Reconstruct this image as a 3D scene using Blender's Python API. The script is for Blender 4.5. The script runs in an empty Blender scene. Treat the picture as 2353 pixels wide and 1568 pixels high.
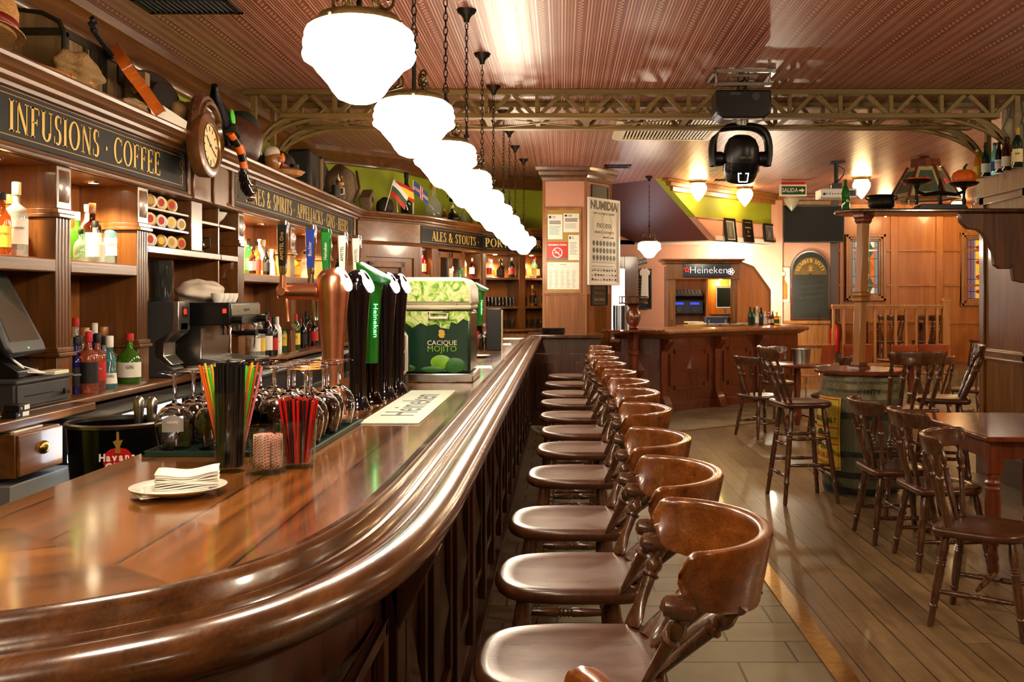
import bpy, bmesh, math, random
from mathutils import Vector, Matrix
S = bpy.context.scene; COL = S.collection
random.seed(7)
PI = math.pi
F, CX, CY, H = 2288.0, 1290.0, 684.0, 1.51      # focal length in pixels, vanishing point, eye height
def W(px, py, Y): return Vector(((px-CX)*Y/F, Y, H-(py-CY)*Y/F))
def G(px, py, z):
    Y = F*(H-z)/(py-CY); return Vector(((px-CX)*Y/F, Y, z))
def lin(c): return tuple(((x/255)/12.92 if x <= 10 else (((x/255)+.055)/1.055)**2.4) for x in c[:3])+(1.0,)
def rot(ax, a): return Matrix.Rotation(a, 4, ax)
def T(*v): return Matrix.Translation(Vector(v[0] if len(v) == 1 else v))
def basis(o, x, y):
    x = Vector(x).normalized(); y = Vector(y).normalized(); z = x.cross(y)
    M = Matrix((x, y, z)).transposed().to_4x4(); M.translation = Vector(o); return M

# ---------------------------------------------------------------- materials
MATS = {}
def nodes(name):
    m = bpy.data.materials.new(name); m.use_nodes = True; MATS[name] = m
    nt = m.node_tree; b = nt.nodes['Principled BSDF']; return m, nt, b
def N(nt, t, **k):
    n = nt.nodes.new(t)
    for a, v in k.items():
        if a.startswith('i_'):
            key = a[2:]; n.inputs[int(key) if key.isdigit() else key.replace('_', ' ')].default_value = v
        else: setattr(n, a, v)
    return n
def ramp(nt, stops, src):
    r = nt.nodes.new('ShaderNodeValToRGB'); e = r.color_ramp.elements
    while len(e) < len(stops): e.new(.5)
    for x, (p, c) in zip(e, stops): x.position = p; x.color = c
    nt.links.new(src, r.inputs[0]); return r.outputs[0]
def mth(nt, op, a, b=None, c=None):
    n = nt.nodes.new('ShaderNodeMath'); n.operation = op
    for i, v in enumerate((a, b, c)):
        if v is None: continue
        if isinstance(v, (int, float)): n.inputs[i].default_value = v
        else: nt.links.new(v, n.inputs[i])
    return n.outputs[0]
def mixc(nt, fac, a, b):
    n = nt.nodes.new('ShaderNodeMix'); n.data_type = 'RGBA'
    for s, v in ((n.inputs[0], fac), (n.inputs[6], a), (n.inputs[7], b)):
        if isinstance(v, (int, float, tuple)): s.default_value = v
        else: nt.links.new(v, s)
    return n.outputs[2]
def bump(nt, b, h, s=.3, d=.002):
    n = N(nt, 'ShaderNodeBump', i_Strength=s, i_Distance=d); nt.links.new(h, n.inputs['Height']); nt.links.new(n.outputs[0], b.inputs['Normal'])
def mat(name, c, rough=.5, metal=0., coat=0., emit=0., ec=None, trans=0., ior=1.45, var=0., vs=30., bmp=0., spec=.5, sheen=0., alpha=1.):
    m, nt, b = nodes(name); col = lin(c)
    I = b.inputs
    I['Base Color'].default_value = col; I['Roughness'].default_value = rough; I['Metallic'].default_value = metal
    I['Coat Weight'].default_value = coat; I['Coat Roughness'].default_value = .08; I['IOR'].default_value = ior
    I['Transmission Weight'].default_value = trans; I['Specular IOR Level'].default_value = spec; I['Sheen Weight'].default_value = sheen
    I['Alpha'].default_value = alpha
    if emit: I['Emission Color'].default_value = lin(ec or c); I['Emission Strength'].default_value = emit
    if var or bmp:
        tc = N(nt, 'ShaderNodeTexCoord'); n = N(nt, 'ShaderNodeTexNoise', i_Scale=vs, i_Detail=5.0); nt.links.new(tc.outputs['Object'], n.inputs['Vector'])
        if var:
            lo = tuple(x*(1-var) for x in col[:3])+(1,); hi = tuple(min(1, x*(1+var)) for x in col[:3])+(1,)
            nt.links.new(ramp(nt, [(.3, lo), (.7, hi)], n.outputs[0]), I['Base Color'])
        if bmp: bump(nt, b, n.outputs[0], bmp, .004)
    return m
def wood(name, dark, light, rough=.35, ax=2, sc=1., coat=.25, plank=None, off=0., grain=1., bmp=.12, wear=None, rand=True):
    """grain runs along local axis ax; plank=(axis, width[, board length]) cuts seams"""
    m, nt, b = nodes(name); L = nt.links.new
    tc = N(nt, 'ShaderNodeTexCoord'); vec = tc.outputs['Object']
    if rand:
        oi = N(nt, 'ShaderNodeObjectInfo'); ad = N(nt, 'ShaderNodeVectorMath', operation='ADD'); cm = N(nt, 'ShaderNodeCombineXYZ')
        r9 = mth(nt, 'MULTIPLY', oi.outputs['Random'], 9.0)
        for i in range(3): L(r9, cm.inputs[i])
        if plank is None: L(vec, ad.inputs[0]); L(cm.outputs[0], ad.inputs[1]); vec2 = ad.outputs[0]
        else: vec2 = vec
    else: vec2 = vec
    mp = N(nt, 'ShaderNodeMapping'); s = [9*sc]*3; s[ax] = .7*sc; mp.inputs['Scale'].default_value = s; L(vec2, mp.inputs['Vector'])
    v3 = mp.outputs[0]; seam = None
    if plank:
        sx = N(nt, 'ShaderNodeSeparateXYZ'); L(vec, sx.inputs[0]); u = mth(nt, 'DIVIDE', mth(nt, 'ADD', sx.outputs[plank[0]], off+50.*plank[1]), plank[1])
        fl = mth(nt, 'FLOOR', u); fr = mth(nt, 'FRACT', u)
        wn = N(nt, 'ShaderNodeTexWhiteNoise', noise_dimensions='1D'); L(fl, wn.inputs['W'])
        ad2 = N(nt, 'ShaderNodeVectorMath', operation='ADD'); L(v3, ad2.inputs[0]); sc2 = N(nt, 'ShaderNodeVectorMath', operation='SCALE'); L(wn.outputs['Color'], sc2.inputs[0]); sc2.inputs['Scale'].default_value = 40.
        L(sc2.outputs[0], ad2.inputs[1]); v3 = ad2.outputs[0]
        e = mth(nt, 'MINIMUM', fr, mth(nt, 'SUBTRACT', 1., fr)); seam = mth(nt, 'GREATER_THAN', e, .004/plank[1]*.75)
        tone = wn.outputs['Value']
        if len(plank) > 2:
            u2 = mth(nt, 'ADD', mth(nt, 'DIVIDE', sx.outputs[ax], plank[2]), mth(nt, 'MULTIPLY', wn.outputs['Value'], 7.)); u2 = mth(nt, 'ADD', u2, 50.)
            f2 = mth(nt, 'FRACT', u2); seam = mth(nt, 'MULTIPLY', seam, mth(nt, 'GREATER_THAN', f2, .004/plank[2]))
            w2 = N(nt, 'ShaderNodeTexWhiteNoise', noise_dimensions='2D'); cb = N(nt, 'ShaderNodeCombineXYZ'); L(fl, cb.inputs[0]); L(mth(nt, 'FLOOR', u2), cb.inputs[1]); L(cb.outputs[0], w2.inputs['Vector']); tone = w2.outputs['Value']
    n1 = N(nt, 'ShaderNodeTexNoise', i_Scale=1.6, i_Detail=6., i_Roughness=.62, i_Distortion=1.1*grain); L(v3, n1.inputs['Vector'])
    mp2 = N(nt, 'ShaderNodeMapping'); s = [7.]*3; s[ax] = .9; mp2.inputs['Scale'].default_value = s; L(v3, mp2.inputs['Vector'])
    n2 = N(nt, 'ShaderNodeTexNoise', i_Scale=2.2, i_Detail=3.); L(mp2.outputs[0], n2.inputs['Vector'])
    f = mth(nt, 'ADD', mth(nt, 'MULTIPLY', n1.outputs[0], .75), mth(nt, 'MULTIPLY', n2.outputs[0], .25))
    if plank: f = mth(nt, 'ADD', f, mth(nt, 'MULTIPLY', mth(nt, 'SUBTRACT', tone, .5), .16))
    d, l = lin(dark), lin(light); mid = tuple((x*.6+y*.4) for x, y in zip(d, l))
    col = ramp(nt, [(.30, d), (.5, mid), (.72, l)], f)
    if wear:
        n3 = N(nt, 'ShaderNodeTexNoise', i_Scale=wear[1], i_Detail=8., i_Roughness=.7); L(vec, n3.inputs['Vector'])
        col = mixc(nt, ramp(nt, [(.45, (0, 0, 0, 1)), (.75, (wear[2],)*3+(1,))], n3.outputs[0]), col, lin(wear[0]))
    if seam is not None: col = mixc(nt, seam, lin([x*.3 for x in dark]), col)
    L(col, b.inputs['Base Color'])
    rr = N(nt, 'ShaderNodeMapRange', i_3=max(.03, rough-.1), i_4=rough+.12); L(n1.outputs[0], rr.inputs[0]); L(rr.outputs[0], b.inputs['Roughness'])
    b.inputs['Coat Weight'].default_value = coat; b.inputs['Coat Roughness'].default_value = .1
    if bmp:
        h = n2.outputs[0] if seam is None else mth(nt, 'ADD', mth(nt, 'MULTIPLY', n2.outputs[0], .3), mth(nt, 'MULTIPLY', seam, 1.2))
        bump(nt, b, h, bmp, .003)
    return m

# ---------------------------------------------------------------- mesh builder
class MB:
    def __init__(s): s.v = []; s.f = []; s.m = []; s.k = 0; s.M = Matrix.Identity(4)
    def add(s, vs, fs):
        o = len(s.v); M = s.M
        s.v += [tuple(M @ Vector(v)) for v in vs]; s.f += [tuple(i+o for i in f) for f in fs]; s.m += [s.k]*len(fs); return s
    def box(s, c, d, R=None):
        x, y, z = d[0]/2, d[1]/2, d[2]/2
        vs = [Vector((a*x, b*y, e*z)) for a in (-1, 1) for b in (-1, 1) for e in (-1, 1)]
        if R is not None:
            R = rot('Z', R) if isinstance(R, (int, float)) else R; vs = [R @ v for v in vs]
        return s.add([v+Vector(c) for v in vs], [(0, 1, 3, 2), (4, 6, 7, 5), (0, 4, 5, 1), (2, 3, 7, 6), (0, 2, 6, 4), (1, 5, 7, 3)])
    def bx(s, x0, x1, y0, y1, z0, z1): return s.box(((x0+x1)/2, (y0+y1)/2, (z0+z1)/2), (abs(x1-x0), abs(y1-y0), abs(z1-z0)))
    def lathe(s, prof, c=(0, 0, 0), seg=24, M=None, caps=True, sx=1., sy=1., wob=None):
        M = (T(c) @ M) if M is not None else T(c); vs = []; fs = []; n = len(prof)
        for r, z in prof:
            for i in range(seg):
                a = 2*PI*i/seg; q = r*(wob(a, z) if wob else 1); vs.append(M @ Vector((q*math.cos(a)*sx, q*math.sin(a)*sy, z)))
        for j in range(n-1):
            for i in range(seg):
                k = (i+1) % seg; fs.append((j*seg+i, j*seg+k, (j+1)*seg+k, (j+1)*seg+i))
        if caps:
            if prof[0][0] > 1e-5: fs.append(tuple(range(seg))[::-1])
            if prof[-1][0] > 1e-5: fs.append(tuple((n-1)*seg+i for i in range(seg)))
        return s.add(vs, fs)
    def turn(s, p0, p1, prof, seg=12, sx=1., sy=1., up=None):
        """lathe along p0-p1, prof = (radius, t in 0..1)"""
        p0 = Vector(p0); p1 = Vector(p1); d = p1-p0; L = d.length; q = d.to_track_quat('Z', 'Y').to_matrix().to_4x4()
        return s.lathe([(r, t*L) for r, t in prof], p0, seg, q, True, sx, sy)
    def cyl(s, p0, p1, r, seg=16): return s.turn(p0, p1, [(r, 0), (r, 1)], seg)
    def tube(s, pts, r, seg=8, closed=False):
        pts = [Vector(p) for p in pts]; n = len(pts); rs = r if isinstance(r, (list, tuple)) else [r]*n; vs = []; fs = []; up = None
        for i, p in enumerate(pts):
            a = pts[(i-1) % n] if closed else pts[max(0, i-1)]; b = pts[(i+1) % n] if closed else pts[min(n-1, i+1)]; t = (b-a).normalized()
            if up is None: up = t.orthogonal().normalized()
            up = (up-t*up.dot(t)).normalized(); w = t.cross(up)
            for k in range(seg): g = 2*PI*k/seg; vs.append(p+(up*math.cos(g)+w*math.sin(g))*rs[i])
        for i in range(n if closed else n-1):
            j = (i+1) % n
            for k in range(seg): l = (k+1) % seg; fs.append((i*seg+k, i*seg+l, j*seg+l, j*seg+k))
        if not closed: fs += [tuple(range(seg))[::-1], tuple((n-1)*seg+k for k in range(seg))]
        return s.add(vs, fs)
    def prism(s, poly, z0, z1, M=None):
        n = len(poly); M = M if M is not None else Matrix.Identity(4)
        ar = sum(poly[i][0]*poly[(i+1) % n][1]-poly[(i+1) % n][0]*poly[i][1] for i in range(n))
        if ar < 0: poly = poly[::-1]
        vs = [M @ Vector((x, y, z0)) for x, y in poly]+[M @ Vector((x, y, z1)) for x, y in poly]
        return s.add(vs, [tuple(range(n))[::-1], tuple(range(n, 2*n))]+[(i, (i+1) % n, n+(i+1) % n, n+i) for i in range(n)])
    def sweep(s, path, prof, closed=False, cap=True, side=1):
        """path in plan (x,y); prof = closed loop of (outward offset, z); outward = right of travel * side"""
        n = len(path); vs = []; P = [Vector((p[0], p[1])) for p in path]
        for i in range(n):
            if closed: a, b = P[i-1], P[(i+1) % n]
            else: a, b = P[max(0, i-1)], P[min(n-1, i+1)]
            d1 = (P[i]-a).normalized() if (P[i]-a).length > 1e-9 else (b-P[i]).normalized(); d2 = (b-P[i]).normalized() if (b-P[i]).length > 1e-9 else d1
            n1 = Vector((d1.y, -d1.x)); n2 = Vector((d2.y, -d2.x)); nn = (n1+n2).normalized(); k = 1/max(.3, nn.dot(n1))
            for o, z in prof: q = P[i]+nn*(o*k*side); vs.append((q.x, q.y, z))
        m = len(prof); fs = []
        for i in range(n if closed else n-1):
            j = (i+1) % n
            for k in range(m): l = (k+1) % m; fs.append((i*m+k, j*m+k, j*m+l, i*m+l))
        if cap and not closed: fs += [tuple(range(m)), tuple((n-1)*m+k for k in range(m))[::-1]]
        return s.add(vs, fs)
    def grid(s, fn, nu, nv, cu=False, cv=False):
        vs = [fn(i/(nu if cu else nu-1), j/(nv if cv else nv-1)) for i in range(nu) for j in range(nv)]; fs = []
        for i in range(nu if cu else nu-1):
            for j in range(nv if cv else nv-1):
                k, l = (i+1) % nu, (j+1) % nv; fs.append((i*nv+j, k*nv+j, k*nv+l, i*nv+l))
        return s.add(vs, fs)
    def ball(s, c, r, seg=16, M=None):
        r = r if isinstance(r, (tuple, list)) else (r, r, r); h = seg//2
        prof = [(math.sin(PI*i/h), -math.cos(PI*i/h)) for i in range(h+1)]; prof[0] = (0, -1); prof[-1] = (0, 1)
        Q = (M if M is not None else Matrix.Identity(4)) @ Matrix.Diagonal((*r, 1)); return s.lathe(prof, c, seg, Q)
    def quad(s, *p): return s.add(p, [tuple(range(len(p)))])
    def obj(s, name, mats, parent=None, bevel=0., smooth=40, sub=0, solid=0., loc=None, fix=True):
        me = bpy.data.meshes.new(name); me.from_pydata(s.v, [], s.f)
        mats = mats if isinstance(mats, (list, tuple)) else [mats]
        for m in mats: me.materials.append(MATS[m] if isinstance(m, str) else m)
        if len(mats) > 1: me.polygons.foreach_set('material_index', s.m)
        if fix:
            bm = bmesh.new(); bm.from_mesh(me); bmesh.ops.remove_doubles(bm, verts=bm.verts, dist=1e-6); bmesh.ops.recalc_face_normals(bm, faces=bm.faces); bm.to_mesh(me); bm.free()
        if smooth:
            me.polygons.foreach_set('use_smooth', [True]*len(me.polygons))
            if smooth < 180: me.set_sharp_from_angle(angle=math.radians(smooth))
        o = bpy.data.objects.new(name, me); COL.objects.link(o)
        if parent: o.parent = parent
        if loc is not None: o.location = loc
        if solid: q = o.modifiers.new('s', 'SOLIDIFY'); q.thickness = solid; q.offset = 0
        if bevel: q = o.modifiers.new('b', 'BEVEL'); q.width = bevel; q.segments = 2; q.limit_method = 'ANGLE'; q.angle_limit = math.radians(40); q.harden_normals = False
        if sub: q = o.modifiers.new('u', 'SUBSURF'); q.levels = sub; q.render_levels = sub
        return o
def tag(o, label=None, cat=None, group=None, kind=None):
    if label: o['label'] = label
    if cat: o['category'] = cat
    if group: o['group'] = group
    if kind: o['kind'] = kind
    return o
def thing(name, label, cat, loc=(0, 0, 0), rz=0., group=None, kind=None, R=None):
    o = bpy.data.objects.new(name, None); COL.objects.link(o); o.empty_display_size = .05
    o.location = loc
    if R is not None: o.rotation_euler = R
    else: o.rotation_euler = (0, 0, rz)
    return tag(o, label, cat, group, kind)
KIDS = {}
def kids(o):
    if o.name not in KIDS: KIDS[o.name] = [c for c in COL.objects if c.parent == o]
    return KIDS[o.name]
def dup(o, parent=None, loc=None, rz=None, label=None, group=None, R=None):
    c = o.copy(); COL.objects.link(c)
    if parent: c.parent = parent
    if loc is not None: c.location = loc
    if rz is not None: c.rotation_euler = (0, 0, rz)
    if R is not None: c.rotation_euler = R
    if label: c['label'] = label
    if group: c['group'] = group
    for k in kids(o): dup(k, c)
    return c
def struct(o): o['kind'] = 'structure'; return o
ORD = ['first', 'second', 'third', 'fourth', 'fifth', 'sixth', 'seventh', 'eighth', 'ninth', 'tenth', 'eleventh', 'twelfth', 'thirteenth', 'fourteenth', 'fifteenth', 'sixteenth', 'seventeenth', 'eighteenth', 'nineteenth', 'twentieth', 'twenty-first', 'twenty-second', 'twenty-third', 'twenty-fourth', 'twenty-fifth', 'twenty-sixth', 'twenty-seventh', 'twenty-eighth', 'twenty-ninth', 'thirtieth']

# ---------------------------------------------------------------- lettering
def text(s, size, M, m, parent=None, name='lettering', sx=1., ext=.0008, align='CENTER', ls=1., shear=0., bold=0.):
    cu = bpy.data.curves.new('t', 'FONT'); cu.body = s; cu.size = size; cu.align_x = align; cu.align_y = 'CENTER'; cu.extrude = ext; cu.space_character = ls; cu.resolution_u = 2; cu.shear = shear; cu.offset = bold; cu.space_line = .9
    o = bpy.data.objects.new('t', cu); COL.objects.link(o); me = bpy.data.meshes.new_from_object(o)
    bpy.data.objects.remove(o); me.name = name; me.transform(M @ Matrix.Diagonal((sx, 1, 1, 1))); me.materials.clear(); me.materials.append(MATS[m] if isinstance(m, str) else m)
    ob = bpy.data.objects.new(name, me); COL.objects.link(ob)
    if parent: ob.parent = parent
    return ob
K, H_ = .17, .055    # thick and hairline strokes of the serif capitals
def _l(x0, y0, x1, y1, w=K): return ('L', x0, y0, x1, y1, w)
def _a(cx, cy, rx, ry, a0, a1, k=K): return ('A', cx, cy, rx, ry, a0, a1, k)
def _s(x, y, h=.16): return ('S', x, y, h)
GL = {
 'I': (.36, [_l(.18, 0, .18, 1), _s(.18, 0), _s(.18, 1)]),
 'N': (.86, [_l(.16, 0, .16, 1, H_), _l(.16, 1, .70, 0), _l(.70, 0, .70, 1, H_), _s(.16, 0, .13), _s(.12, 1, .1), _s(.70, 1, .13)]),
 'F': (.66, [_l(.18, 0, .18, 1), _s(.18, 0), ('B', .02, .6, 1), ('B', .18, .46, .53), ('V', .58, .78, 1), ('V', .46, .43, .63)]),
 'E': (.70, [_l(.18, 0, .18, 1), ('B', .02, .62, 1), ('B', .02, .64, 0), ('B', .18, .48, .53), ('V', .6, .8, 1), ('V', .64, 0, .22), ('V', .48, .43, .63)]),
 'L': (.66, [_l(.18, 0, .18, 1), _s(.18, 1), ('B', .02, .62, 0), ('V', .62, 0, .26)]),
 'T': (.74, [_l(.37, 0, .37, 1), _s(.37, 0), ('B', .04, .7, 1), ('V', .06, .76, 1), ('V', .68, .76, 1)]),
 'U': (.82, [_l(.17, .3, .17, 1), _s(.17, 1), _l(.66, .3, .66, 1, H_), _s(.66, 1, .13), _a(.385, .3, .315, .32, 180, 360)]),
 'S': (.60, [_a(.3, .755, .23, .265, 50, 270), _a(.3, .26, .25, .28, -130, 90), ('V', .50, .76, .98), ('V', .07, .02, .26)]),
 'O': (.92, [_a(.46, .5, .42, .52, 0, 360)]),
 'C': (.82, [_a(.45, .5, .41, .52, 48, 312), ('V', .74, .72, .98), ('V', .74, .08, .24)]),
 'G': (.90, [_a(.45, .5, .41, .52, 48, 312), ('V', .74, .72, .98), _l(.73, .05, .73, .42), _s(.73, .42, .15)]),
 'A': (.84, [_l(.12, 0, .42, 1, H_), _l(.40, 1, .72, 0), ('B', .22, .6, .35), _s(.12, 0, .12), _s(.72, 0, .15)]),
 'P': (.68, [_l(.18, 0, .18, 1), _s(.18, 0), ('B', .02, .4, 1), ('B', .18, .4, .45), _a(.36, .725, .26, .3, -90, 90)]),
 'R': (.78, [_l(.18, 0, .18, 1), _s(.18, 0), ('B', .02, .4, 1), ('B', .18, .4, .48), _a(.36, .74, .24, .285, -90, 90), _l(.36, .5, .68, 0, .18), _s(.72, 0, .1)]),
 'B': (.74, [_l(.18, 0, .18, 1), ('B', .02, .4, 1), ('B', .02, .4, 0), ('B', .18, .4, .52), _a(.36, .76, .22, .265, -90, 90), _a(.38, .26, .28, .285, -90, 90)]),
 'J': (.44, [_l(.22, .05, .22, 1), _s(.22, 1), _a(.06, .06, .24, .2, 230, 360)]),
 'K': (.82, [_l(.18, 0, .18, 1), _s(.18, 0), _s(.18, 1), _l(.22, .42, .62, 1, H_), _l(.34, .58, .66, 0), _s(.62, 1, .12), _s(.7, 0, .13)]),
 'W': (1.14, [_l(.14, 1, .40, 0), _l(.40, 0, .58, .95, H_), _l(.56, 1, .82, 0), _l(.82, 0, 1.02, 1, H_), _s(.14, 1, .14), _s(.56, 1, .1), _s(1.02, 1, .12)]),
 '&': (.94, [_a(.36, .78, .2, .24, -60, 240), _l(.26, .62, .80, 0), _a(.36, .27, .3, .28, 120, 340), _l(.58, .14, .76, .52, H_), _s(.78, .52, .12), _s(.84, 0, .1)]),
 'D': (.86, [_l(.18, 0, .18, 1), ('B', .02, .4, 1), ('B', .02, .4, 0), _a(.38, .5, .42, .52, -90, 90)]),
 'H': (.88, [_l(.18, 0, .18, 1), _l(.7, 0, .7, 1), _s(.18, 0), _s(.18, 1), _s(.7, 0), _s(.7, 1), ('B', .18, .7, .52)]),
 'M': (1.05, [_l(.16, 0, .16, 1, H_), _l(.16, 1, .5, .05), _l(.5, .05, .86, 1, H_), _l(.86, 0, .86, 1), _s(.16, 0, .12), _s(.12, 1, .1), _s(.86, 0), _s(.9, 1, .12)]),
 'X': (.82, [_l(.12, 1, .68, 0), _l(.68, 1, .12, 0, H_), _s(.12, 0, .12), _s(.68, 1, .12), _s(.14, 1, .14), _s(.7, 0, .14)]),
 'Y': (.80, [_l(.40, 0, .40, .48), _l(.12, 1, .40, .45), _l(.68, 1, .40, .45, H_), _s(.40, 0), _s(.12, 1, .13), _s(.68, 1, .12)]),
 'V': (.82, [_l(.12, 1, .42, 0), _l(.42, 0, .70, 1, H_), _s(.12, 1, .14), _s(.70, 1, .12)]),
 '.': (.3, [('A', .15, .42, .07, .09, 0, 360, .07)]), ' ': (.36, []),
}
def serif(s, cap, M, m, parent=None, name='lettering', width=None, sp=.04, ext=.0015, curve=None):
    """upright serif capitals; origin at the left end of the base line. width squeezes the line to that length"""
    b = MB(); x = 0; items = []
    for ch in s:
        w, st = GL.get(ch, GL[' ']); items.append((x, w, st)); x += w+sp
    tot = x-sp; kx = (width/tot if width else cap)
    def put(poly, X0, w):
        out = []
        for px, py in poly:
            if curve:
                R, a0, a1 = curve; a = a0+(a1-a0)*(X0+px)/tot; r = R+py*cap; out.append((r*math.cos(a), r*math.sin(a)))
            else: out.append(((X0+px)*kx, py*cap))
        b.prism(out, 0, ext, M)
    for X0, w, st in items:
        for q in st:
            t = q[0]
            if t == 'L':
                _, x0, y0, x1, y1, g = q; put([(x0-g/2, y0), (x0+g/2, y0), (x1+g/2, y1), (x1-g/2, y1)], X0, w)
            elif t == 'S':
                _, xx, y, h = q; d = .045 if y < .5 else -.045; put([(xx-h, y), (xx+h, y), (xx+h*.8, y+d), (xx-h*.8, y+d)], X0, w)
            elif t == 'B':
                _, x0, x1, y = q; d = .055 if y < .2 else -.055; put([(x0, y), (x1, y), (x1, y+d), (x0, y+d)], X0, w)
            elif t == 'V':
                _, xx, y0, y1 = q; put([(xx-.03, y0), (xx+.02, y0), (xx+.02, y1), (xx-.03, y1)], X0, w)
            else:
                _, cx, cy, rx, ry, a0, a1, k = q; n = max(4, int(abs(a1-a0)/24))
                for i in range(n):
                    g0, g1 = math.radians(a0+(a1-a0)*i/n), math.radians(a0+(a1-a0)*(i+1)/n)
                    e = H_ if k == K else k
                    put([(cx+rx*math.cos(g0), cy+ry*math.sin(g0)), (cx+rx*math.cos(g1), cy+ry*math.sin(g1)), (cx+(rx-k)*math.cos(g1), cy+(ry-e)*math.sin(g1)), (cx+(rx-k)*math.cos(g0), cy+(ry-e)*math.sin(g0))], X0, w)
    return b.obj(name, m, parent, smooth=0)
# ---------------------------------------------------------------- camera, colour management, sampling
cam = bpy.data.cameras.new('camera'); co = bpy.data.objects.new('camera', cam); COL.objects.link(co); S.camera = co
cam.sensor_width = 36; cam.lens = F/2353*36; cam.shift_x = (1176.5-CX)/2353; cam.shift_y = (CY-784)/2353; cam.clip_start = .05
co.location = (0, 0, H); co.rotation_euler = (PI/2, 0, 0)
vs = S.view_settings; vs.view_transform = 'Standard'; vs.look = 'None'; vs.exposure = .0; vs.gamma = 1
cy = S.cycles; cy.use_denoising = True; cy.max_bounces = 7; cy.diffuse_bounces = 2; cy.glossy_bounces = 3; cy.transmission_bounces = 7; cy.transparent_max_bounces = 10; cy.use_adaptive_sampling = True; cy.adaptive_threshold = .12; cy.adaptive_min_samples = 20; cy.caustics_reflective = False; cy.caustics_refractive = False; cy.sample_clamp_indirect = 6.; cy.sample_clamp_direct = 0
wd = bpy.data.worlds.new('world'); S.world = wd; wd.use_nodes = True
wd.node_tree.nodes['Background'].inputs[0].default_value = (1, .74, .5, 1); wd.node_tree.nodes['Background'].inputs[1].default_value = .05

# ---------------------------------------------------------------- materials
wood('w_top', (62, 31, 9), (162, 98, 35), .2, 1, .8, .8, plank=(0, .185), off=-.05, bmp=.05)
wood('w_edge', (42, 22, 8), (104, 62, 26), .22, 1, 1.3, .7, bmp=.03, grain=.5)
wood('w_cab', (64, 36, 13), (134, 82, 35), .32, 2, .8, .35)
wood('w_cabh', (64, 36, 13), (134, 82, 35), .32, 1, .8, .35)
wood('w_back', (102, 54, 18), (178, 108, 42), .38, 2, .6, .2, bmp=.05)
wood('w_front', (40, 18, 8), (88, 44, 20), .35, 2, .8, .3)
wood('w_stool', (42, 21, 9), (94, 54, 26), .27, 2, 1.6, .5, wear=((150, 104, 66), 26., .25))
wood('w_seat', (42, 20, 9), (94, 50, 24), .30, 0, 1.1, .14, wear=((146, 96, 54), 22., .22), bmp=.1)
wood('w_bow', (68, 30, 9), (152, 84, 30), .24, 1, 1.3, .6, bmp=.03, grain=.6)
wood('w_floor', (92, 72, 45), (150, 122, 82), .38, 1, .9, .1, plank=(0, .135, 1.9), grain=1.6, bmp=.35, wear=((70, 56, 36), 5., .5), rand=False)
wood('w_red', (82, 33, 13), (114, 52, 23), .28, 2, 1.6, .5, grain=.5, bmp=.04)
wood('w_redv', (74, 28, 11), (134, 62, 27), .28, 2, 1.6, .5, grain=.5)
wood('w_light', (128, 78, 30), (190, 130, 62), .35, 2, .7, .3)
wood('w_panel', (150, 82, 26), (206, 132, 54), .35, 2, .5, .35)
wood('w_beam', (96, 74, 30), (150, 120, 58), .55, 0, .6, 0.)
wood('w_oak', (100, 62, 26), (156, 106, 52), .3, 2, .8, .5)
wood('w_old', (84, 64, 38), (152, 120, 76), .7, 2, 1., 0., bmp=.4)
wood('w_barrel', (40, 40, 30), (110, 104, 66), .6, 2, .8, .1, bmp=.5)
wood('w_ply', (128, 48, 20), (168, 78, 36), .3, 2, .5, .4)
mat('green_wall', (150, 160, 30), .7, var=.08, vs=3.)
mat('pink_wall', (214, 158, 132), .75, var=.04, vs=4.)
mat('white_wall', (226, 214, 200), .8)
mat('black', (12, 12, 13), .35); mat('black_matt', (16, 16, 17), .7); mat('black_gloss', (8, 8, 9), .08, coat=.5)
mat('black_leather', (22, 19, 17), .5, var=.3, vs=60., bmp=.3)
mat('sign_black', (17, 16, 14), .6, var=.2, vs=8., spec=.25)
mat('gold', (206, 168, 72), .38, .25, spec=.6); mat('gold_line', (150, 108, 44), .4, .2)
mat('brass', (190, 150, 70), .28, 1., var=.2, vs=25.); mat('old_brass', (96, 78, 46), .4, .9, var=.35, vs=60.)
mat('iron', (40, 34, 28), .45, .8, var=.3, vs=70.); mat('chrome', (205, 205, 208), .08, 1.); mat('dark_chrome', (54, 46, 44), .1, 1.)
mat('steel', (168, 166, 160), .25, 1., var=.1, vs=40.); mat('copper', (222, 156, 120), .28, 1., var=.08, vs=30.)
mat('white', (236, 232, 222), .4); mat('porcelain', (240, 236, 226), .15, coat=.5); mat('paper', (240, 236, 222), .8); mat('cream', (226, 214, 178), .4)
mat('napkin', (246, 242, 230), .9); mat('grey', (120, 118, 112), .5); mat('dark_grey', (52, 52, 52), .5)
mat('red', (190, 22, 16), .35); mat('dark_red', (120, 20, 16), .4); mat('green', (20, 120, 40), .35); mat('orange', (226, 104, 22), .45); mat('yellow', (232, 200, 40), .45); mat('blue', (28, 60, 170), .4)
mat('lime', (60, 220, 40), .5); mat('rubber_green', (16, 46, 36), .5); mat('burlap', (134, 104, 62), .9, var=.3, vs=120., bmp=.6); mat('straw', (176, 128, 72), .8, var=.3, vs=90., bmp=.5)
mat('canvas', (104, 84, 58), .85, var=.25, vs=40., bmp=.4); mat('felt', (38, 27, 20), .8, var=.3, vs=30.); mat('cloth', (206, 194, 176), .9, var=.12, vs=12.)
mat('brown_leather', (74, 44, 26), .4, var=.3, vs=40., bmp=.2); mat('stone', (150, 140, 112), .85, var=.25, vs=9., bmp=.8)
mat('glass', (255, 255, 255), .0, trans=1., ior=1.45); mat('glass_thin', (244, 250, 250), .02, trans=1., ior=1.2)
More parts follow.
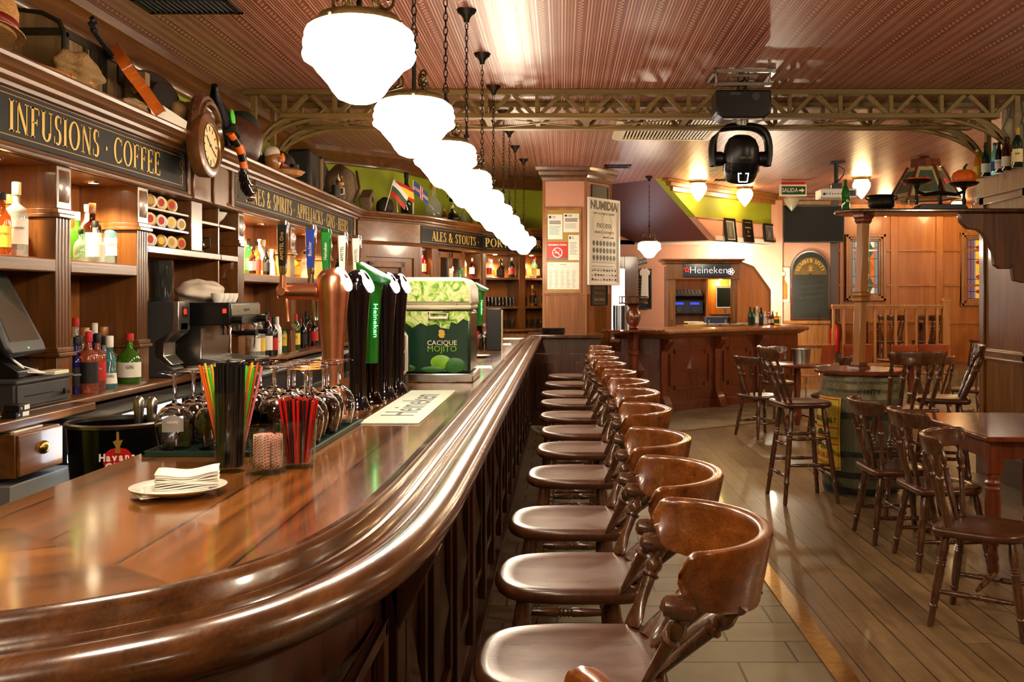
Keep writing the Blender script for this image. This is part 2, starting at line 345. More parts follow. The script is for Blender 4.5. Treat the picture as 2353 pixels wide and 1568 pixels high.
mat('lamp_glass', (255, 236, 208), .3, emit=52., ec=(255, 234, 204)); mat('lamp_small', (255, 232, 196), .3, emit=45., ec=(255, 214, 150)); mat('lamp_off', (196, 190, 176), .25, trans=.4)
mat('spot_glow', (255, 240, 215), .3, emit=60., ec=(255, 228, 185)); mat('led', (235, 245, 255), .3, emit=7.); mat('led_green', (150, 255, 170), .3, emit=4., ec=(90, 255, 130))
mat('daylight', (235, 244, 255), .3, emit=3.); mat('neon_back', (20, 26, 52), .25, coat=.5); mat('tv_screen', (7, 7, 8), .5, spec=.25)
mat('tile', (128, 118, 96), .4, var=.15, vs=6.)

def film(name, c, ior=1.5, body=0., rough=.02):
    m, nt, b = nodes(name); L = nt.links.new; out = nt.nodes['Material Output']
    t = N(nt, 'ShaderNodeBsdfTransparent'); t.inputs[0].default_value = lin(c); g = N(nt, 'ShaderNodeBsdfGlossy'); g.inputs['Roughness'].default_value = rough; lw = N(nt, 'ShaderNodeLayerWeight'); lw.inputs[0].default_value = .5; fq = mth(nt, 'MULTIPLY_ADD', mth(nt, 'POWER', lw.outputs['Facing'], 4.), .75, .05)
    x = N(nt, 'ShaderNodeMixShader'); L(fq, x.inputs[0]); src = t.outputs[0]
    if body:
        d = N(nt, 'ShaderNodeBsdfDiffuse'); d.inputs[0].default_value = lin(c); y = N(nt, 'ShaderNodeMixShader'); y.inputs[0].default_value = body; L(t.outputs[0], y.inputs[1]); L(d.outputs[0], y.inputs[2]); src = y.outputs[0]
    L(src, x.inputs[1]); L(g.outputs[0], x.inputs[2]); L(x.outputs[0], out.inputs[0])
film('glass_thin', (246, 250, 250)); film('smoke_glass', (90, 96, 92), body=.2); mat('till_grey', (30, 32, 32), .4); mat('grey_cloth', (70, 66, 72), .9); mat('led_red', (255, 40, 30), .3, emit=3.)
def ceiling_mat():
    m, nt, b = nodes('ceiling_paper'); L = nt.links.new
    tc = N(nt, 'ShaderNodeTexCoord'); sx = N(nt, 'ShaderNodeSeparateXYZ'); L(tc.outputs['Object'], sx.inputs[0]); X, Y = sx.outputs[0], sx.outputs[1]
    sq = mth(nt, 'MULTIPLY', mth(nt, 'SINE', mth(nt, 'MULTIPLY', Y, 105.)), .011)
    u = mth(nt, 'FRACT', mth(nt, 'ADD', mth(nt, 'DIVIDE', X, .23), 50.))
    d = mth(nt, 'ABSOLUTE', mth(nt, 'SUBTRACT', mth(nt, 'ADD', mth(nt, 'MULTIPLY', mth(nt, 'SUBTRACT', u, .5), .23), sq), 0.))
    squig = mth(nt, 'LESS_THAN', d, .0055)
    inband = mth(nt, 'LESS_THAN', mth(nt, 'ABSOLUTE', mth(nt, 'SUBTRACT', u, .5)), .13)
    wv = mth(nt, 'SINE', mth(nt, 'MULTIPLY', X, 2*PI/.0192)); rib = mth(nt, 'GREATER_THAN', wv, .35)
    wv2 = mth(nt, 'SINE', mth(nt, 'MULTIPLY', X, 2*PI/.077)); rib = mth(nt, 'MULTIPLY', rib, mth(nt, 'MULTIPLY_ADD', wv2, .35, .65))
    rib = mth(nt, 'MULTIPLY', rib, mth(nt, 'SUBTRACT', 1., inband)); h = mth(nt, 'ADD', rib, mth(nt, 'MULTIPLY', squig, .9))
    n = N(nt, 'ShaderNodeTexNoise', i_Scale=1.4, i_Detail=4.); L(tc.outputs['Object'], n.inputs['Vector'])
    base = ramp(nt, [(.3, lin((116, 56, 42))), (.7, lin((138, 76, 60)))], n.outputs[0])
    L(mixc(nt, mth(nt, 'MULTIPLY', h, .95), base, lin((224, 174, 146))), b.inputs['Base Color'])
    b.inputs['Roughness'].default_value = .36; b.inputs['Specular IOR Level'].default_value = .6; bump(nt, b, h, .5, .004)
ceiling_mat()
def tile_mat():
    m, nt, b = nodes('floor_tile'); L = nt.links.new
    tc = N(nt, 'ShaderNodeTexCoord'); mp = N(nt, 'ShaderNodeMapping'); mp.inputs['Location'].default_value = (.02, .13, 0); L(tc.outputs['Object'], mp.inputs[0])
    br = N(nt, 'ShaderNodeTexBrick'); L(mp.outputs[0], br.inputs['Vector'])
    for k, v in (('Scale', 1.), ('Mortar Size', .006), ('Brick Width', .5), ('Row Height', .25), ('Mortar Smooth', .3), ('Bias', 0.)): br.inputs[k].default_value = v
    br.inputs['Color1'].default_value = lin((140, 128, 102)); br.inputs['Color2'].default_value = lin((116, 108, 88)); br.inputs['Mortar'].default_value = lin((52, 46, 36))
    n = N(nt, 'ShaderNodeTexNoise', i_Scale=7., i_Detail=8.); L(tc.outputs['Object'], n.inputs[0])
    L(mixc(nt, ramp(nt, [(.4, (0, 0, 0, 1)), (.8, (.45,)*3+(1,))], n.outputs[0]), br.outputs['Color'], lin((92, 86, 70))), b.inputs['Base Color'])
    b.inputs['Roughness'].default_value = .42; bump(nt, b, mth(nt, 'SUBTRACT', mth(nt, 'MULTIPLY', n.outputs[0], .3), br.outputs['Fac']), .3, .004)
tile_mat()
def stone_mat():
    m, nt, b = nodes('stone_wall'); L = nt.links.new
    tc = N(nt, 'ShaderNodeTexCoord'); v = N(nt, 'ShaderNodeTexVoronoi', i_Scale=3.5, feature='DISTANCE_TO_EDGE'); L(tc.outputs['Object'], v.inputs['Vector'])
    n = N(nt, 'ShaderNodeTexNoise', i_Scale=6., i_Detail=8.); L(tc.outputs['Object'], n.inputs['Vector'])
    c = ramp(nt, [(.3, lin((120, 110, 84))), (.7, lin((186, 178, 150)))], n.outputs[0]); L(mixc(nt, ramp(nt, [(.02, (0, 0, 0, 1)), (.06, (1, 1, 1, 1))], v.outputs['Distance']), lin((96, 86, 62)), c), b.inputs['Base Color']); b.inputs['Roughness'].default_value = .9; bump(nt, b, v.outputs['Distance'], .6, .03)
stone_mat()

# ---------------------------------------------------------------- room shell
CZ = 3.2
b = MB()
b.quad((-3, -3, 0), (1.12, -3, 0), (1.12, 10.9, 0), (1.3, 11.2, 0), (2.9, 12.35, 0), (9, 14.3, 0), (9, 19, 0), (-3, 19, 0)); b.k = 1
b.quad((1.12, -3, 0), (9, -3, 0), (9, 14.3, 0), (2.9, 12.35, 0), (1.3, 11.2, 0), (1.12, 10.9, 0))
struct(b.obj('floor', ['floor_tile', 'w_floor'], smooth=0, fix=False))
b = MB(); b.sweep([(1.125, -3), (1.125, 10.9)], [(-.045, .001), (-.045, .006), (.045, .006), (.045, .001)], side=1)
struct(b.obj('trim_1', 'brass', smooth=0))
b = MB(); b.sweep([(1.12, 10.9), (1.3, 11.2), (2.9, 12.35), (9, 14.3)], [(-.02, .001), (-.02, .005), (.02, .005), (.02, .001)])
struct(b.obj('trim_2', 'brass', smooth=0))
b = MB(); b.bx(-3, 9, -3.1, 19, CZ, CZ+.1); struct(b.obj('ceiling', 'ceiling_paper', smooth=0))
b = MB(); b.bx(-3.0, -2.85, -3, 16.5, 0, CZ)
b.prism([(-2.85, 11.0), (-2.0, 11.9), (-1.45, 13.5), (-.23, 14.15), (-.23, 14.3), (-1.55, 13.62), (-2.85, 12.2)], 0, CZ); struct(b.obj('wall_left', 'green_wall', smooth=0))
b = MB(); b.bx(-3, 9, -3.15, -3, 0, CZ); struct(b.obj('wall_behind', 'w_panel', smooth=0))
b = MB(); b.bx(8.9, 9, -3, 19, 0, CZ); struct(b.obj('wall_right', 'w_panel', smooth=0))
# cornice along the left wall
b = MB(); b.sweep([(-2.85, -3), (-2.85, 11.0), (-2.0, 11.9), (-1.45, 13.5), (-.23, 14.15)], [(0, 3.02), (.03, 3.03), (.04, 3.06), (.07, 3.08), (.09, 3.12), (.14, 3.15), (.15, 3.2), (0, 3.2)]); struct(b.obj('trim_3', 'w_cabh'))
# back wall, with an opening for the window
WX0, WX1, WZ0, WZ1 = .70, 1.03, .95, 1.98
b = MB(); b.bx(-2.85, WX0, 16.3, 16.5, 0, CZ); b.bx(WX1, 3.62, 16.3, 16.5, 0, CZ); b.bx(WX0, WX1, 16.3, 16.5, 0, WZ0); b.bx(WX0, WX1, 16.3, 16.5, WZ1, CZ); struct(b.obj('wall_back', 'pink_wall', smooth=0))
w = MB().bx(WX0, WX1, 16.42, 16.44, WZ0, WZ1).obj('window_1', 'daylight', smooth=0); struct(w)
f = MB(); f.bx(WX0-.05, WX0, 16.24, 16.34, WZ0-.05, WZ1+.12); f.bx(WX1, WX1+.22, 16.2, 16.34, .0, WZ1+.2); f.bx(WX0-.05, WX1+.22, 16.22, 16.34, WZ1, WZ1+.2); f.bx(WX0, WX1, 16.24, 16.34, WZ0-.05, WZ0); f.bx((WX0+WX1)/2-.012, (WX0+WX1)/2+.012, 16.36, 16.4, WZ0, WZ1)
f.obj('window_frame', 'w_cab', w, .004)
# slanted wall: green above the rail, pink below, opening to the music corner
PA, PB = Vector((1.42, 14.1)), Vector((3.5, 16.37)); dv = (PB-PA).normalized(); nv = Vector((dv.y, -dv.x))
def sl(t, o=0.): p = PA+dv*t+nv*o; return (p.x, p.y)
LW = (PB-PA).length; T0 = 3.02
def slab(b, t0, t1, z0, z1, o0=-.12, o1=0.): b.prism([sl(t0, o0), sl(t1, o0), sl(t1, o1), sl(t0, o1)], z0, z1)
b = MB(); 
TM = 1.36; tz = lambda z: (CZ-z)/.82*TM
SLM = basis((PA.x, PA.y, 0), (dv.x, dv.y, 0), (0, 0, 1))
b.prism([(0, CZ), (tz(2.7), 2.7), (LW, 2.7), (LW, CZ)], -.12, 0, SLM); b.k = 1; b.prism([(tz(2.7), 2.7), (TM, 2.38), (LW, 2.38), (LW, 2.7)], -.12, 0, SLM); slab(b, T0, LW, .9, 2.38); b.k = 2; slab(b, T0, LW, 0, .9)
for k, z0, z1 in ((0, 2.70, CZ), (1, 1.12, 2.70), (2, 0, 1.12)): b.k = k; b.bx(3.5, 4.42, 16.37, 16.5, z0, z1); b.bx(4.30, 4.42, 16.5, 18, z0, z1)
struct(b.obj('wall_slanted', ['green_wall', 'pink_wall', 'w_light'], smooth=0))
b = MB(); slab(b, .2, LW, 3.03, 3.10, 0, .05); slab(b, .1, LW, 3.10, 3.16, 0, .09); slab(b, 0, LW, 3.16, 3.2, 0, .12); slab(b, tz(2.7), LW, 2.69, 2.71, 0, .012)
for z0, z1, o in ((3.03, 3.10, .05), (3.10, 3.16, .09), (3.16, 3.2, .12), (2.69, 2.71, .012)): b.bx(3.48, 4.42, 16.37-o, 16.37, z0, z1)
struct(b.obj('trim_4', 'w_light', bevel=.008))
b = MB()
for i in range(8): b.bx(3.55+i*.12, 3.556+i*.12, 16.362, 16.37, .1, 1.08)
b.bx(3.5, 4.42, 16.34, 16.37, 1.08, 1.13); b.bx(3.5, 4.42, 16.34, 16.37, .72, .75)
struct(b.obj('trim_5', 'w_light', smooth=0))
# ceiling over the music corner and the sloping underside of the stairs in front of it
e0, e1 = (2.34, 15.1, 2.38), (.55, 17.3, 2.38)
b = MB(); b.prism([(2.34, 15.1), (3.46, 16.3), (3.46, 16.45), (.6, 16.45), (.6, 16.3), (1.2, 16.3)], 2.38, 2.45); struct(b.obj('ceiling_alcove', 'white_wall', smooth=0))
b = MB()
top = [(1.42, 14.1, 3.2), (.2, 14.6, 3.2)]; bot = [(1.25, 16.35, 2.38), (.62, 16.4, 2.38)]
b.quad((1.42, 14.1, 3.2), (2.34, 15.1, 2.38), (1.0, 16.6, 2.38), (.08, 15.6, 3.2)); b.quad((1.42, 14.1, 3.22), (2.34, 15.1, 2.40), (1.0, 16.6, 2.40), (.08, 15.6, 3.22)); 
b.add([(1.42, 14.1, 3.2), (.08, 15.6, 3.2), (1.42, 14.1, 3.22), (.08, 15.6, 3.22)], [(0, 1, 3, 2)])
def stair_mat():
    m, nt, b = nodes('stair_paper'); L = nt.links.new
    tc = N(nt, 'ShaderNodeTexCoord'); mp = N(nt, 'ShaderNodeMapping'); mp.inputs['Rotation'].default_value = (0, 0, math.radians(-48)); L(tc.outputs['Object'], mp.inputs[0]); sx = N(nt, 'ShaderNodeSeparateXYZ'); L(mp.outputs[0], sx.inputs[0])
    h = mth(nt, 'GREATER_THAN', mth(nt, 'SINE', mth(nt, 'MULTIPLY', sx.outputs[1], 2*PI/.05)), .2)
    L(mixc(nt, mth(nt, 'MULTIPLY', h, .7), lin((88, 46, 52)), lin((136, 84, 84))), b.inputs['Base Color']); b.inputs['Roughness'].default_value = .45; bump(nt, b, h, .4, .004)
stair_mat()
struct(b.obj('ceiling_sloped', 'stair_paper', smooth=0))
# far panelled wall of the raised seating
FX0, FX1, FY = 4.42, 9., 18.
b = MB(); b.bx(FX0, FX1, FY, FY+.1, 0, CZ); struct(b.obj('wall_far', 'w_panel', smooth=0))
b = MB()
for x in (5.06, 5.98, 6.05+.0, 6.80, 6.86, 7.62, 8.4): b.bx(x-.035, x+.035, FY-.03, FY, .5, 3.0)
for z in (2.36, 1.73, 1.05): b.bx(FX0, FX1, FY-.025, FY, z-.02, z+.02)
b.bx(FX0, FX1, FY-.06, FY, 3.02, 3.2); b.bx(FX0, FX1, FY-.04, FY, 2.97, 3.03)
struct(b.obj('trim_6', 'w_panel', bevel=.006))
b = MB(); b.bx(4.42, 4.56, 16.37, 16.52, 0, CZ); struct(b.obj('trim_7', 'w_front', bevel=.006))
b = MB(); b.bx(4.56, FX1, 15.9, FY, 0, .35); struct(b.obj('floor_platform', 'w_floor', smooth=0))

# ---------------------------------------------------------------- main bar
def catmull(P, k=6):
    P = [Vector(p) for p in P]; out = []
    for i in range(len(P)-1):
        p0 = P[max(0, i-1)]; p1 = P[i]; p2 = P[i+1]; p3 = P[min(len(P)-1, i+2)]
        for j in range(k):
            t = j/k; out.append(.5*((2*p1)+(p2-p0)*t+(2*p0-5*p1+4*p2-p3)*t*t+(3*p1-p0-3*p2+p3)*t**3))
    out.append(P[-1]); return out
curve = catmull([(-.387, 2.6), (-.390, 2.2), (-.410, 1.88), (-.462, 1.64), (-.550, 1.475), (-.648, 1.385), (-.76, 1.315), (-.95, 1.21)], 6)
edge = [Vector((-.387, 11.6))]+curve+[Vector((-1.6, .86)), Vector((-2.2, .55))]
bar = thing('bar_counter', 'long varnished wooden bar counter with rounded armrest and dark panelled front', 'bar counter', (-.75, 6, 0))
bar_off = Vector((.75, -6, 0))
def at_bar(b): b.M = T(bar_off); return b
TZ = 1.09
mitre = [(-1.13, 1.92), (-.56, 1.46)]
# straight top with boards along the bar, corner top with boards along the return
i0 = min(range(len(edge)), key=lambda i: (edge[i]-Vector(mitre[1])).length)
b = at_bar(MB()); b.prism([(-1.13, 11.6)]+[tuple(p) for p in edge[:i0+1]]+[(-1.13, 1.92)], TZ-.035, TZ); b.obj('counter_top', 'w_top', bar, smooth=0)
M45 = Matrix.Rotation(math.radians(-61.5), 4, 'Z')
b = at_bar(MB()); poly = [(-1.13, 1.92)]+[tuple(p) for p in edge[i0:]]+[(-2.56, 1.22)]
bb = MB(); bb.M = M45.inverted() @ T(bar_off); bb.prism(poly, TZ-.035, TZ); o = bb.obj('counter_top', 'w_top', bar, smooth=0); o.matrix_local = M45
PR = [(-.02, 1.055), (-.02, 1.089), (0, 1.0915), (.010, 1.094), (.018, 1.090), (.024, 1.080), (.027, 1.066), (.034, 1.058), (.042, 1.057), (.048, 1.062), (.055, 1.064), (.061, 1.058), (.064, 1.050), (.071, 1.047), (.078, 1.052), (.086, 1.060), (.100, 1.066), (.120, 1.067), (.138, 1.062), (.151, 1.052), (.158, 1.036), (.156, 1.018), (.146, 1.004), (.130, .997), (.105, .994), (.10, .985), (.085, .97), (.06, .955), (.03, .95), (-.02, .95)]
b = at_bar(MB()); b.sweep(edge, PR, side=-1); b.obj('armrest', 'w_edge', bar, smooth=35)
b = at_bar(MB()); b.sweep(edge, [(-.06, 0), (-.06, 1.05), (.0, 1.05), (.0, .05), (.04, .05), (.04, 0)], side=-1)
for k in range(15):
    y = 10.9-k*.62
    b.bx(-.387, -.355, y-.05, y+.05, .1, .96); b.bx(-.387, -.365, y-.50, y-.12, .25, .28); b.bx(-.387, -.365, y-.50, y-.12, .80, .83); b.bx(-.387, -.365, y-.50, y-.47, .25, .83); b.bx(-.387, -.365, y-.15, y-.12, .25, .83)
    b.add([(-.387, y-.43, .53), (-.387, y-.31, .72), (-.387, y-.19, .53), (-.387, y-.31, .34), (-.355, y-.31, .53)], [(0, 1, 4), (1, 2, 4), (2, 3, 4), (3, 0, 4)])
    b.add([(-.355, y-.05, .78), (-.355, y+.05, .78), (-.27, y-.05, .95), (-.27, y+.05, .95), (-.387, y-.05, .95), (-.387, y+.05, .95)], [(0, 1, 3, 2), (0, 2, 4), (1, 5, 3), (2, 3, 5, 4)])
b.obj('front_panel', 'w_front', bar, bevel=.004)
b = at_bar(MB()); b.bx(-1.10, -1.02, 2.2, 11.6, 0, 1.055); b.obj('back_board', 'w_front', bar)

# short counter that joins the bar to the pillar
h = thing('counter_flap', 'short dark wooden counter between the bar end and the pillar', 'counter', (0, 12.1, 0))
MB().bx(-.42, .5, -.45, .55, 1.03, 1.07).obj('counter_top', 'w_edge', h, .01)
b = MB(); b.bx(-.38, .46, -.36, .5, 0, 1.03)
for i in range(2): b.bx(-.30+i*.4, .0+i*.4, -.38, -.36, .2, .85); b.bx(-.24+i*.4, -.06+i*.4, -.392, -.38, .3, .75)
b.obj('front_panel', 'w_front', h, .004)

# ---------------------------------------------------------------- back bar
def fluted(b, y0, y1, x0, x1, z0, z1, n=4):
    w = y1-y0; P = [(x0, y0), (x1, y0)]
    g = w/(n*2+1)
    for i in range(n):
        a = y0+g*(1+2*i); P += [(x1, a), (x1-.006, a+g*.15), (x1-.011, a+g*.5), (x1-.006, a+g*.85), (x1, a+g)]
    P += [(x1, y1), (x0, y1)]; b.prism(P, z0, z1)
def pilaster(y, par, x0=-2.52, x1=-2.2, w=.13, z0=1.07, name='pilaster'):
    b = MB(); a, c = y-w/2, y+w/2
    fluted(b, a, c, x0, x1, 1.285, 1.86); b.bx(x0, x1+.006, a-.004, c+.004, z0, 1.25); b.bx(x0, x1+.002, a, c, 1.9, 2.1)
    for z in (1.25, 1.86): b.bx(x0, x1+.022, a-.014, c+.014, z, z+.018); b.bx(x0, x1+.012, a-.008, c+.008, z+.018, z+.04)
    b.add([(x1+.002, a+.02, 1.93), (x1+.002, c-.02, 1.93), (x1+.002, c-.02, 2.07), (x1+.002, a+.02, 2.07), (x1+.03, y, 2.0)], [(0, 1, 4), (1, 2, 4), (2, 3, 4), (3, 0, 4)])
    return b.obj(name, 'w_cab', par, .003)
CORN = [(.0, 2.34), (.02, 2.345), (.025, 2.36), (.055, 2.37), (.06, 2.385), (.09, 2.395), (.10, 2.41), (.115, 2.418), (.12, 2.432), (.115, 2.442), (-.02, 2.445), (-.02, 2.34)]
FRAME = [(0, 2.085), (.018, 2.09), (.022, 2.105), (.014, 2.115), (.012, 2.125), (.0, 2.13)]
FX = -2.19
def unit(name, label, y0, y1, sign0, sign1, words, t0, t1, cap, base_z):
    u = thing(name, label, 'cabinet', (0, 0, 0))
    b = MB(); b.bx(-2.54, -2.5, y0, y1, 1.07, 2.4); b.obj('back_panel', 'w_back', u, smooth=0)
    b = MB(); b.bx(-2.52, FX-.01, y0, y1, 2.085, 2.1); b.bx(-2.85, FX, y0, y1, 2.40, 2.42); b.bx(-2.52, FX-.03, y0, y0+.02, 1.07, 2.1); b.obj('soffit', 'w_cab', u, smooth=0)
    b = MB(); b.bx(-2.3, FX, y0, y1, 2.09, 2.36); b.obj('frieze', 'w_cabh', u, smooth=0)
    b = MB(); b.sweep([(FX, y0), (FX, y1)], CORN); b.obj('cornice', 'w_cabh', u, smooth=35)
    b = MB(); b.sweep([(FX, y0), (FX, y1)], FRAME); b.bx(FX, FX+.016, sign1, sign1+.045, 2.11, 2.36); b.bx(FX, FX+.016, sign0-.045, sign0, 2.11, 2.36); b.obj('moulding', 'w_cabh', u, .003)
    sb = MB().bx(FX, FX+.006, sign0, sign1, 2.13, 2.335).obj('sign_board', 'sign_black', u, smooth=0)
    l = MB(); X = FX+.0065
    a, c, z0, z1 = sign0+.06, sign1-.06, 2.152, 2.318
    for p in ((a, c, z0, z0+.004), (a, c, z1-.004, z1), (a, a+.008, z0, z1), (c-.008, c, z0, z1)): l.bx(X, X+.001, *p)
    for s, q in ((a+.02, 1), (c-.02, -1)):
        l.tube([(X, s+q*(.03*math.sin(i*.9)), z0+.015+i*.0125) for i in range(12)], .003, 5)
    l.obj('border', 'gold_line', sb, smooth=0)
    serif(words, cap, basis((X, t0, base_z), (0, 1, 0), (0, 0, 1)), 'gold', sb, width=t1-t0)
    return u
uA = unit('back_bar_cabinet', 'oak back bar cabinet under the long coffee sign', 2.6, 6.44, 2.7, 5.80, 'INFUSIONS . COFFEE', 3.93, 5.42, .125, 2.172)
uB = unit('back_bar_cabinet', 'oak back bar cabinet under the sign for wines and spirits', 6.44, 10.62, 6.62, 10.45, 'WINES & SPIRITS . APPELJACKS . GINS . BEERS', 6.86, 10.18, .118, 2.174)
for y in (3.3, 4.40, 5.23): pilaster(y, uA)
for y in (6.84, 8.15, 9.45, 10.55): pilaster(y, uB)
# plain blocks that carry the clock
b = MB(); b.bx(FX, FX+.03, 5.86, 6.14, 2.09, 2.34); b.bx(FX, FX+.03, 6.2, 6.43, 2.09, 2.34); b.obj('clock_block', 'w_cab', uA, .006)
SZ = 1.68
b = MB(); b.bx(-2.52, -2.2, 3.36, 4.335, SZ-.06, SZ); b.obj('shelf', 'w_cabh', uA, .006)
b = MB(); b.bx(-2.52, -2.2, 4.465, 5.165, SZ-.06, SZ); b.obj('shelf', 'w_cabh', uA, .006)
for a, c in ((6.905, 8.085), (8.215, 9.385), (9.515, 10.485)):
    b = MB(); b.bx(-2.52, -2.2, a, c, SZ-.06, SZ); b.obj('shelf', 'w_cabh', uB, .006)
# pigeonholes for jars and cups
b = MB(); b.bx(-2.52, -2.2, 5.295, 6.435, 1.75, 1.79); b.obj('shelf', 'w_cabh', uA, .004)
b = MB(); b.bx(-2.52, -2.2, 6.445, 6.775, 1.75, 1.79); b.obj('shelf', 'w_cabh', uB, .004)
for z in (1.885, 1.985): b = MB(); b.bx(-2.52, -2.21, 5.295, 5.92, z, z+.016); b.obj('shelf', 'w_cabh', uA, .003)
b = MB(); b.bx(-2.52, -2.2, 5.92, 6.10, 1.79, 2.1); b.obj('post', 'w_cab', uA, .004)
b = MB(); b.bx(-2.52, -2.21, 6.10, 6.435, 1.965, 1.985); b.obj('shelf', 'w_cabh', uA, .003)
b = MB(); b.bx(-2.52, -2.21, 6.445, 6.775, 1.965, 1.985); b.obj('shelf', 'w_cabh', uB, .003)
for y in (5.32, 6.74):
    b = MB(); b.prism([(-2.5, 1.75), (-2.22, 1.75), (-2.23, 1.70), (-2.27, 1.68), (-2.28, 1.64), (-2.34, 1.62), (-2.36, 1.56), (-2.42, 1.53), (-2.44, 1.45), (-2.5, 1.42)], -.03, .03, basis((0, y, 0), (1, 0, 0), (0, 0, 1))); b.obj('bracket', 'w_cab', uA if y < 6 else uB, .004)
# continuous back counter
bc = thing('back_counter', 'wooden back counter running below the bottle shelves', 'counter', (0, 0, 0))
b = MB(); b.sweep([(-2.12, 2.6), (-2.12, 10.6)], [(-.42, 1.03), (0, 1.03), (.012, 1.036), (.016, 1.05), (.012, 1.064), (0, 1.07), (-.42, 1.07)]); b.obj('worktop', 'w_cabh', bc)
b = MB(); b.bx(-2.5, -2.2, 2.6, 10.6, 0, 1.03); b.obj('carcass', 'black_matt', bc, smooth=0)
b = MB(); b.bx(-2.2, -2.0, 2.6, 4.28, 1.025, 1.062); b.obj('ledge', 'w_cabh', bc, .006)
# counter fridges with a lit front
for k, (y0, y1) in enumerate(((4.06, 5.0), (5.06, 6.9), (6.95, 8.7), (8.75, 10.5))):
    t = thing('bar_fridge', ['black bar fridge with bright lit panel behind the ice bucket', 'black bar fridge below the coffee machine', 'black bar fridge below the spirits shelf', 'black bar fridge at the far end of the back counter'][k], 'fridge', (-2.0, (y0+y1)/2, 0), group='fridges under the back counter')
    w = (y1-y0)/2; MB().bx(-.19, .09, -w, w, .05, 1.02).obj('body', 'black', t, .006); MB().bx(.09, .11, -w+.02, w-.02, .1, .85).obj('door', 'dark_grey', t, .004); MB().bx(.09, .10, -w-(.21 if k == 0 else -.02), w-.02, .87, 1.01).obj('light_panel', 'led' if k == 0 else 'black', t, smooth=0); MB().bx(-.1, .13, -w, w+.04, 1.012, 1.024).obj('top_edge', 'black_matt', t)
# ---------------------------------------------------------------- pendant lamps over the bar
GLOBE = [(.0, 0), (.03, .002), (.055, .012), (.072, .032), (.084, .052), (.098, .068), (.112, .084), (.124, .100), (.136, .108), (.148, .116), (.153, .128), (.146, .140), (.150, .150), (.151, .160), (.145, .172), (.147, .182), (.140, .197), (.126, .208), (.112, .214), (.100, .216)]
def scroll(b, a, z0, r0, s):
    """S scroll arm in the plane at angle a"""
    c, n = math.cos(a), math.sin(a); pts = []
    for i in range(18): t = i/17*3.2*PI; r = .009+.026*i/17; pts.append((.072+r*math.cos(t), .052+r*math.sin(t)))
    pts += [(.10, .015), (.092, 0.0)]
    b.tube([(x*c*s, x*n*s, z0+z*s) for x, z in pts], .0045*s, 6)
def pendant_mesh(root, drop, s=1., glass='lamp_glass'):
    """root at the ceiling; drop = height of the globe's lowest point below the ceiling"""
    z = -drop
    MB().lathe([(.012, -.075), (.016, -.07), (.02, -.05), (.034, -.03), (.05, -.02), (.055, -.01), (.06, 0)], seg=20).obj('ceiling_rose', 'iron', root)
    b = MB(); zt = z+.47*s; n = int((-.075-zt)/.034)
    for i in range(n):
        zc = zt+.017+i*.034; M = T(0, 0, zc) @ rot('Z', PI/2*(i % 2)); b.M = M; b.tube([(.009*math.cos(a), 0, .022*math.sin(a)) for a in [k*PI/5 for k in range(10)]], .0028, 5, closed=True)
    b.M = Matrix.Identity(4); b.obj('chain', 'iron', root)
    b = MB(); b.cyl((0, 0, z+.235*s), (0, 0, z+.46*s), .008*s, 10); b.lathe([(.0, z+.40*s), (.016, z+.41*s), (.016, z+.43*s), (.0, z+.44*s)], seg=12); b.tube([(.014*math.cos(k*PI/6), 0, z+.472*s+.014*math.sin(k*PI/6)) for k in range(12)], .003, 6, closed=True); b.obj('stem', 'iron', root)
    for k in range(3): b = MB(); scroll(b, .5+k*2*PI/3, z+.236*s, 0, s); b.obj('scroll', 'old_brass', root)
    b = MB(); b.lathe([(r*s, z+h*s) for r, h in ((.02, .242), (.06, .240), (.095, .238), (.108, .234), (.112, .226), (.113, .212), (.109, .208), (.1, .208))], seg=32)
    for k in range(3): a = k*2*PI/3; b.ball((.114*s*math.cos(a), .114*s*math.sin(a), z+.22*s), .006*s, 8)
    b.obj('collar', 'old_brass', root)
    MB().lathe([(r*s, z+h*s) for r, h in GLOBE], seg=36, wob=lambda a, zz: 1+.012*math.cos(12*a)).obj('globe', glass, root, smooth=70)
P0 = thing('pendant_lamp', 'x', 'pendant lamp', (-.548, 2.7, CZ), group='white glass pendants over the bar')
pendant_mesh(P0, CZ-2.036)
LX = [-.5475, -.555, -.558, -.557, -.549, -.542, -.523, -.525, -.514, -.46]
P0['label'] = 'big white glass pendant lamp closest to the camera, cut by the top edge'
for i in range(1, 10):
    dup(P0, loc=(LX[i], 2.7+1.05*i, CZ), rz=random.uniform(0, 2), label='white glass pendant lamp above the bar, %s one counting from the camera%s' % (ORD[i] if i < 9 else 'tenth and last', ''))
for i, y in enumerate((1.65, .6, -.45)): dup(P0, loc=(-.54, y, CZ), label='white glass pendant lamp out of view behind the camera, %s of its row' % ORD[i])
PW = W(1492, 573, 13.86)
p2 = thing('pendant_lamp', 'white glass pendant lamp on a chain in front of the music corner', 'pendant lamp', (PW.x, 13.86, CZ)); pendant_mesh(p2, CZ-2.06, 1.05)

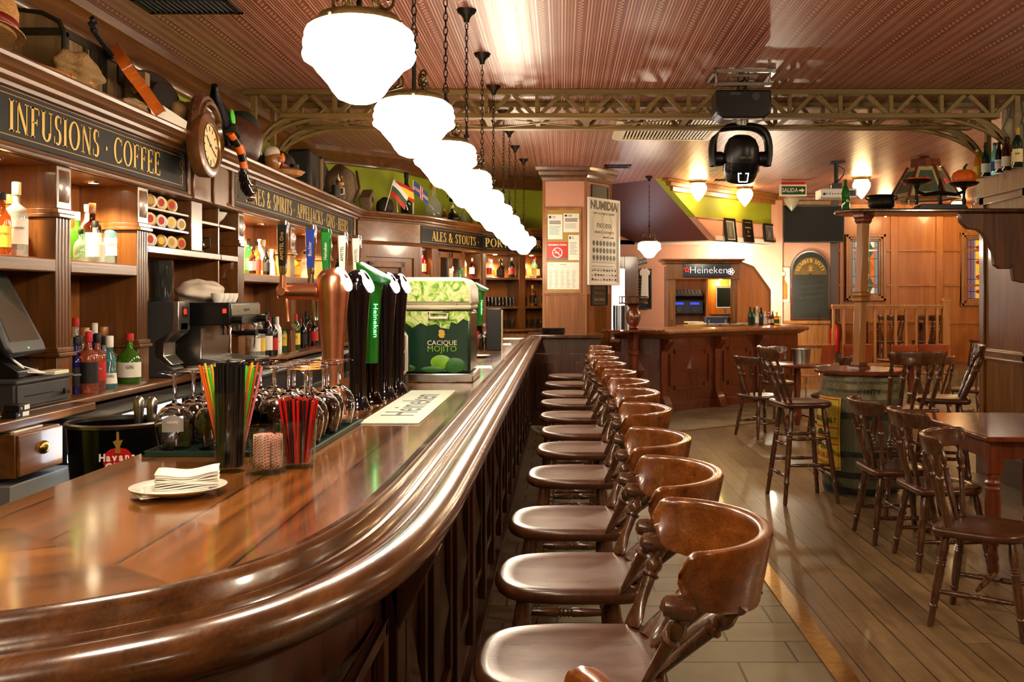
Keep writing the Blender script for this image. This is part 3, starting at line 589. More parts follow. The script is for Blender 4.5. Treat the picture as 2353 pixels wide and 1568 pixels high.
# ---------------------------------------------------------------- seats
LEGP = [(.013, 0), (.016, .02), (.0165, .2), (.021, .215), (.021, .228), (.0165, .243), (.019, .3), (.0205, .55), (.019, .66), (.0225, .675), (.0185, .69), (.0225, .705), (.0185, .72), (.0225, .735), (.018, .75), (.021, .82), (.021, .88), (.016, .97), (.015, 1)]
STRP = [(.008, 0), (.012, .18), (.0145, .4), (.0105, .435), (.0145, .455), (.0105, .475), (.0145, .5), (.0105, .525), (.0145, .545), (.0105, .565), (.0145, .6), (.012, .82), (.008, 1)]
SPIN = [(.009, 0), (.012, .04), (.015, .3), (.0155, .55), (.0125, .63), (.018, .66), (.018, .69), (.011, .72), (.017, .78), (.017, .84), (.010, .92), (.013, .96), (.013, 1)]
def ell(b, p0, p1, prof, lat, seg=12):
    p0, p1 = Vector(p0), Vector(p1); d = (p1-p0); L = d.length; z = d.normalized(); x = (Vector(lat)-z*Vector(lat).dot(z)).normalized(); y = z.cross(x); vs = []; n = len(prof)
    for rx, ry, t in prof:
        for i in range(seg): a = 2*PI*i/seg; vs.append(p0+z*(t*L)+x*(rx*math.cos(a))+y*(ry*math.sin(a)))
    fs = [(j*seg+i, j*seg+(i+1) % seg, (j+1)*seg+(i+1) % seg, (j+1)*seg+i) for j in range(n-1) for i in range(seg)]
    b.add(vs, fs+[tuple(range(seg))[::-1], tuple((n-1)*seg+i for i in range(seg))])
PAD = [(.030, .010, 0), (.033, .0105, .05), (.032, .011, .14), (.022, .012, .27), (.016, .0125, .4), (.0165, .014, .6), (.0155, .0145, .63), (.021, .021, .655), (.021, .021, .68), (.0135, .0135, .705), (.020, .020, .77), (.0205, .0205, .82), (.012, .012, .91), (.016, .016, .95), (.016, .016, 1)]
def seat_mesh(pts, z, th=.042, dish=.012):
    P = [(x, y) for x, y in pts]+[(x, -y) for x, y in pts[-2:0:-1]]; n = len(P); cx = sum(p[0] for p in P)/n
    rings = [(.0, z-th), (.93, z-th), (.975, z-th+.008), (1., z-th*.55), (.995, z-.012), (.97, z-.003), (.92, z), (.75, z-dish*.5), (.45, z-dish), (0, z-dish)]
    return MB().grid(lambda u, v: (cx+(P[int(round(v*n)) % n][0]-cx)*rings[int(round(u*(len(rings)-1)))][0], P[int(round(v*n)) % n][1]*rings[int(round(u*(len(rings)-1)))][0], rings[int(round(u*(len(rings)-1)))][1]), len(rings), n, False, True)
def smooth_outline(pts, k=4): return [tuple(v) for v in catmull(pts, k)]
DSEAT = smooth_outline([(.205, 0), (.20, .07), (.18, .135), (.13, .182), (.03, .205), (-.09, .205), (-.165, .200), (-.194, .182), (-.204, .12), (-.205, 0)])
def bow_mesh(xc, a, bw, z0, z1, tipdrop, th=.028, ext=8, flare=.03, n=41):
    """curved back rail: opening towards +x, deepest at -x"""
    sec = [(-.5, 0), (-.42, .0), (-.5, .06), (-.55, .5), (-.62, .9), (-.5, .98), (-.1, 1.0), (.42, .97), (.55, .90), (.5, .5), (.5, .06), (.42, 0)]
    sec = [(-.45, .0), (-.5, .05), (-.5, .5), (-.56, .86), (-.62, .93), (-.5, .985), (-.1, 1.), (.35, .985), (.5, .93), (.5, .5), (.5, .05), (.45, 0.)]
    A = math.radians(90+ext)
    def f(u, v):
        t = 2*u-1; ph = t*A; k = int(round(v*len(sec))) % len(sec); q, w = sec[k]
        e = max(0, (abs(t)-.88)/.12); shrink = math.sqrt(max(0.0, 1-e*e*.94)); hh = (z1-z0)-tipdrop*abs(t)**1.5
        zc = z1-hh*.5; z = zc+(w-.5)*hh*shrink; rr = q*th*shrink+flare*(w-.5)
        x = -math.cos(ph); y = math.sin(ph); nx, ny = x*bw, y*a; l = math.hypot(nx, ny)
        return (xc+x*a+nx/l*rr, y*bw+ny/l*rr, z)
    b = MB(); b.grid(f, n, len(sec), False, True)
    for u in (0, 1): b.add([f(u, k/len(sec)) for k in range(len(sec))], [tuple(range(len(sec)))])
    return b
def legs(root, z, tx, ty, fx, fy, m, sc=1., rows=((.33, 0), (.33, 1)), fx2=None):
    fx2 = fx2 or fx
    q = {}
    for sx in (1, -1):
        for sy in (1, -1):
            p1 = Vector((sx*tx, sy*ty, z)); p0 = Vector((sx*(fx if sx > 0 else fx2), sy*fy, 0)); q[sx, sy] = (p0, p1)
            MB().turn(p0, p1, [(r*sc, t) for r, t in LEGP], 14).obj('leg', m, root)
    def at(k, h): p0, p1 = q[k]; return p0+(p1-p0)*(h/z)
    for h, side in rows:
        if side == 'H':
            a = (at((1, 1), h)+at((-1, 1), h))/2; c = (at((1, -1), h)+at((-1, -1), h))/2; MB().turn(a, c, [(r*sc, t) for r, t in STRP], 10).obj('stretcher', m, root)
        elif side: 
            for s in (1, -1): MB().turn(at((1, s), h), at((-1, s), h), [(r*sc, t) for r, t in STRP], 10).obj('stretcher', m, root)
        else:
            for s in (1, -1): MB().turn(at((s, 1), h), at((s, -1), h), [(r*sc, t) for r, t in STRP], 10).obj('stretcher', m, root)
# captain's stools: front is local +x
st = thing('bar_stool', 'x', 'bar stool', (.015, 2.16, 0), PI, group="captain stools along the bar")
seat_mesh(DSEAT, .74).obj('seat', 'w_seat', st, smooth=60)
legs(st, .70, .12, .125, .185, .19, 'w_stool', 1.15, ((.2, 0), (.26, 1), (.45, 1), (.5, 0)))
bow_mesh(-.215, .195, .252, .865, 1.025, .05, .028, 2).obj('back_rail', 'w_bow', st, smooth=60)
for s in (1, -1):
    for (bx_, by_), (tx_, ty_), pad in (((-.150, .178), (-.222, .250), 1), ((-.178, .115), (-.345, .185), 1), ((-.186, .04), (-.40, .07), 0)):
        b = MB(); lat = (0.4, s*1., 0) if pad else (0, 1, 0)
        ell(b, (bx_, s*by_, .735), (tx_, s*ty_, .90), PAD if pad else [(r*1.05, r*1.05, t) for r, t in SPIN], lat); b.obj('spindle', 'w_stool', st)
    MB().turn((-.175, s*.250, .92), (-.245, s*.252, .91), [(.008, 0), (.02, .1), (.024, .35), (.024, .65), (.02, .9), (.008, 1)], 14).obj('knob', 'w_stool', st)
SY = [2.16, 2.82, 3.5, 4.40, 5.15, 5.83, 6.58, 7.40, 8.10, 9.0, 9.9]; SX = [.012, .018, .018, .05, .075, .082, .06, .045, .035, .05, .07]
st['label'] = 'worn dark wooden captain stool with curved back, closest whole one to the camera'
for i in range(1, 11):
    lab = 'dark wooden captain stool along the bar, %s from the camera' % ORD[i] if i < 10 else 'dark wooden captain stool at the far end of the bar by the pillar'
    dup(st, loc=(SX[i], SY[i], 0), rz=PI+random.uniform(-.05, .05), label=lab)
dup(st, loc=(-.33, 1.30, 0), rz=math.radians(135), label='captain stool of which only the arm tip shows at the bottom edge')
# comb-back chairs and stools: front is local +x
def comb_chair(name, label, cat, sz, top, bw, a, hh, lean, nsp, m, pads, group, legsp, rows, sc=1.):
    t = thing(name, label, cat, (0, 0, 0), 0, group)
    seat_mesh(DSEAT, sz).obj('seat', 'w_seat', t, smooth=60)
    legs(t, sz-.04, *legsp, m, sc, rows)
    bow_mesh(-.17-lean+a, a, bw, top-hh, top, hh*.12, .024, 0 if a > .1 else -25, .02, 31).obj('back_rail', m, t, smooth=60)
    A = math.radians(90 if a > .1 else 65)
    for i in range(nsp):
        u = -1+2*i/(nsp-1); ph = u*A*.86; tx = -.17-lean+a-math.cos(ph)*a; ty = bw*math.sin(ph)
        b = MB(); p = ((-.165+.03*abs(u), u*.15, sz-.006), (tx, ty, top-hh*.85))
        ell(b, *p, PAD if (pads and abs(u) > .9) else [(r, r, t_) for r, t_ in SPIN], (0, 1, 0)); b.obj('spindle', m, t)
    return t
hs = comb_chair('high_stool', 'tall dark wooden stool with spindle back, left of the whiskey barrel', 'bar stool', .74, 1.145, .225, .09, .10, .13, 5, 'w_stool', False, 'high stools around the barrel', (.12, .12, .2, .2), ((.2, 0), (.28, 1), (.42, 0), (.47, 1)))
hs.location = (1.80, 7.46, 0); hs.rotation_euler.z = .12
dup(hs, loc=(2.40, 7.05, 0), rz=PI/2+.12, label='tall dark wooden stool with spindle back, turned to the right side of the barrel')
dup(hs, loc=(2.96, 7.75, 0), rz=PI*.9, label='tall dark wooden stool between the barrel and the wooden pillar')
dc = comb_chair('dining_chair', 'dark wooden chair at the left side of the table, closest to the camera', 'chair', .456, .875, .215, .13, .095, .10, 5, 'w_stool', True, 'dark spindle back chairs', (.14, .14, .2, .2), ((.16, 1), (.19, 'H')))
dc.location = (1.97, 4.62, 0); dc.rotation_euler.z = -.62
for x, y, r, l in ((2.16, 5.67, 0, 'dark wooden chair, middle one at the left side of the table'), (2.1, 6.26, .02, 'dark wooden chair at the far left corner of the table beside the barrel'),
                   (2.18, 10.85, .45, 'dark wooden chair standing by itself left of the tall stool'), (2.95, 10.9, 2.6, 'dark wooden chair behind the tall stool, turned to the back tables'),
                   (2.75, 12.6, -1.2, 'dark wooden chair behind the barrel facing the plywood chairs'), (4.05, 11.0, 1.7, 'dark wooden chair seen through the back of the right tall stool'), (4.75, 11.6, 2.4, 'dark wooden chair beside the far round tables by the pillar'), (7.05, 16.7, 2.8, 'dark wooden chair on the raised floor near the pillar')):
    dup(dc, loc=(x, y, .35 if y > 16 else 0), rz=r, label=l)

# ---------------------------------------------------------------- tables
TLEG = [(.022, 0), (.034, .02), (.036, .06), (.028, .09), (.036, .12), (.03, .15), (.026, .2), (.040, .24), (.046, .3), (.046, .55), (.038, .62), (.048, .64), (.038, .66), (.048, .685), (.038, .71), (.045, .74), (.04, .76)]
tb = thing('pub_table', 'red-brown varnished wooden table with turned legs and cut corners', 'table', (2.68, 5.92, 0))
c = .14; w, d = .40, .575
P = [(-w, -d), (w-c, -d), (w, -d+c), (w, d-c), (w-c, d), (-w, d)]
wood('w_table', (70, 26, 11), (142, 66, 30), .18, 1, .7, .8, bmp=.02)
b = MB(); b.prism(P, .732, .76); b.obj('table_top', 'w_table', tb, .006)
b = MB(); b.bx(-w+.05, w-.05, -d+.06, -d+.085, .63, .732); b.bx(-w+.05, w-.05, d-.085, d-.06, .63, .732); b.bx(-w+.05, -w+.075, -d+.06, d-.06, .63, .732); b.bx(w-.075, w-.05, -d+.06, d-.06, .63, .732); b.obj('apron', 'w_red', tb, .006)
for sx in (-1, 1):
    for sy in (-1, 1):
        b = MB(); x, y = sx*(w-.075), sy*(d-.09); b.lathe([(r*.92, t*.73) for r, t in TLEG], (x, y, 0), 18); b.bx(x-.042, x+.042, y-.042, y+.042, .55, .732); b.obj('leg', 'w_redv', tb, .003)
t2 = thing('pub_table', 'red-brown table of which only a corner shows at the right edge', 'table', (3.02, 4.62, 0))
b = MB(); b.prism([(-.5, -.4), (.4, -.4), (.4, .38), (-.5, .38)], .732, .76); b.obj('table_top', 'w_table', t2, .006)
for x, y in ((-.42, .30), (.32, .3)): MB().lathe([(r, t*.73/.76) for r, t in TLEG], (x, y, 0), 16).obj('leg', 'w_redv', t2)
def small_table(name, label, x, y, r, z=.74, g=None):
    t = thing(name, label, 'table', (x, y, 0), 0, g); MB().lathe([(r-.01, z-.03), (r, z-.02), (r, z-.005), (r-.01, z)], seg=40).obj('table_top', 'w_table', t); MB().lathe([(.03, 0.02), (.05, .2), (.03, .35), (.045, .5), (.035, z-.03)], seg=18).obj('column', 'w_redv', t)
    for k in range(3):
        a = k*2*PI/3; MB().tube([(.03*math.cos(a), .03*math.sin(a), .16), (.15*math.cos(a), .15*math.sin(a), .12), (.28*math.cos(a), .28*math.sin(a), .022)], [.022, .02, .02], 8).obj('leg', 'w_redv', t)
    return t
small_table('round_table', 'round dark wooden table behind the left tall stool', 2.75, 11.6, .4)
small_table('round_table', 'round dark wooden table in the back by the pillar', 4.35, 12.4, .42)
# plywood chairs on thin metal legs
pc = thing('plywood_chair', 'reddish plywood chair at the back wall, leftmost of the row', 'chair', (3.42, 13.6, 0), 2.4, 'reddish plywood chairs')
b = MB(); b.grid(lambda u, v: (.2-.4*u, (v-.5)*(.40-.04*u), .46-.02*math.sin(u*PI)), 8, 6); b.obj('seat', 'w_ply', pc, solid=.012)
b = MB(); b.grid(lambda u, v: (-.22-.05*u-.02*math.sin(v*PI), (v-.5)*(.36+.05*u), .60+.27*u), 6, 8); b.obj('backrest', 'w_ply', pc, solid=.012, bevel=.002)
for s in (1, -1):
    MB().tube([(.2, s*.19, 0), (.17, s*.17, .45)], .01).obj('leg', 'chrome', pc); MB().tube([(-.24, s*.19, 0), (-.19, s*.17, .45), (-.24, s*.12, .62)], .01).obj('leg', 'chrome', pc)
for x, y, r, l in ((4.02, 13.9, 1.7, 'reddish plywood chair beside the fire extinguisher'), (4.55, 13.7, 1.9, 'reddish plywood chair just right of the barrel post'), (5.15, 13.9, 1.4, 'pale shining plywood chair under the railing')):
    dup(pc, loc=(x, y, 0), rz=r, label=l)

# ---------------------------------------------------------------- whiskey barrel table with post and shelf
br = thing('barrel_table', 'old green-stained whiskey barrel with round table top and yellow paper label', 'barrel table', (2.33, 7.75, 0), math.radians(-120))
BP = [(.272, 0), (.29, .10), (.306, .22), (.318, .36), (.323, .47), (.318, .58), (.306, .71), (.29, .83), (.278, .925)]
def br_r(z):
    for (r0, a), (r1, c_) in zip(BP, BP[1:]):
        if a <= z <= c_: return r0+(r1-r0)*(z-a)/(c_-a)
    return BP[-1][0]
b = MB(); b.lathe(BP, seg=96, wob=lambda a, z: 1-.006*(abs(math.sin(a*12)) < .13)); b.obj('staves', 'w_barrel', br, smooth=25)
mat('hoop', (112, 104, 74), .5, .4, var=.4, vs=18., bmp=.2); mat('hoop_dark', (44, 46, 42), .5, .5, var=.4, vs=18.)
for k, (z, w_, m) in enumerate(((.045, .05, 'hoop_dark'), (.17, .045, 'hoop_dark'), (.33, .04, 'hoop_dark'), (.62, .05, 'hoop_dark'), (.765, .05, 'hoop'), (.835, .045, 'hoop'), (.90, .045, 'hoop'))):
    MB().lathe([(br_r(z-w_/2), z-w_/2), (br_r(z-w_/2)+.006, z-w_/2), (br_r(z+w_/2)+.006, z+w_/2), (br_r(z+w_/2), z+w_/2)], seg=64, caps=False).obj('hoop', m, br)
MB().lathe([(.335, .925), (.35, .93), (.353, .945), (.346, .957), (0, .957)], seg=64).obj('table_top', 'w_table', br, smooth=40)
A0, A1 = math.radians(-88), math.radians(-14)
def onb(o): return lambda a, z: ((br_r(z)+o)*math.cos(a), (br_r(z)+o)*math.sin(a), z)
mat('label_yellow', (206, 178, 54), .6, var=.18, vs=14.)
f = onb(.0085); lb = MB().grid(lambda u, v: f(A0+(A1-A0)*u, .20+.55*v), 24, 20).obj('label', 'label_yellow', br, smooth=180)
b = MB(); f = onb(.010)
for z in (.215, .735, .52, .445, .395): b.grid(lambda u, v: f(A0+.04+(A1-A0-.08)*u, z-.004+.008*v), 20, 2)
for a in (A0+.05, A1-.05): b.grid(lambda u, v: f(a-.006+.012*u, .215+.52*v), 2, 16)
b.obj('label_border', 'red', lb, smooth=0, solid=.0008)
def bar_text(s, z, size, m, am, sx=1.):
    n = len(s)
    for i, ch in enumerate(s):
        if ch == ' ': continue
        a = am+(i-(n-1)/2)*size*.66*sx/.33; R = br_r(z)+.0105
        o = text(ch, size, basis((R*math.cos(a), R*math.sin(a), z), (-math.sin(a), math.cos(a), 0), (0, 0, 1)), m, lb, sx=sx*.95)
AM = math.radians(-50)
bar_text('SINGLE MALT', .575, .055, 'black', AM, .9); bar_text('POT STILL', .365, .045, 'black', AM); bar_text('WHISKEY', .30, .06, 'red', AM); bar_text('DISTILLED', .245, .032, 'red', AM)
b = MB(); b.grid(lambda u, v: f(AM-.2+.4*u, .455+.05*v*math.sin(u*PI)), 14, 4); b.obj('label_drawing', 'dark_grey', lb, smooth=0, solid=.0008)
bar_text('KINTY', .80, .06, 'black', math.radians(25), 1.)

px = thing('wooden_post', 'square wooden post rising from the barrel top to the shelf', 'post', (2.315, 7.75, .957), .5)
def sq(b, prof, dx=0.):
    zt = 1.2
    for (r0, z0), (r1, z1) in zip(prof, prof[1:]):
        o0, o1 = dx*z0/zt, dx*z1/zt; b.add([(o0+sx*r0, sy*r0, z0) for sx, sy in ((-1, -1), (1, -1), (1, 1), (-1, 1))]+[(o1+sx*r1, sy*r1, z1) for sx, sy in ((-1, -1), (1, -1), (1, 1), (-1, 1))], [(0, 1, 5, 4), (1, 2, 6, 5), (2, 3, 7, 6), (3, 0, 4, 7), (0, 3, 2, 1), (4, 5, 6, 7)])
b = MB(); sq(b, [(.036, .04), (.036, .52)], .05); sq(b, [(.036, .585), (.036, 1.15)], .05); b.obj('shaft', 'w_light', px, .008)
b = MB(); sq(b, [(.062, 0), (.058, .015), (.045, .03), (.042, .05)], .05); b.obj('foot', 'w_red', px)
b = MB(); sq(b, [(.038, .515), (.05, .53), (.05, .545), (.042, .555), (.052, .57), (.052, .585), (.038, .60)], .05); b.obj('collar', 'w_light', px)
b = MB(); sq(b, [(.038, 1.13), (.046, 1.15), (.046, 1.165), (.055, 1.18), (.058, 1.2)], .05); b.obj('capital', 'w_red', px)
sh = thing('high_shelf', 'dark wooden shelf carried by the post and the carved bracket on the pillar', 'shelf', (2.9, 7.78, 2.16))
P = [(-.76+.17-.17*math.cos(a), .20*math.sin(a)) for a in [PI/2-PI*k/12 for k in range(13)]]; P = [(-.6, .20)]+[(-.6-.16*math.cos(a), .2*math.sin(a)) for a in [PI/2-PI*k/10 for k in range(1, 10)]]+[(-.6, -.2), (.72, -.2), (.72, .2)]
b = MB(); b.prism(P, 0, .03); b.obj('board', 'w_edge', sh, .01)
b = MB(); b.prism([(.72, 0), (.16, 0), (.17, -.07), (.22, -.12), (.30, -.13), (.34, -.16), (.42, -.30), (.43, -.40), (.47, -.43), (.55, -.43), (.56, -.40), (.58, -.52), (.66, -.54), (.67, -.50), (.72, -.50)], -.03, .03, basis((0, -.1, 0), (1, 0, 0), (0, 0, 1))); b.obj('bracket', 'w_cab', sh, .008)

# ---------------------------------------------------------------- wooden pillar on the right, with stone behind
pr = thing('wooden_pillar', 'broad panelled oak pillar with heavy cornice at the right edge', 'pillar', (3.95, 7.85, 0))
b = MB(); b.bx(-.33, .33, -.95, .73, 0, 2.44); b.obj('shaft', 'w_oak', pr, smooth=0)
b = MB()
for y0, y1 in ((-.95, -.86), (.64, .73), (-.15, -.07)): b.bx(-.352, -.33, y0, y1, .12, 2.42)
for z0, z1 in ((.12, .25), (.98, 1.08), (2.3, 2.44)): b.bx(-.352, -.33, -.95, .73, z0, z1)
for z in (1.0, 1.06): b.tube([(-.354, -.95, z), (-.354, .73, z)], .014, 8)
b.bx(-.33, .33, -.972, -.95, .12, .25); b.bx(-.33, -.25, -.972, -.95, .12, 2.44); b.bx(-.33, .33, -.972, -.95, 2.3, 2.44)
b.obj('frame', 'w_oak', pr, .005)
loop = [(-.35, .73), (-.35, -.97), (.33, -.97), (.33, .73)]
b = MB(); b.sweep(loop, [(-.02, 0), (.09, 0), (.09, .10), (.075, .12), (.06, .13), (.05, .16), (.03, .18), (.02, .22), (-.02, .22)], closed=True, side=-1); b.obj('base', 'w_front', pr)
b = MB(); b.sweep(loop, [(-.02, 2.36), (.01, 2.37), (.02, 2.40), (.05, 2.42), (.06, 2.45), (.10, 2.47), (.115, 2.49), (.15, 2.50), (.155, 2.525), (-.02, 2.525)], closed=True, side=-1); b.bx(-.35, .33, -.97, .73, 2.5, 2.525); b.obj('cornice', 'w_oak', pr)
b = MB(); b.bx(3.98, 4.5, 8.0, 9.0, 2.525, CZ); struct(b.obj('pillar_stone', 'stone_wall', smooth=0))

# ---------------------------------------------------------------- ceiling truss
tr = thing('ceiling_truss', 'long olive-painted lattice truss spanning the room below the ceiling', 'truss', (0, 8.37, 0))
XL, XR, Pp = -2.58, 3.80, .411
def bar_(b, p0, p1, w=.035, d=.03):
    p0, p1 = Vector(p0), Vector(p1); q = (p1-p0).to_track_quat('Z', 'Y').to_matrix().to_4x4(); b.M = T((p0+p1)/2) @ q; b.box((0, 0, 0), (d, w, (p1-p0).length)); b.M = Matrix.Identity(4)
for y in (-.27, .27):
    b = MB(); b.bx(XL, XR, y-.05, y+.05, 3.155, 3.198); b.obj('chord', 'w_beam', tr, .003)
    b = MB(); b.bx(XL+.3, XR-.25, y-.05, y+.05, 2.965, 3.003); b.obj('chord', 'w_beam', tr, .003)
    b = MB(); x = XL+.1; up = False
    n = int((XR-XL)/Pp)
    for i in range(n+1):
        xx = XR-.30-i*Pp
        if xx < XL+.05: break
        bar_(b, (xx, y, 3.0), (xx, y, 3.16), .04, .03)
        for s in (1, -1): bar_(b, (xx+s*.03, y, 3.0), (xx+s*(Pp/2-.02), y, 3.155), .03, .04)
    b.obj('lattice', 'w_beam', tr)
    for s, X0, r in ((1, XR-.12, .42), (-1, XL+.10, .36)):
        b = MB(); b.tube([(X0-s*r+s*r*math.sin(a), y, 2.98-r+r*math.cos(a)) for a in [k*PI/2/10 for k in range(11)]], .024, 6)
        b.tube([(X0-s*r*1.9+s*r*1.9*math.sin(a), y, 2.98-r*.9+r*.9*math.cos(a)) for a in [k*PI/2/10 for k in range(11)]], .018, 6)
        for k in range(4): a = PI/2*(k+.7)/4.6; bar_(b, (X0-s*r+s*r*math.sin(a), y, 2.98-r+r*math.cos(a)), (X0+s*.0, y, 2.98-r+r*math.cos(a)*.4), .03, .03)
        bar_(b, (X0+s*.02, y, 2.52 if s > 0 else 2.6), (X0+s*.02, y, 3.15), .05, .04)
        b.obj('arch', 'w_beam', tr)
b = MB()
n = int((XR-XL-.5)/(2*Pp))
for i in range(n+1):
    x0 = XR-.30-i*2*Pp; x1 = x0-2*Pp
    if x1 < XL+.2: break
    bar_(b, (x0, -.25, 2.975), (x1, .25, 2.975), .006, .03); bar_(b, (x0, .25, 2.982), (x1, -.25, 2.982), .006, .03); bar_(b, (x0, -.25, 2.985), (x0, .25, 2.985), .006, .05); bar_(b, ((x0+x1)/2, -.25, 2.985), ((x0+x1)/2, .25, 2.985), .006, .04)
b.obj('bracing', 'w_beam', tr, smooth=0)

# ---------------------------------------------------------------- octagonal pillar with notice board
op = thing('notice_pillar', 'pink and wood clad pillar with cornice holding the notice board', 'pillar', (0, 0, 0))
pl = [(-.23, 12.95), (.315, 12.95), (.66, 13.42), (.66, 13.6), (.3, 14.05), (-.23, 14.05)]
b = MB(); b.prism(pl, 0, CZ); b.k = 1; b.sweep(pl, [(-.01, 0), (.012, 0), (.012, 1.555), (-.01, 1.555)], closed=True, side=1); b.obj('shaft', ['pink_wall', 'w_back'], op, smooth=0)
b = MB(); b.sweep(pl, [(-.01, 3.02), (.02, 3.03), (.03, 3.07), (.06, 3.1), (.07, 3.14), (.10, 3.16), (.105, 3.198), (-.01, 3.198)], closed=True, side=1); b.obj('cornice', 'w_cabh', op, smooth=30)
b = MB()
for x, y in pl[:3]: b.bx(x-.018, x+.018, y-.018, y+.018, 0, 3.03)
b.bx(-.23, .315, 12.93, 12.95, 1.535, 1.57); b.obj('corner_trim', 'w_light', op, .004)

# ---------------------------------------------------------------- second bar
b2 = thing('second_bar', 'dark red wooden bar with raised diamond panels in front of the music corner', 'bar counter', (2, 13.8, 0))
off = Vector((-2, -13.8, 0)); path = [(.70, 13.12), (1.31, 13.05), (2.14, 13.85), (2.83, 14.42), (3.55, 14.95)]
b = MB(); b.M = T(off); b.sweep(path, [(-.42, 0), (-.42, .98), (0, .98), (0, .12), (.035, .10), (.035, 0)]); b.obj('front', 'w_red', b2, smooth=0)
b = MB(); b.M = T(off); b.sweep(path, [(-.45, 1.02), (.16, 1.02), (.20, 1.03), (.215, 1.05), (.21, 1.075), (.18, 1.088), (.13, 1.09), (.10, 1.102), (.06, 1.105), (-.45, 1.105)]); b.sweep(path, [(-.02, .97), (.05, .975), (.06, .99), (.12, 1.0), (.13, 1.02), (-.02, 1.02)]); b.obj('counter_top', 'w_back', b2, smooth=35)
for i in range(4):
    p, q = Vector(path[i]), Vector(path[i+1]); d = (q-p).normalized(); nn = Vector((d.y, -d.x)); Ls = (q-p).length
    M = T(off) @ basis((p.x, p.y, 0), (d.x, d.y, 0), (0, 0, 1))   # local z = outward
    b = MB(); b.M = M
    a, c = .16, Ls-.12
    fr = [(a, .34), (a+.1, .34), (a+.1, .28), (c-.1, .28), (c-.1, .34), (c, .34), (c, .76), (c-.1, .76), (c-.1, .82), (a+.1, .82), (a+.1, .76), (a, .76)]
    fr2 = [((x-(a+c)/2)*.88+(a+c)/2, (y-.55)*.9+.55) for x, y in fr]; k = len(fr)
    vs_ = [(x, y, 0) for x, y in fr]+[(x, y, .02) for x, y in fr]+[(x, y, .02) for x, y in fr2]+[(x, y, .004) for x, y in fr2]
    b.add(vs_, [(j*k+u, j*k+(u+1) % k, (j+1)*k+(u+1) % k, (j+1)*k+u) for j in range(3) for u in range(k)]+[tuple(3*k+u for u in range(k))])
    cx = (a+c)/2; b.add([(cx-.075, .55, .005), (cx, .42, .005), (cx+.075, .55, .005), (cx, .68, .005), (cx, .55, .035)], [(0, 1, 4), (1, 2, 4), (2, 3, 4), (3, 0, 4)])
    b.obj('panel', 'w_red', b2, smooth=20)
    b = MB(); b.M = M; b.box((.02, .5, .02), (.11, .96, .04)); b.add([(x, y, z) for x in (-.045, .085) for y, z in ((.80, .04), (.97, .04), (.97, .16), (.93, .16))], [(0, 1, 2, 3), (4, 7, 6, 5), (0, 4, 5, 1), (1, 5, 6, 2), (2, 6, 7, 3), (3, 7, 4, 0)]); b.add([(x, y, z) for x in (-.045, .085) for y, z in ((0, .04), (.22, .04), (.2, .07), (.03, .15), (0, .15))], [(0, 1, 2, 3, 4), (5, 9, 8, 7, 6), (0, 5, 6, 1), (1, 6, 7, 2), (2, 7, 8, 3), (3, 8, 9, 4), (4, 9, 5, 0)])
    b.obj('pilaster', 'w_redv', b2, .004)
# little round stand in front of it
rs = thing('round_stand', 'turned wooden stand with round shelf and small gallery tray on top', 'stand', (.90, 12.45, 0))
b = MB(); b.lathe([(.07, 0), (.07, .03), (.05, .05), (.05, .78), (.07, .80), (.07, .84), (.055, .86), (.062, .98), (.08, 1.02), (.08, 1.08)], seg=8); b.obj('column', 'w_redv', rs, smooth=0)
MB().lathe([(.37, 1.085), (.395, 1.09), (.40, 1.10), (.395, 1.115), (.0, 1.115)], seg=48).obj('shelf', 'w_table', rs)
b = MB(); b.lathe([(.05, 1.115), (.065, 1.13), (.045, 1.15), (.07, 1.19), (.085, 1.24), (.085, 1.29), (.06, 1.35), (.045, 1.38), (.075, 1.41), (.07, 1.43)], seg=24, wob=lambda a, z: 1+.06*math.cos(8*a)*(1.16 < z < 1.37)); b.obj('carved_vase', 'w_redv', rs, smooth=50)
b = MB(); b.lathe([(.18, 1.43), (.185, 1.44), (.18, 1.45), (0, 1.45)], seg=32); b.tube([(.175*math.cos(k*PI/16), .175*math.sin(k*PI/16), 1.52) for k in range(32)], .008, 6, True)
for k in range(10): b.cyl((.175*math.cos(k*PI/5), .175*math.sin(k*PI/5), 1.45), (.175*math.cos(k*PI/5), .175*math.sin(k*PI/5), 1.52), .006, 6)
b.obj('gallery_tray', 'w_edge', rs)
# ---------------------------------------------------------------- far corner of the back bar
uC = thing('back_bar_cabinet', 'dark oak back bar cabinet at the far end under the sign for ales and stouts', 'cabinet', (0, 0, 0))
pB, pC, pD, pE = (-2.18, 10.66), (-1.62, 11.35), (-1.03, 13.05), (.02, 13.72)
BP_ = [pB, pC, pD, pE]
b = MB(); b.sweep(BP_, CORN); b.obj('cornice', 'w_cabh', uC, smooth=35)
b = MB(); b.sweep(BP_, [(-.12, 2.09), (0, 2.09), (0, 2.36), (-.12, 2.36)]); b.sweep(BP_, FRAME); b.obj('frieze', 'w_cabh', uC, smooth=30)
b = MB(); b.sweep(BP_, [(-.45, 2.40), (0, 2.40), (0, 2.42), (-.45, 2.42)]); b.sweep(BP_[1:], [(-.34, 2.085), (-.01, 2.085), (-.01, 2.1), (-.34, 2.1)]); b.obj('soffit', 'w_cab', uC, smooth=0)
b = MB(); b.sweep(BP_[1:], [(-.36, 1.0), (-.33, 1.0), (-.33, 2.4), (-.36, 2.4)]); b.obj('back_panel', 'w_back', uC, smooth=0)
b = MB(); b.sweep(BP_, [(-.34, 0), (.02, 0), (.02, 1.05), (-.34, 1.05)]); b.sweep(BP_, [(-.34, 1.05), (.10, 1.05), (.11, 1.07), (.10, 1.09), (-.34, 1.09)]); b.obj('base_counter', 'w_cab', uC, smooth=0)
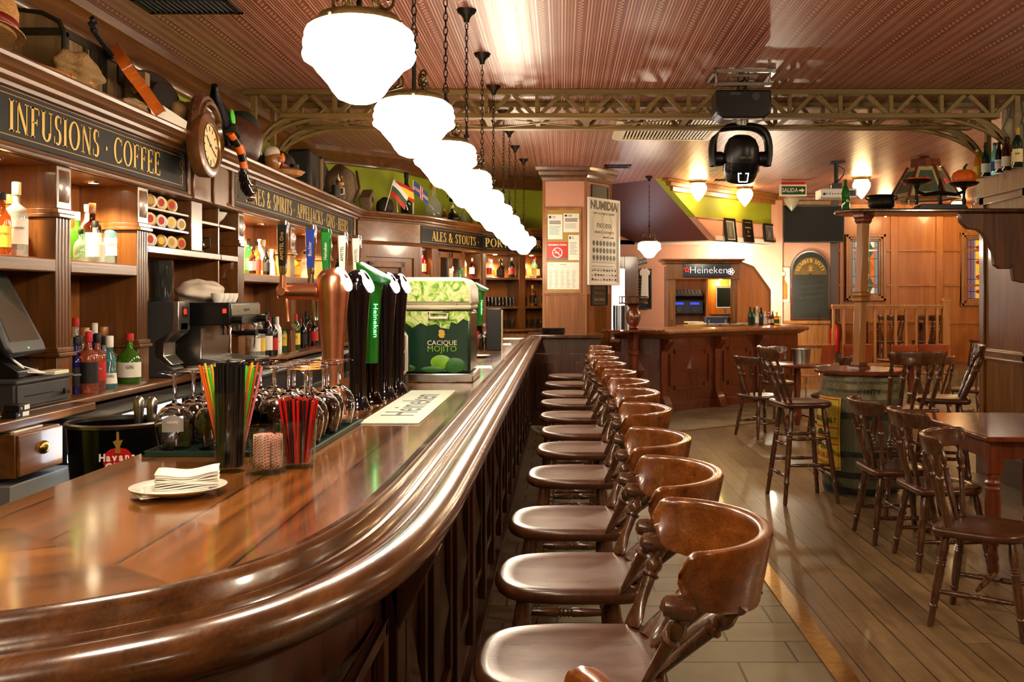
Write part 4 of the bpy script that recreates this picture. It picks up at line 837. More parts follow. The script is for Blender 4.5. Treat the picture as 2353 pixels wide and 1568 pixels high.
def fr(p, q):
    p, q = Vector(p), Vector(q); d = (q-p).normalized(); return basis((p.x, p.y, 0), (d.x, d.y, 0), (0, 0, 1)), (q-p).length
MBC, LBC = fr(pB, pC); MCD, LCD = fr(pC, pD); MDE, LDE = fr(pD, pE)
def lb(b, M, u0, u1, z0, z1, w0, w1): b.M = M; b.bx(u0, u1, z0, z1, w0, w1); return b
b = MB(); lb(b, MBC, 0, LBC, 1.07, 2.09, -.04, 0); lb(b, MBC, .02, .10, 1.09, 2.09, 0, .02); lb(b, MBC, LBC-.1, LBC, 1.09, 2.09, 0, .02); lb(b, MBC, .1, LBC-.1, 1.95, 2.09, 0, .02); b.obj('side_panel', 'w_cab', uC, .004)
b = MB()
for a, c, z0, z1 in ((.14, .20, 1.09, 1.9), (LBC-.3, LBC-.24, 1.09, 1.9), (.14, LBC-.24, 1.84, 1.9)): lb(b, MBC, a, c, z0, z1, 0, .03)
b.obj('door_casing', 'w_cab', uC, .006)
for M, u, q in [(MCD, u, .04) for u in (.03, .36, .44, 1.20, LCD-.03)]+[(MDE, u, .05) for u in (.6, LDE-.1)]+[(MDE, .025, .025)]: lb(MB(), M, u-q, u+q, 1.09, 2.09, -.34, 0).obj('upright', 'w_cab', uC, .004)
for z in (1.745, 1.36):
    b = MB(); lb(b, MCD, .07, .40, z, z+.03, -.34, -.02); b.obj('shelf', 'w_cabh', uC, .004)
    b = MB(); lb(b, MCD, 1.24, LCD-.07, z, z+.03, -.34, -.02); b.obj('shelf', 'w_cabh', uC, .004)
    b = MB(); lb(b, MDE, .0, LDE, z, z+.03, -.34, -.02); b.obj('shelf', 'w_cabh', uC, .004)
for u0, u1 in ((.48, .82), (.82, 1.16)):
    b = MB(); lb(b, MCD, u0, u1, 1.46, 2.06, -.03, -.01); b.k = 1
    for q in ((u0, u0+.06, 1.46, 2.06), (u1-.06, u1, 1.46, 2.06), (u0, u1, 1.46, 1.53), (u0, u1, 1.99, 2.06)): lb(b, MCD, *q, -.03, .005)
    b.obj('glazed_door', ['black_gloss', 'w_cab'], uC, .003)
for M, Lx, words, t0, t1 in ((MCD, LCD, 'ALES & STOUTS .', .30, 1.66), (MDE, LDE, 'PORTS . SHERRIES', .03, 1.18)):
    b = MB(); lb(b, M, .03 if M is MCD else 0, Lx-(.0 if M is MCD else .03), 2.13, 2.335, 0, .006); sb = b.obj('sign_board', 'sign_black', uC, smooth=0)
    b = MB()
    for q in ((.06, Lx, 2.15, 2.154), (.06, Lx, 2.314, 2.318)): lb(b, M, *q, .006, .0075)
    b.obj('border', 'gold_line', sb, smooth=0)
    serif(words, .112, M @ T(t0, 2.176, .0075), 'gold', sb, width=t1-t0)
def on(M, u, w, z): return M @ Vector((u, z, w))      # point on a segment of the far cabinet

# ---------------------------------------------------------------- notice board, poster and signs on the pillar
def board(name, label, cat, M, w, h, d, fm, im, fw=.02, group=None, rim=True):
    """framed flat thing centred on M (local z = towards the viewer)"""
    t = thing(name, label, cat, M.translation, 0, group); t.rotation_euler = M.to_euler()
    b = MB(); b.bx(-w/2+fw*.5, w/2-fw*.5, -h/2+fw*.5, h/2-fw*.5, 0, d*.5); b.obj('panel', im, t, smooth=0)
    if rim:
        b = MB(); b.bx(-w/2, -w/2+fw, -h/2, h/2, 0, d); b.bx(w/2-fw, w/2, -h/2, h/2, 0, d); b.bx(-w/2+fw, w/2-fw, -h/2, -h/2+fw, 0, d); b.bx(-w/2+fw, w/2-fw, h/2-fw, h/2, 0, d); b.obj('frame', fm, t, .002)
    return t
def lines(b, x0, x1, y, n, dy, z, th=.004, rag=.1):
    for i in range(n): b.bx(x0, x1-(x1-x0)*rag*random.random(), y-i*dy-th, y-i*dy, z, z+.0006)
fM = lambda x, y, z: basis((x, y, z), (1, 0, 0), (0, 0, 1))
mat('cork', (176, 142, 82), .9, var=.15, vs=200.)
nb = board('notice_board', 'cork notice board in a wooden frame on the pillar', 'notice board', fM(.022, 12.935, 2.117), .475, 1.114, .025, 'w_light', 'cork', .028)
def paper(label, x, z, w, h, mt='paper', body=None):
    t = thing('paper_notice' if mt == 'paper' else 'smoking_sign', label, 'notice' if mt == 'paper' else 'sign', (x, 12.920, z), 0, 'papers on the notice board' if mt == 'paper' else None); t.rotation_euler = (PI/2, 0, 0)
    MB().bx(-w/2, w/2, -h/2, h/2, 0, .0012).obj('sheet', mt, t, smooth=0); return t
NY = 12.922
def nx(px): return (px-CX)*NY/F
def nz(py): return H-(py-CY)*NY/F
def pr_(label, x0, x1, y0, y1, mt='paper'): return paper(label, nx((x0+x1)/2), nz((y0+y1)/2), nx(x1)-nx(x0), nz(y0)-nz(y1), mt), nx(x1)-nx(x0), nz(y0)-nz(y1)
for lab, q, hd, n in (('white printed notice at the upper left of the cork board', (1258.5, 1292.5, 493, 550), 3, 7), ('white printed notice at the upper right of the cork board', (1294.5, 1331, 491, 534), 3, 4), ('narrow white notice right of the red smoking sign', (1306, 1331, 540.5, 598), 0, 10)):
    t, w, h = pr_(lab, *q); b = MB(); b.bx(-w*.42, -w*.26, h*.34, h*.44, .0012, .0018); lines(b, -w*.2, w*.05, h*.43, 3, h*.035, .0012); lines(b, -w*.40, w*.40, h*.24, hd, .016, .0012, .009, .05); lines(b, -w*.4, w*.42, h*.24-hd*.02-.01, n, .017, .0012, .004, .35); b.obj('print', 'dark_grey', t, smooth=0)
t, w, h = pr_('wide white sheet with a table of fine print at the bottom of the cork board', 1257.5, 1331, 603, 665)
b = MB(); lines(b, -w*.44, -w*.28, h*.42, 1, .02, .0012); lines(b, -w*.1, w*.1, h*.42, 1, .02, .0012, .006)
for k in range(5): lines(b, -w*.44+k*w*.18, -w*.32+k*w*.18, h*.2, 18, .0128, .0012, .003, .5)
b.obj('print', 'grey', t, smooth=0)
t, w, h = pr_('red no-smoking sign with a white ring on the cork board', 1257, 1304.5, 556.5, 598, 'red')
text('PROHIBIDO FUMAR', .030, T(0, h*.34, .0013), 'white', t, sx=.92, bold=.001)
b = MB(); 
for r0, r1 in ((.055, .067),): b.add([(r*math.cos(k*PI/16), r*math.sin(k*PI/16)-.02, .0016) for r in (r0, r1) for k in range(32)], [(k, (k+1) % 32, 32+(k+1) % 32, 32+k) for k in range(32)])
b.box((0, -.02, .0018), (.115, .011, .0006), rot('Z', -PI/4)); b.box((-.008, -.022, .0014), (.06, .010, .0006)); b.tube([(.02, -.005, .0014), (.03, .005, .0014), (.02, .015, .0014)], .002, 5); b.obj('symbol', 'white', t, smooth=0); MB().bx(-w/2, w/2, -h/2, -h/2+.028, .0012, .0016).obj('footer', 'grey', t, smooth=0)

CH = basis((.315, 12.95, 0), (.592, .806, 0), (0, 0, 1))
def on_ch(u, z, o=.014): return CH @ T(u, z, o)
po = board('concert_poster', 'tall framed white concert poster on the slanted face of the pillar', 'poster', on_ch(.355, 2.245, .035), .74, 1.145, .03, 'white', 'paper', .03)
z = .016
text('NUMIDIA', .155, T(-.0, .475, z), 'black', po, sx=.98, bold=.006)
text('KARIM IZLI Y BRENDA SCHICKET', .034, T(0, .372, z), 'black', po); text('noteo', .13, T(.0, .225, z), 'dark_grey', po, sx=1.1); text('SABADO 18 DE MAYO', .044, T(0, .125, z), 'dark_grey', po, sx=1.1); text('TINGENTES - 23:00 H', .03, T(.1, .06, z), 'black', po)
mat('photo_dot', (92, 92, 84), .7, var=.6, vs=60.)
b = MB()
for r in range(3):
    for k in range(7):
        cxx, cyy = -.24+k*.08, -.02-r*.095; b.add([(cxx, cyy, z)]+[(cxx+.031*math.cos(a*PI/8), cyy+.036*math.sin(a*PI/8), z) for a in range(16)], [(0, 1+a, 1+(a+1) % 16) for a in range(16)])
b.obj('portraits', 'photo_dot', po, smooth=0)
b = MB()
for k in range(2): b.tube([((-.13+k*.20)+.12*math.cos(a*PI/12), .22+.16*math.sin(a*PI/12), z-.0005) for a in range(24)], .004, 4, True)
mat('pale_yellow', (240, 232, 150), .8); b.obj('rings', 'pale_yellow', po, smooth=0)
b = MB(); lines(b, -.28, .28, -.27, 3, .05, z, .006, .3)
for r in range(3):
    for k in range(9): b.bx(-.29+k*.068, -.29+k*.068+random.uniform(.015, .045), -.39-r*.06, -.39-r*.06+random.uniform(.008, .028), z, z+.001)
b.bx(-.28, .28, -.255, -.252, z, z+.001); b.bx(-.28, .28, -.355, -.352, z, z+.001); b.obj('print', 'dark_grey', po, smooth=0)
p1 = board('tin_sign', 'dark green pictorial tin sign above the poster on the pillar', 'sign', on_ch(.31, 2.87, .014), .40, .25, .015, 'black', 'dark_grey', .02)
mat('sign_green', (34, 40, 28), .5, var=.4, vs=12.); MB().bx(-.14, .14, -.08, .08, .0075, .009).obj('picture', 'label_yellow' if False else 'sign_green', p1, smooth=0)
p2_ = board('tin_sign', 'dark green lettered sign under the poster on the pillar', 'sign', on_ch(.29, 1.555, .014), .38, .30, .015, 'black', 'sign_green', .02)
text('TREASURE', .06, T(0, .085, .009), 'gold_line', p2_, sx=.9); text('SMITHWICKS', .045, T(0, .01, .009), 'gold_line', p2_, sx=.9); text('OLD CASTLE', .05, T(0, -.075, .009), 'gold', p2_, sx=.9)
# ---------------------------------------------------------------- music corner
dj = thing('music_cabinet', 'wooden cabinet with open bays for the music gear behind the second bar', 'cabinet', (2.35, 15.3, 0))
b = MB(); b.bx(-.72, -.68, -.02, .5, 0, 2.0); b.bx(-.13, -.10, -.02, .5, 0, 1.82); b.bx(.30, .34, -.02, .5, 0, 2.0); b.bx(-.70, .32, .48, .5, 0, 2.0); b.bx(-.7, .32, 0, .5, 1.06, 1.09); b.obj('carcass', 'w_panel', dj, .003)
b = MB(); b.bx(-.72, -.60, -.04, -.02, 1.0, 1.8); b.bx(-.69, -.63, -.055, -.04, 1.15, 1.62); b.bx(.24, .34, -.04, -.02, 1.0, 1.8); b.bx(.26, .32, -.055, -.04, 1.15, 1.62); b.obj('pilaster', 'w_oak', dj, .004)
b = MB(); b.bx(-.74, .36, -.06, .0, 1.80, 2.03); b.bx(-.76, .38, -.08, .0, 1.79, 1.815); b.sweep([(-.74, .4), (-.74, -.06), (.36, -.06), (.36, .4)], [(0, 2.02), (.03, 2.035), (.04, 2.06), (.08, 2.075), (.09, 2.10), (-.1, 2.10), (-.1, 2.02)]); b.obj('fascia', 'w_oak', dj, .003)
b = MB(); b.prism([(.34, 1.06), (.86, 1.06), (.86, 1.62), (.60, 1.98), (.34, 2.08)], -.0, .03, basis((0, 0, 0), (1, 0, 0), (0, 0, 1))); b.obj('side_panel', 'w_panel', dj, .004)
b = MB(); b.prism([(.84, 1.06), (.86, 1.06), (.86, 1.63), (.60, 1.99), (.34, 2.09), (.34, 2.075), (.59, 1.97), (.84, 1.61)], .0, .05, basis((0, 0, 0), (1, 0, 0), (0, 0, 1))); b.obj('edge_strip', 'w_oak', dj, smooth=0)
ne = thing('neon_sign', 'lit neon beer sign with a red star on the music cabinet', 'neon sign', (2.22, 15.2, 1.925)); ne.rotation_euler = (PI/2, 0, 0)
MB().bx(-.36, .36, -.10, .10, 0, .03).obj('back_box', 'neon_back', ne, .004)
mat('neon', (255, 244, 232), .3, emit=1.6, ec=(255, 240, 225)); mat('neon_red', (255, 40, 30), .3, emit=2.5, ec=(255, 40, 24)); mat('neon_blue', (40, 70, 200), .3, emit=.8, ec=(50, 80, 255))
text('Heineken', .155, T(.02, 0, .045), 'neon', ne, sx=.98, ext=.003, bold=-.0035)
b = MB(); pts = [(-.31+(.045 if k % 2 == 0 else .02)*math.cos(PI/2+k*PI/5), .01+(.045 if k % 2 == 0 else .02)*math.sin(PI/2+k*PI/5), .045) for k in range(10)]; b.tube(pts, .005, 6, True); b.obj('star', 'neon_red', ne)
b = MB()
for k in range(5): a = k*2*PI/5; b.tube([(.36+.028*math.cos(a)+.022*math.cos(q*PI/6), -.02+.028*math.sin(a)+.022*math.sin(q*PI/6), .045) for q in range(12)], .004, 5, True)
b.obj('flower', 'neon', ne)
mx = thing('mixer_desk', 'black sloping sound mixer in the left bay of the music cabinet', 'mixer', (1.93, 15.42, 1.52)); mx.rotation_euler = (.5, 0, 0)
MB().bx(-.26, .26, -.02, .20, -.04, .03).obj('body', 'black', mx, .006)
for k in range(9):
    for r in range(3): MB().cyl((-.22+k*.055, .03+r*.05, .03), (-.22+k*.055, .03+r*.05, .05), .009, 8).obj('knob', 'steel', mx)
cd = thing('cd_player', 'black twin disc player with blue front below the mixer', 'disc player', (1.93, 15.36, 1.40))
mat('gear_blue', (34, 42, 66), .3); MB().bx(-.25, .25, -.04, .24, -.14, .06).obj('body', 'black', cd, .004); MB().bx(-.24, .24, -.048, -.04, -.13, .05).obj('front', 'gear_blue', cd, smooth=0)
for s in (-.12, .12):
    MB().cyl((s, -.048, -.07), (s, -.075, -.07), .045, 20).obj('jog_wheel', 'dark_grey', cd); MB().bx(s-.07, s+.07, -.052, -.048, .0, .035).obj('display', 'neon_blue', cd, smooth=0)
mo = thing('monitor', 'grey computer monitor in the right bay of the music cabinet', 'monitor', (2.53, 15.40, 1.46), -.25)
MB().bx(-.14, .14, -.02, .02, -.12, .22).obj('casing', 'steel', mo, .008); MB().bx(-.12, .12, -.024, -.02, -.095, .20).obj('screen', 'black_gloss', mo, smooth=0); b = MB(); b.bx(-.02, .02, -.01, .02, -.2, -.1); b.bx(-.1, .1, -.08, .08, -.225, -.2); b.obj('foot', 'grey', mo, .004)
sf = MB().bx(2.27, 2.64, 15.32, 15.78, 1.205, 1.235).obj('monitor_shelf', 'w_panel', None, .003); tag(sf, 'wooden shelf board below the monitor', 'shelf')
kb = MB().bx(-.17, .17, -.07, .07, 0, .02).obj('keyboard', 'dark_grey', None, .004); kb.location = (2.46, 15.36, 1.235); tag(kb, 'dark keyboard lying in front of the monitor', 'keyboard')
# menu board, paper shirt and arrow on the pink wall
mb_ = board('menu_board', 'tall black menu board on the pink wall left of the music cabinet', 'board', fM(1.32, 16.28, 1.65), .31, .66, .02, 'black', 'black_matt', .02)
text('MENU', .06, T(0, .25, .0115), 'gold_line', mb_); b = MB(); lines(b, -.1, .1, .16, 8, .05, .0105, .008, .4); b.obj('writing', 'grey', mb_, smooth=0)
sh_ = thing('paper_shirt', 'white paper shirt pinned over the black menu board', 'decoration', (1.345, 16.24, 1.77)); sh_.rotation_euler = (PI/2, 0, 0)
b = MB(); b.prism([(-.05, -.27), (.075, -.27), (.07, .12), (.09, .10), (.10, .17), (.04, .22), (.015, .20), (-.02, .22), (-.07, .17), (-.06, .09), (-.035, .11)], 0, .012); b.obj('shirt', 'white', sh_, .003)
ar = thing('arrow_sign', 'small black arrow sign above the paper shirt', 'sign', (1.29, 16.22, 2.085)); ar.rotation_euler = (PI/2, 0, 0)
b = MB(); b.M = rot('Z', .25); b.prism([(-.12, 0), (-.06, .075), (-.06, .045), (.10, .045), (.10, -.045), (-.06, -.045), (-.06, -.075)], 0, .01); b.obj('arrow', 'black', ar, smooth=0)
text('LOCO', .06, rot('Z', .25) @ T(.01, 0, .011), 'white', ar)
# pictures above the opening
for px_, py_, w, h, lab, m2 in ((1675, 530, .31, .37, 'black framed photograph of a street, left of the two photographs', 'grey'), (1716, 532, .27, .36, 'black framed poster with small gold lettering between the photographs', 'black'), (1765, 536, .35, .30, 'black framed photograph of a road, right of the two photographs', 'grey')):
    xy = (px_-CX)/F; X = xy*(PA.y-1.0913*PA.x)/(1-xy*1.0913); Y = PA.y+1.0913*(X-PA.x); Z = H-(py_-CY)*Y/F
    M = basis((X, Y, Z), (dv.x, dv.y, 0), (0, 0, 1)) @ T(0, 0, .01) @ rot('X', -.12); bd = board('framed_picture', lab, 'picture', M, w, h, .03, 'black', 'paper' if m2 == 'grey' else 'black', .035)
    if m2 == 'grey':
        b = MB(); b.bx(-w*.33, w*.33, -h*.36, h*.36, .016, .017); b.obj('photo', 'photo_dot', bd, smooth=0); b = MB(); b.prism([(-w*.2, -h*.3), (w*.15, -h*.3), (w*.02, h*.2), (-.01, h*.2)], .0175, .018); b.obj('road', 'grey', bd, smooth=0)
    else:
        text('Guitarras', .045, T(0, .06, .017), 'gold', bd); text('*', .1, T(0, -.03, .017), 'gold', bd); text('TABERNA', .025, T(0, -.08, .017), 'gold', bd)
# television, chalkboard, bottle poster
tv = thing('television', 'large black flat television hanging under the ceiling', 'television', (4.08, 16.12, 2.70)); tv.rotation_euler = (PI/2+.04, 0, -.05)
MB().bx(-.49, .49, -.30, .30, -.02, .03).obj('casing', 'black', tv, .006); MB().bx(-.475, .475, -.28, .285, .03, .032).obj('screen', 'tv_screen', tv, smooth=0); MB().bx(-.05, .05, -.1, .1, -.25, -.02).obj('bracket', 'black', tv)
cb = thing('chalkboard', 'arch-topped chalkboard with gold lettering on the far wall', 'chalkboard', (4.085, 16.365, 1.14)); cb.rotation_euler = (PI/2, 0, 0)
def arch(w, h, n=20): return [(-w, 0), (w, 0)]+[(w*math.cos(a), h-w+w*math.sin(a)) for a in [PI*k/n for k in range(n+1)]]
MB().prism(arch(.325, 1.15), 0, .03).obj('frame', 'w_front', cb, .008); mat('slate', (38, 40, 36), .7, var=.25, vs=5.); b = MB(); b.M = T(0, .035, 0); b.prism(arch(.29, 1.08), .03, .033); b.obj('slate', 'slate', cb, smooth=0)
b = MB(); b.add([(r*math.cos(a), .745+r*math.sin(a)*1.05, .0345) for r in (.02, .27) for a in [PI*k/20 for k in range(21)]], [(k, k+1, 22+k, 21+k) for k in range(20)]); mat('board_brown', (96, 74, 34), .6, var=.2, vs=9.); hd = b.obj('heading', 'board_brown', cb, smooth=0)
serif('NUMBER SIXTY', .062, T(0, .755, .035), 'gold', hd, curve=(.19, math.radians(168), math.radians(12)))
b = MB()
for k in range(7): a = k*PI/3.5; b.tube([(.0+.035*math.cos(a)*q, .86+.04*math.sin(a)*q, .036) for q in (.2, .7, 1.2)], .004, 5)
b.tube([(0, .8, .036), (.01, .82, .036), (0, .85, .036)], .004, 5); b.tube([(-.05, .81, .036), (.05, .81, .036)], .004, 5); b.obj('rose', 'gold', hd, smooth=0)
b = MB()
for r in range(3):
    x = -.18
    for k in range(7): b.tube([(x+.02*q, .56-r*.09+.018*math.sin(q*2.3+k*1.7+r)+.1*x, .035) for q in range(4)], .0022, 4); x += .055
mat('chalk', (88, 90, 84), .9); b.obj('chalk_writing', 'chalk', cb, smooth=0)
bp = board('bottle_poster', 'narrow cream poster of an amber swing-top bottle beside the chalkboard', 'poster', fM(3.64, 16.36, 1.72), .225, .57, .012, 'cream', 'cream', .012)
mat('amber_print', (190, 98, 24), .5, var=.2, vs=20.); b = MB(); b.prism([(-.065, -.24), (.065, -.24), (.075, -.22), (.075, 0), (.03, .08), (.025, .15), (-.025, .15), (-.03, .08), (-.075, 0), (-.075, -.22)], .007, .009); b.obj('bottle', 'amber_print', bp, smooth=0); b = MB(); b.bx(-.028, .028, .15, .2, .007, .009); b.tube([(-.03, .12, .009), (-.04, .2, .009), (0, .23, .009), (.04, .2, .009), (.03, .12, .009)], .004, 5); b.obj('stopper', 'steel', bp, smooth=0); MB().bx(-.055, .055, -.15, -.05, .009, .010).obj('label_patch', 'orange', bp, smooth=0)
fe = thing('fire_extinguisher', 'red fire extinguisher on the wall left of the railing', 'fire extinguisher', (4.48, 16.30, .62))
MB().lathe([(.0, 0), (.06, .005), (.068, .03), (.068, .36), (.05, .41), (.025, .44), (.025, .46)], seg=20).obj('cylinder', 'red', fe); b = MB(); b.cyl((0, 0, .45), (0, 0, .5), .018, 10); b.bx(-.08, .03, -.012, .012, .49, .505); b.tube([(.02, 0, .47), (.09, 0, .45), (.10, 0, .3), (.08, 0, .15)], .009, 6); b.obj('valve', 'black', fe)
# railing of the raised floor
ra = thing('railing', 'wooden railing with square balusters in front of the raised seating', 'railing', (5.2, 15.85, 0))
b = MB(); b.bx(-.9, .86, -.045, .045, 1.36, 1.40); b.bx(-.9, .86, -.03, .03, 1.33, 1.36); b.obj('handrail', 'w_light', ra, .006)
MB().bx(-.9, .86, -.03, .03, .42, .47).obj('bottom_rail', 'w_light', ra, .005)
for k in range(11): MB().bx(-.87+k*.165-.02, -.87+k*.165+.02, -.02, .02, .47, 1.34).obj('baluster', 'w_light', ra, .004)
b = MB(); b.bx(.86, .97, -.055, .055, 0, 1.46); b.bx(.85, .98, -.065, .065, 1.44, 1.47); b.add([(.85, -.065, 1.47), (.98, -.065, 1.47), (.98, .065, 1.47), (.85, .065, 1.47), (.915, 0, 1.54)], [(0, 1, 4), (1, 2, 4), (2, 3, 4), (3, 0, 4)]); b.obj('newel', 'w_light', ra, .004)
t3 = thing('pub_table', 'wooden table on the raised floor behind the railing', 'table', (5.75, 16.9, .35)); b = MB(); b.bx(-.6, .55, -.38, .38, .735, .765); b.obj('table_top', 'w_light', t3, .005)
for sx in (-.5, .46):
    for sy in (-.3, .3): MB().lathe([(r, t*.735/.76) for r, t in TLEG], (sx, sy, 0), 14).obj('leg', 'w_redv', t3)
dup(dc, loc=(5.4, 16.45, .35), rz=PI/2, label='dark wooden chair behind the railing, left one at the table'); dup(dc, loc=(6.0, 16.42, .35), rz=PI/2+.1, label='dark wooden chair behind the railing, right one at the table')
# stained glass windows
for nm, cols in (('st_orange', (206, 110, 44)), ('st_white', (230, 224, 206)), ('st_green', (44, 84, 62)), ('st_yellow', (228, 190, 70)), ('st_blue', (128, 140, 150)), ('st_red', (176, 40, 32)), ('st_violet', (120, 84, 98))): mat(nm, cols, .45, coat=0., emit=.4)
def stained(n, x0, x1, z0, z1, kind):
    o = struct(MB().bx(x0+.08, x1-.08, FY-.02, FY-.005, z0+.08, z1-.08).obj('window_%d' % n, 'st_blue', smooth=0))
    b = MB()
    for k, (d_, w_) in enumerate(((.10, .05), (.075, .09), (.05, .12))):
        a, c = x0, x1
        b.bx(x0, x0+w_, FY-d_, FY, z0, z1); b.bx(x1-w_, x1, FY-d_, FY, z0, z1); b.bx(x0, x1, FY-d_, FY, z0, z0+w_); b.bx(x0, x1, FY-d_, FY, z1-w_, z1)
    b.obj('window_frame', 'w_light', o, .006)
    X0, X1, Z0, Z1 = x0+.13, x1-.13, z0+.13, z1-.13; w, h = X1-X0, Z1-Z0; parts = {}
    def poly(m, *p):
        q = parts.setdefault(m, MB()); lvl = {'st_orange': .0, 'st_yellow': 0., 'st_green': .001, 'st_white': .001, 'st_red': .001, 'st_violet': 0., 'black': .002}[m]
        q.add([(X0+a*w, FY-.0225-lvl, Z0+c_*h) for a, c_ in p], [tuple(range(len(p)))])
    if kind == 0:
        poly('st_orange', (.12, 0), (.88, 0), (.88, 1), (.12, 1))
        for cx_, cz in ((.31, .5), (.69, .5)):
            for k in range(3): poly('st_green', (cx_-.17, .17+k*.33), (cx_, .01+k*.33), (cx_+.0, .33+k*.33)) ; poly('st_yellow' if k % 2 else 'st_green', (cx_, .01+k*.33), (cx_+.17, .17+k*.33), (cx_, .33+k*.33))
        for a, c_ in ((.12, .0), (.72, .0), (.12, .88), (.72, .88)): poly('st_white', (a, c_), (a+.16, c_), (a+.16, c_+.12), (a, c_+.12))
    else:
        for a, m in ((0, 'st_violet'), (.30, 'st_yellow'), (.62, 'st_green')): poly(m, (a, 0), (a+.26, 0), (a+.26, 1), (a, 1))
        for k in range(4): poly('st_red', *[(.43+.13*math.cos(q*PI/6), .12+k*.25+.035*math.sin(q*PI/6)) for q in range(12)])
    for a in (0, .12, .5, .88, 1): poly('black', (a-.008, 0), (a+.008, 0), (a+.008, 1), (a-.008, 1))
    for c_ in (0, .12, .33, .67, .88, 1): poly('black', (0, c_-.005), (1, c_-.005), (1, c_+.005), (0, c_+.005))
    for m, q in parts.items(): q.obj('lead' if m == 'black' else 'pane', m, o, smooth=0, fix=False)
stained(2, 5.12, 5.84, 1.45, 2.65, 0); stained(3, 7.2, 7.95, 1.36, 2.68, 1)

# ---------------------------------------------------------------- ceiling fixtures
def flush(x, y, label, glass='lamp_small', s=1.):
    t = thing('ceiling_lamp', label, 'ceiling lamp', (x, y, CZ), 0, 'acorn shaped ceiling lamps')
    MB().lathe([(.0, -.045), (.10, -.045), (.115, -.035), (.12, -.012), (.135, -.006), (.135, 0)], seg=28).obj('canopy', 'old_brass', t)
    MB().lathe([(.085, -.045), (.112, -.07), (.122, -.10), (.12, -.13), (.105, -.17), (.08, -.21), (.05, -.25), (.022, -.283), (.01, -.297), (0, -.30)], seg=28, wob=lambda a, z: 1+.01*math.cos(14*a)).obj('globe', glass, t, smooth=70); return t
flush(1.98, 14.4, 'lit acorn ceiling lamp left in front of the green wall'); flush(2.80, 15.2, 'lit acorn ceiling lamp right in front of the green wall'); flush(3.7, 16.0, 'unlit acorn ceiling lamp half hidden by the exit sign', 'lamp_off')
flush(4.22, 14.0, 'lit acorn ceiling lamp above the black cauldron'); flush(5.6, 17.2, 'lit acorn ceiling lamp below the shelf, left one over the raised floor'); flush(6.85, 17.2, 'lit acorn ceiling lamp below the shelf, right one over the raised floor'); flush(6.6, 15.0, 'lit acorn ceiling lamp beside the clear bottle on the shelf')
ex = thing('exit_sign', 'green and white exit sign with arrow hanging from the ceiling', 'exit sign', (3.35, 14.4, 3.06)); ex.rotation_euler = (PI/2, 0, 0)
MB().bx(-.195, .195, -.085, .085, -.01, .0).obj('panel', 'white', ex, .002); mat('exit_green', (18, 74, 40), .4); MB().bx(-.165, .18, -.06, .06, .0, .002).obj('field', 'exit_green', ex, smooth=0)
text('SALIDA', .085, T(-.045, 0, .003), 'white', ex, sx=.84, bold=.001); b = MB(); b.prism([(.085, .012), (.125, .012), (.125, .035), (.165, 0), (.125, -.035), (.125, -.012), (.085, -.012)], .003, .0035); b.obj('arrow', 'white', ex, smooth=0); MB().bx(-.17, .17, .085, .125, -.03, .0).obj('housing', 'red', ex, .002)
sd = thing('smoke_detector', 'small cream smoke detector on the ceiling', 'smoke detector', (1.97, 12.85, CZ)); MB().lathe([(.03, -.075), (.05, -.07), (.055, -.05), (.05, -.045), (.055, -.04), (.065, -.03), (.065, -.012), (.075, -.01), (.075, 0)], seg=24).obj('body', 'cream', sd)
def vent(x, y, w, d, lab, n, m='iron'):
    t = thing('ceiling_vent', lab, 'vent', (x, y, CZ)); b = MB(); b.bx(-w/2, w/2, -d/2, -d/2+.03, -.012, 0); b.bx(-w/2, w/2, d/2-.03, d/2, -.012, 0); b.bx(-w/2, -w/2+.03, -d/2, d/2, -.012, 0); b.bx(w/2-.03, w/2, -d/2, d/2, -.012, 0); b.obj('frame', m, t)
    b = MB(); b.bx(-w/2, w/2, -d/2, d/2, -.003, -.001); b.obj('backing', 'black_matt', t, smooth=0); b = MB()
    for i in range(n): xx = -w/2+.03+(w-.06)*(i+.5)/n; b.box((xx, 0, -.008), (.012, d-.05, .002), rot('Y', .6))
    b.obj('grille', m, t, smooth=0)
vent(-2.16, 5.75, .55, .30, 'ceiling vent at the top edge over the coffee sign', 16); vent(.72, 12.8, .34, .28, 'small dark ceiling vent right of the notice pillar', 9); vent(2.45, 14.3, .5, .16, 'slim ceiling vent between the two lit acorn lamps', 10)
ac = thing('air_conditioner', 'square ceiling air conditioner with slatted grille behind the truss', 'air conditioner', (1.05, 9.75, CZ))
b = MB(); b.sweep([(-.52, -.68), (.52, -.68), (.52, .68), (-.52, .68)], [(0, 0), (.0, -.03), (-.05, -.055), (-.10, -.055), (-.10, -.02), (-.10, 0)], closed=True, side=1); b.obj('frame', 'cream', ac, .004)
b = MB(); b.bx(-.45, .45, -.6, .6, -.02, -.01); b.obj('backing', 'black_matt', ac, smooth=0); b = MB()
for i in range(26): b.box((-.42+i*.0335, 0, -.045), (.016, 1.16, .006), rot('Y', .5))
b.bx(-.43, .43, -.02, .02, -.055, -.04); b.obj('grille', 'cream', ac, smooth=0); MB().bx(-.5, -.42, -.66, -.6, -.06, -.05).obj('indicator', 'black', ac)
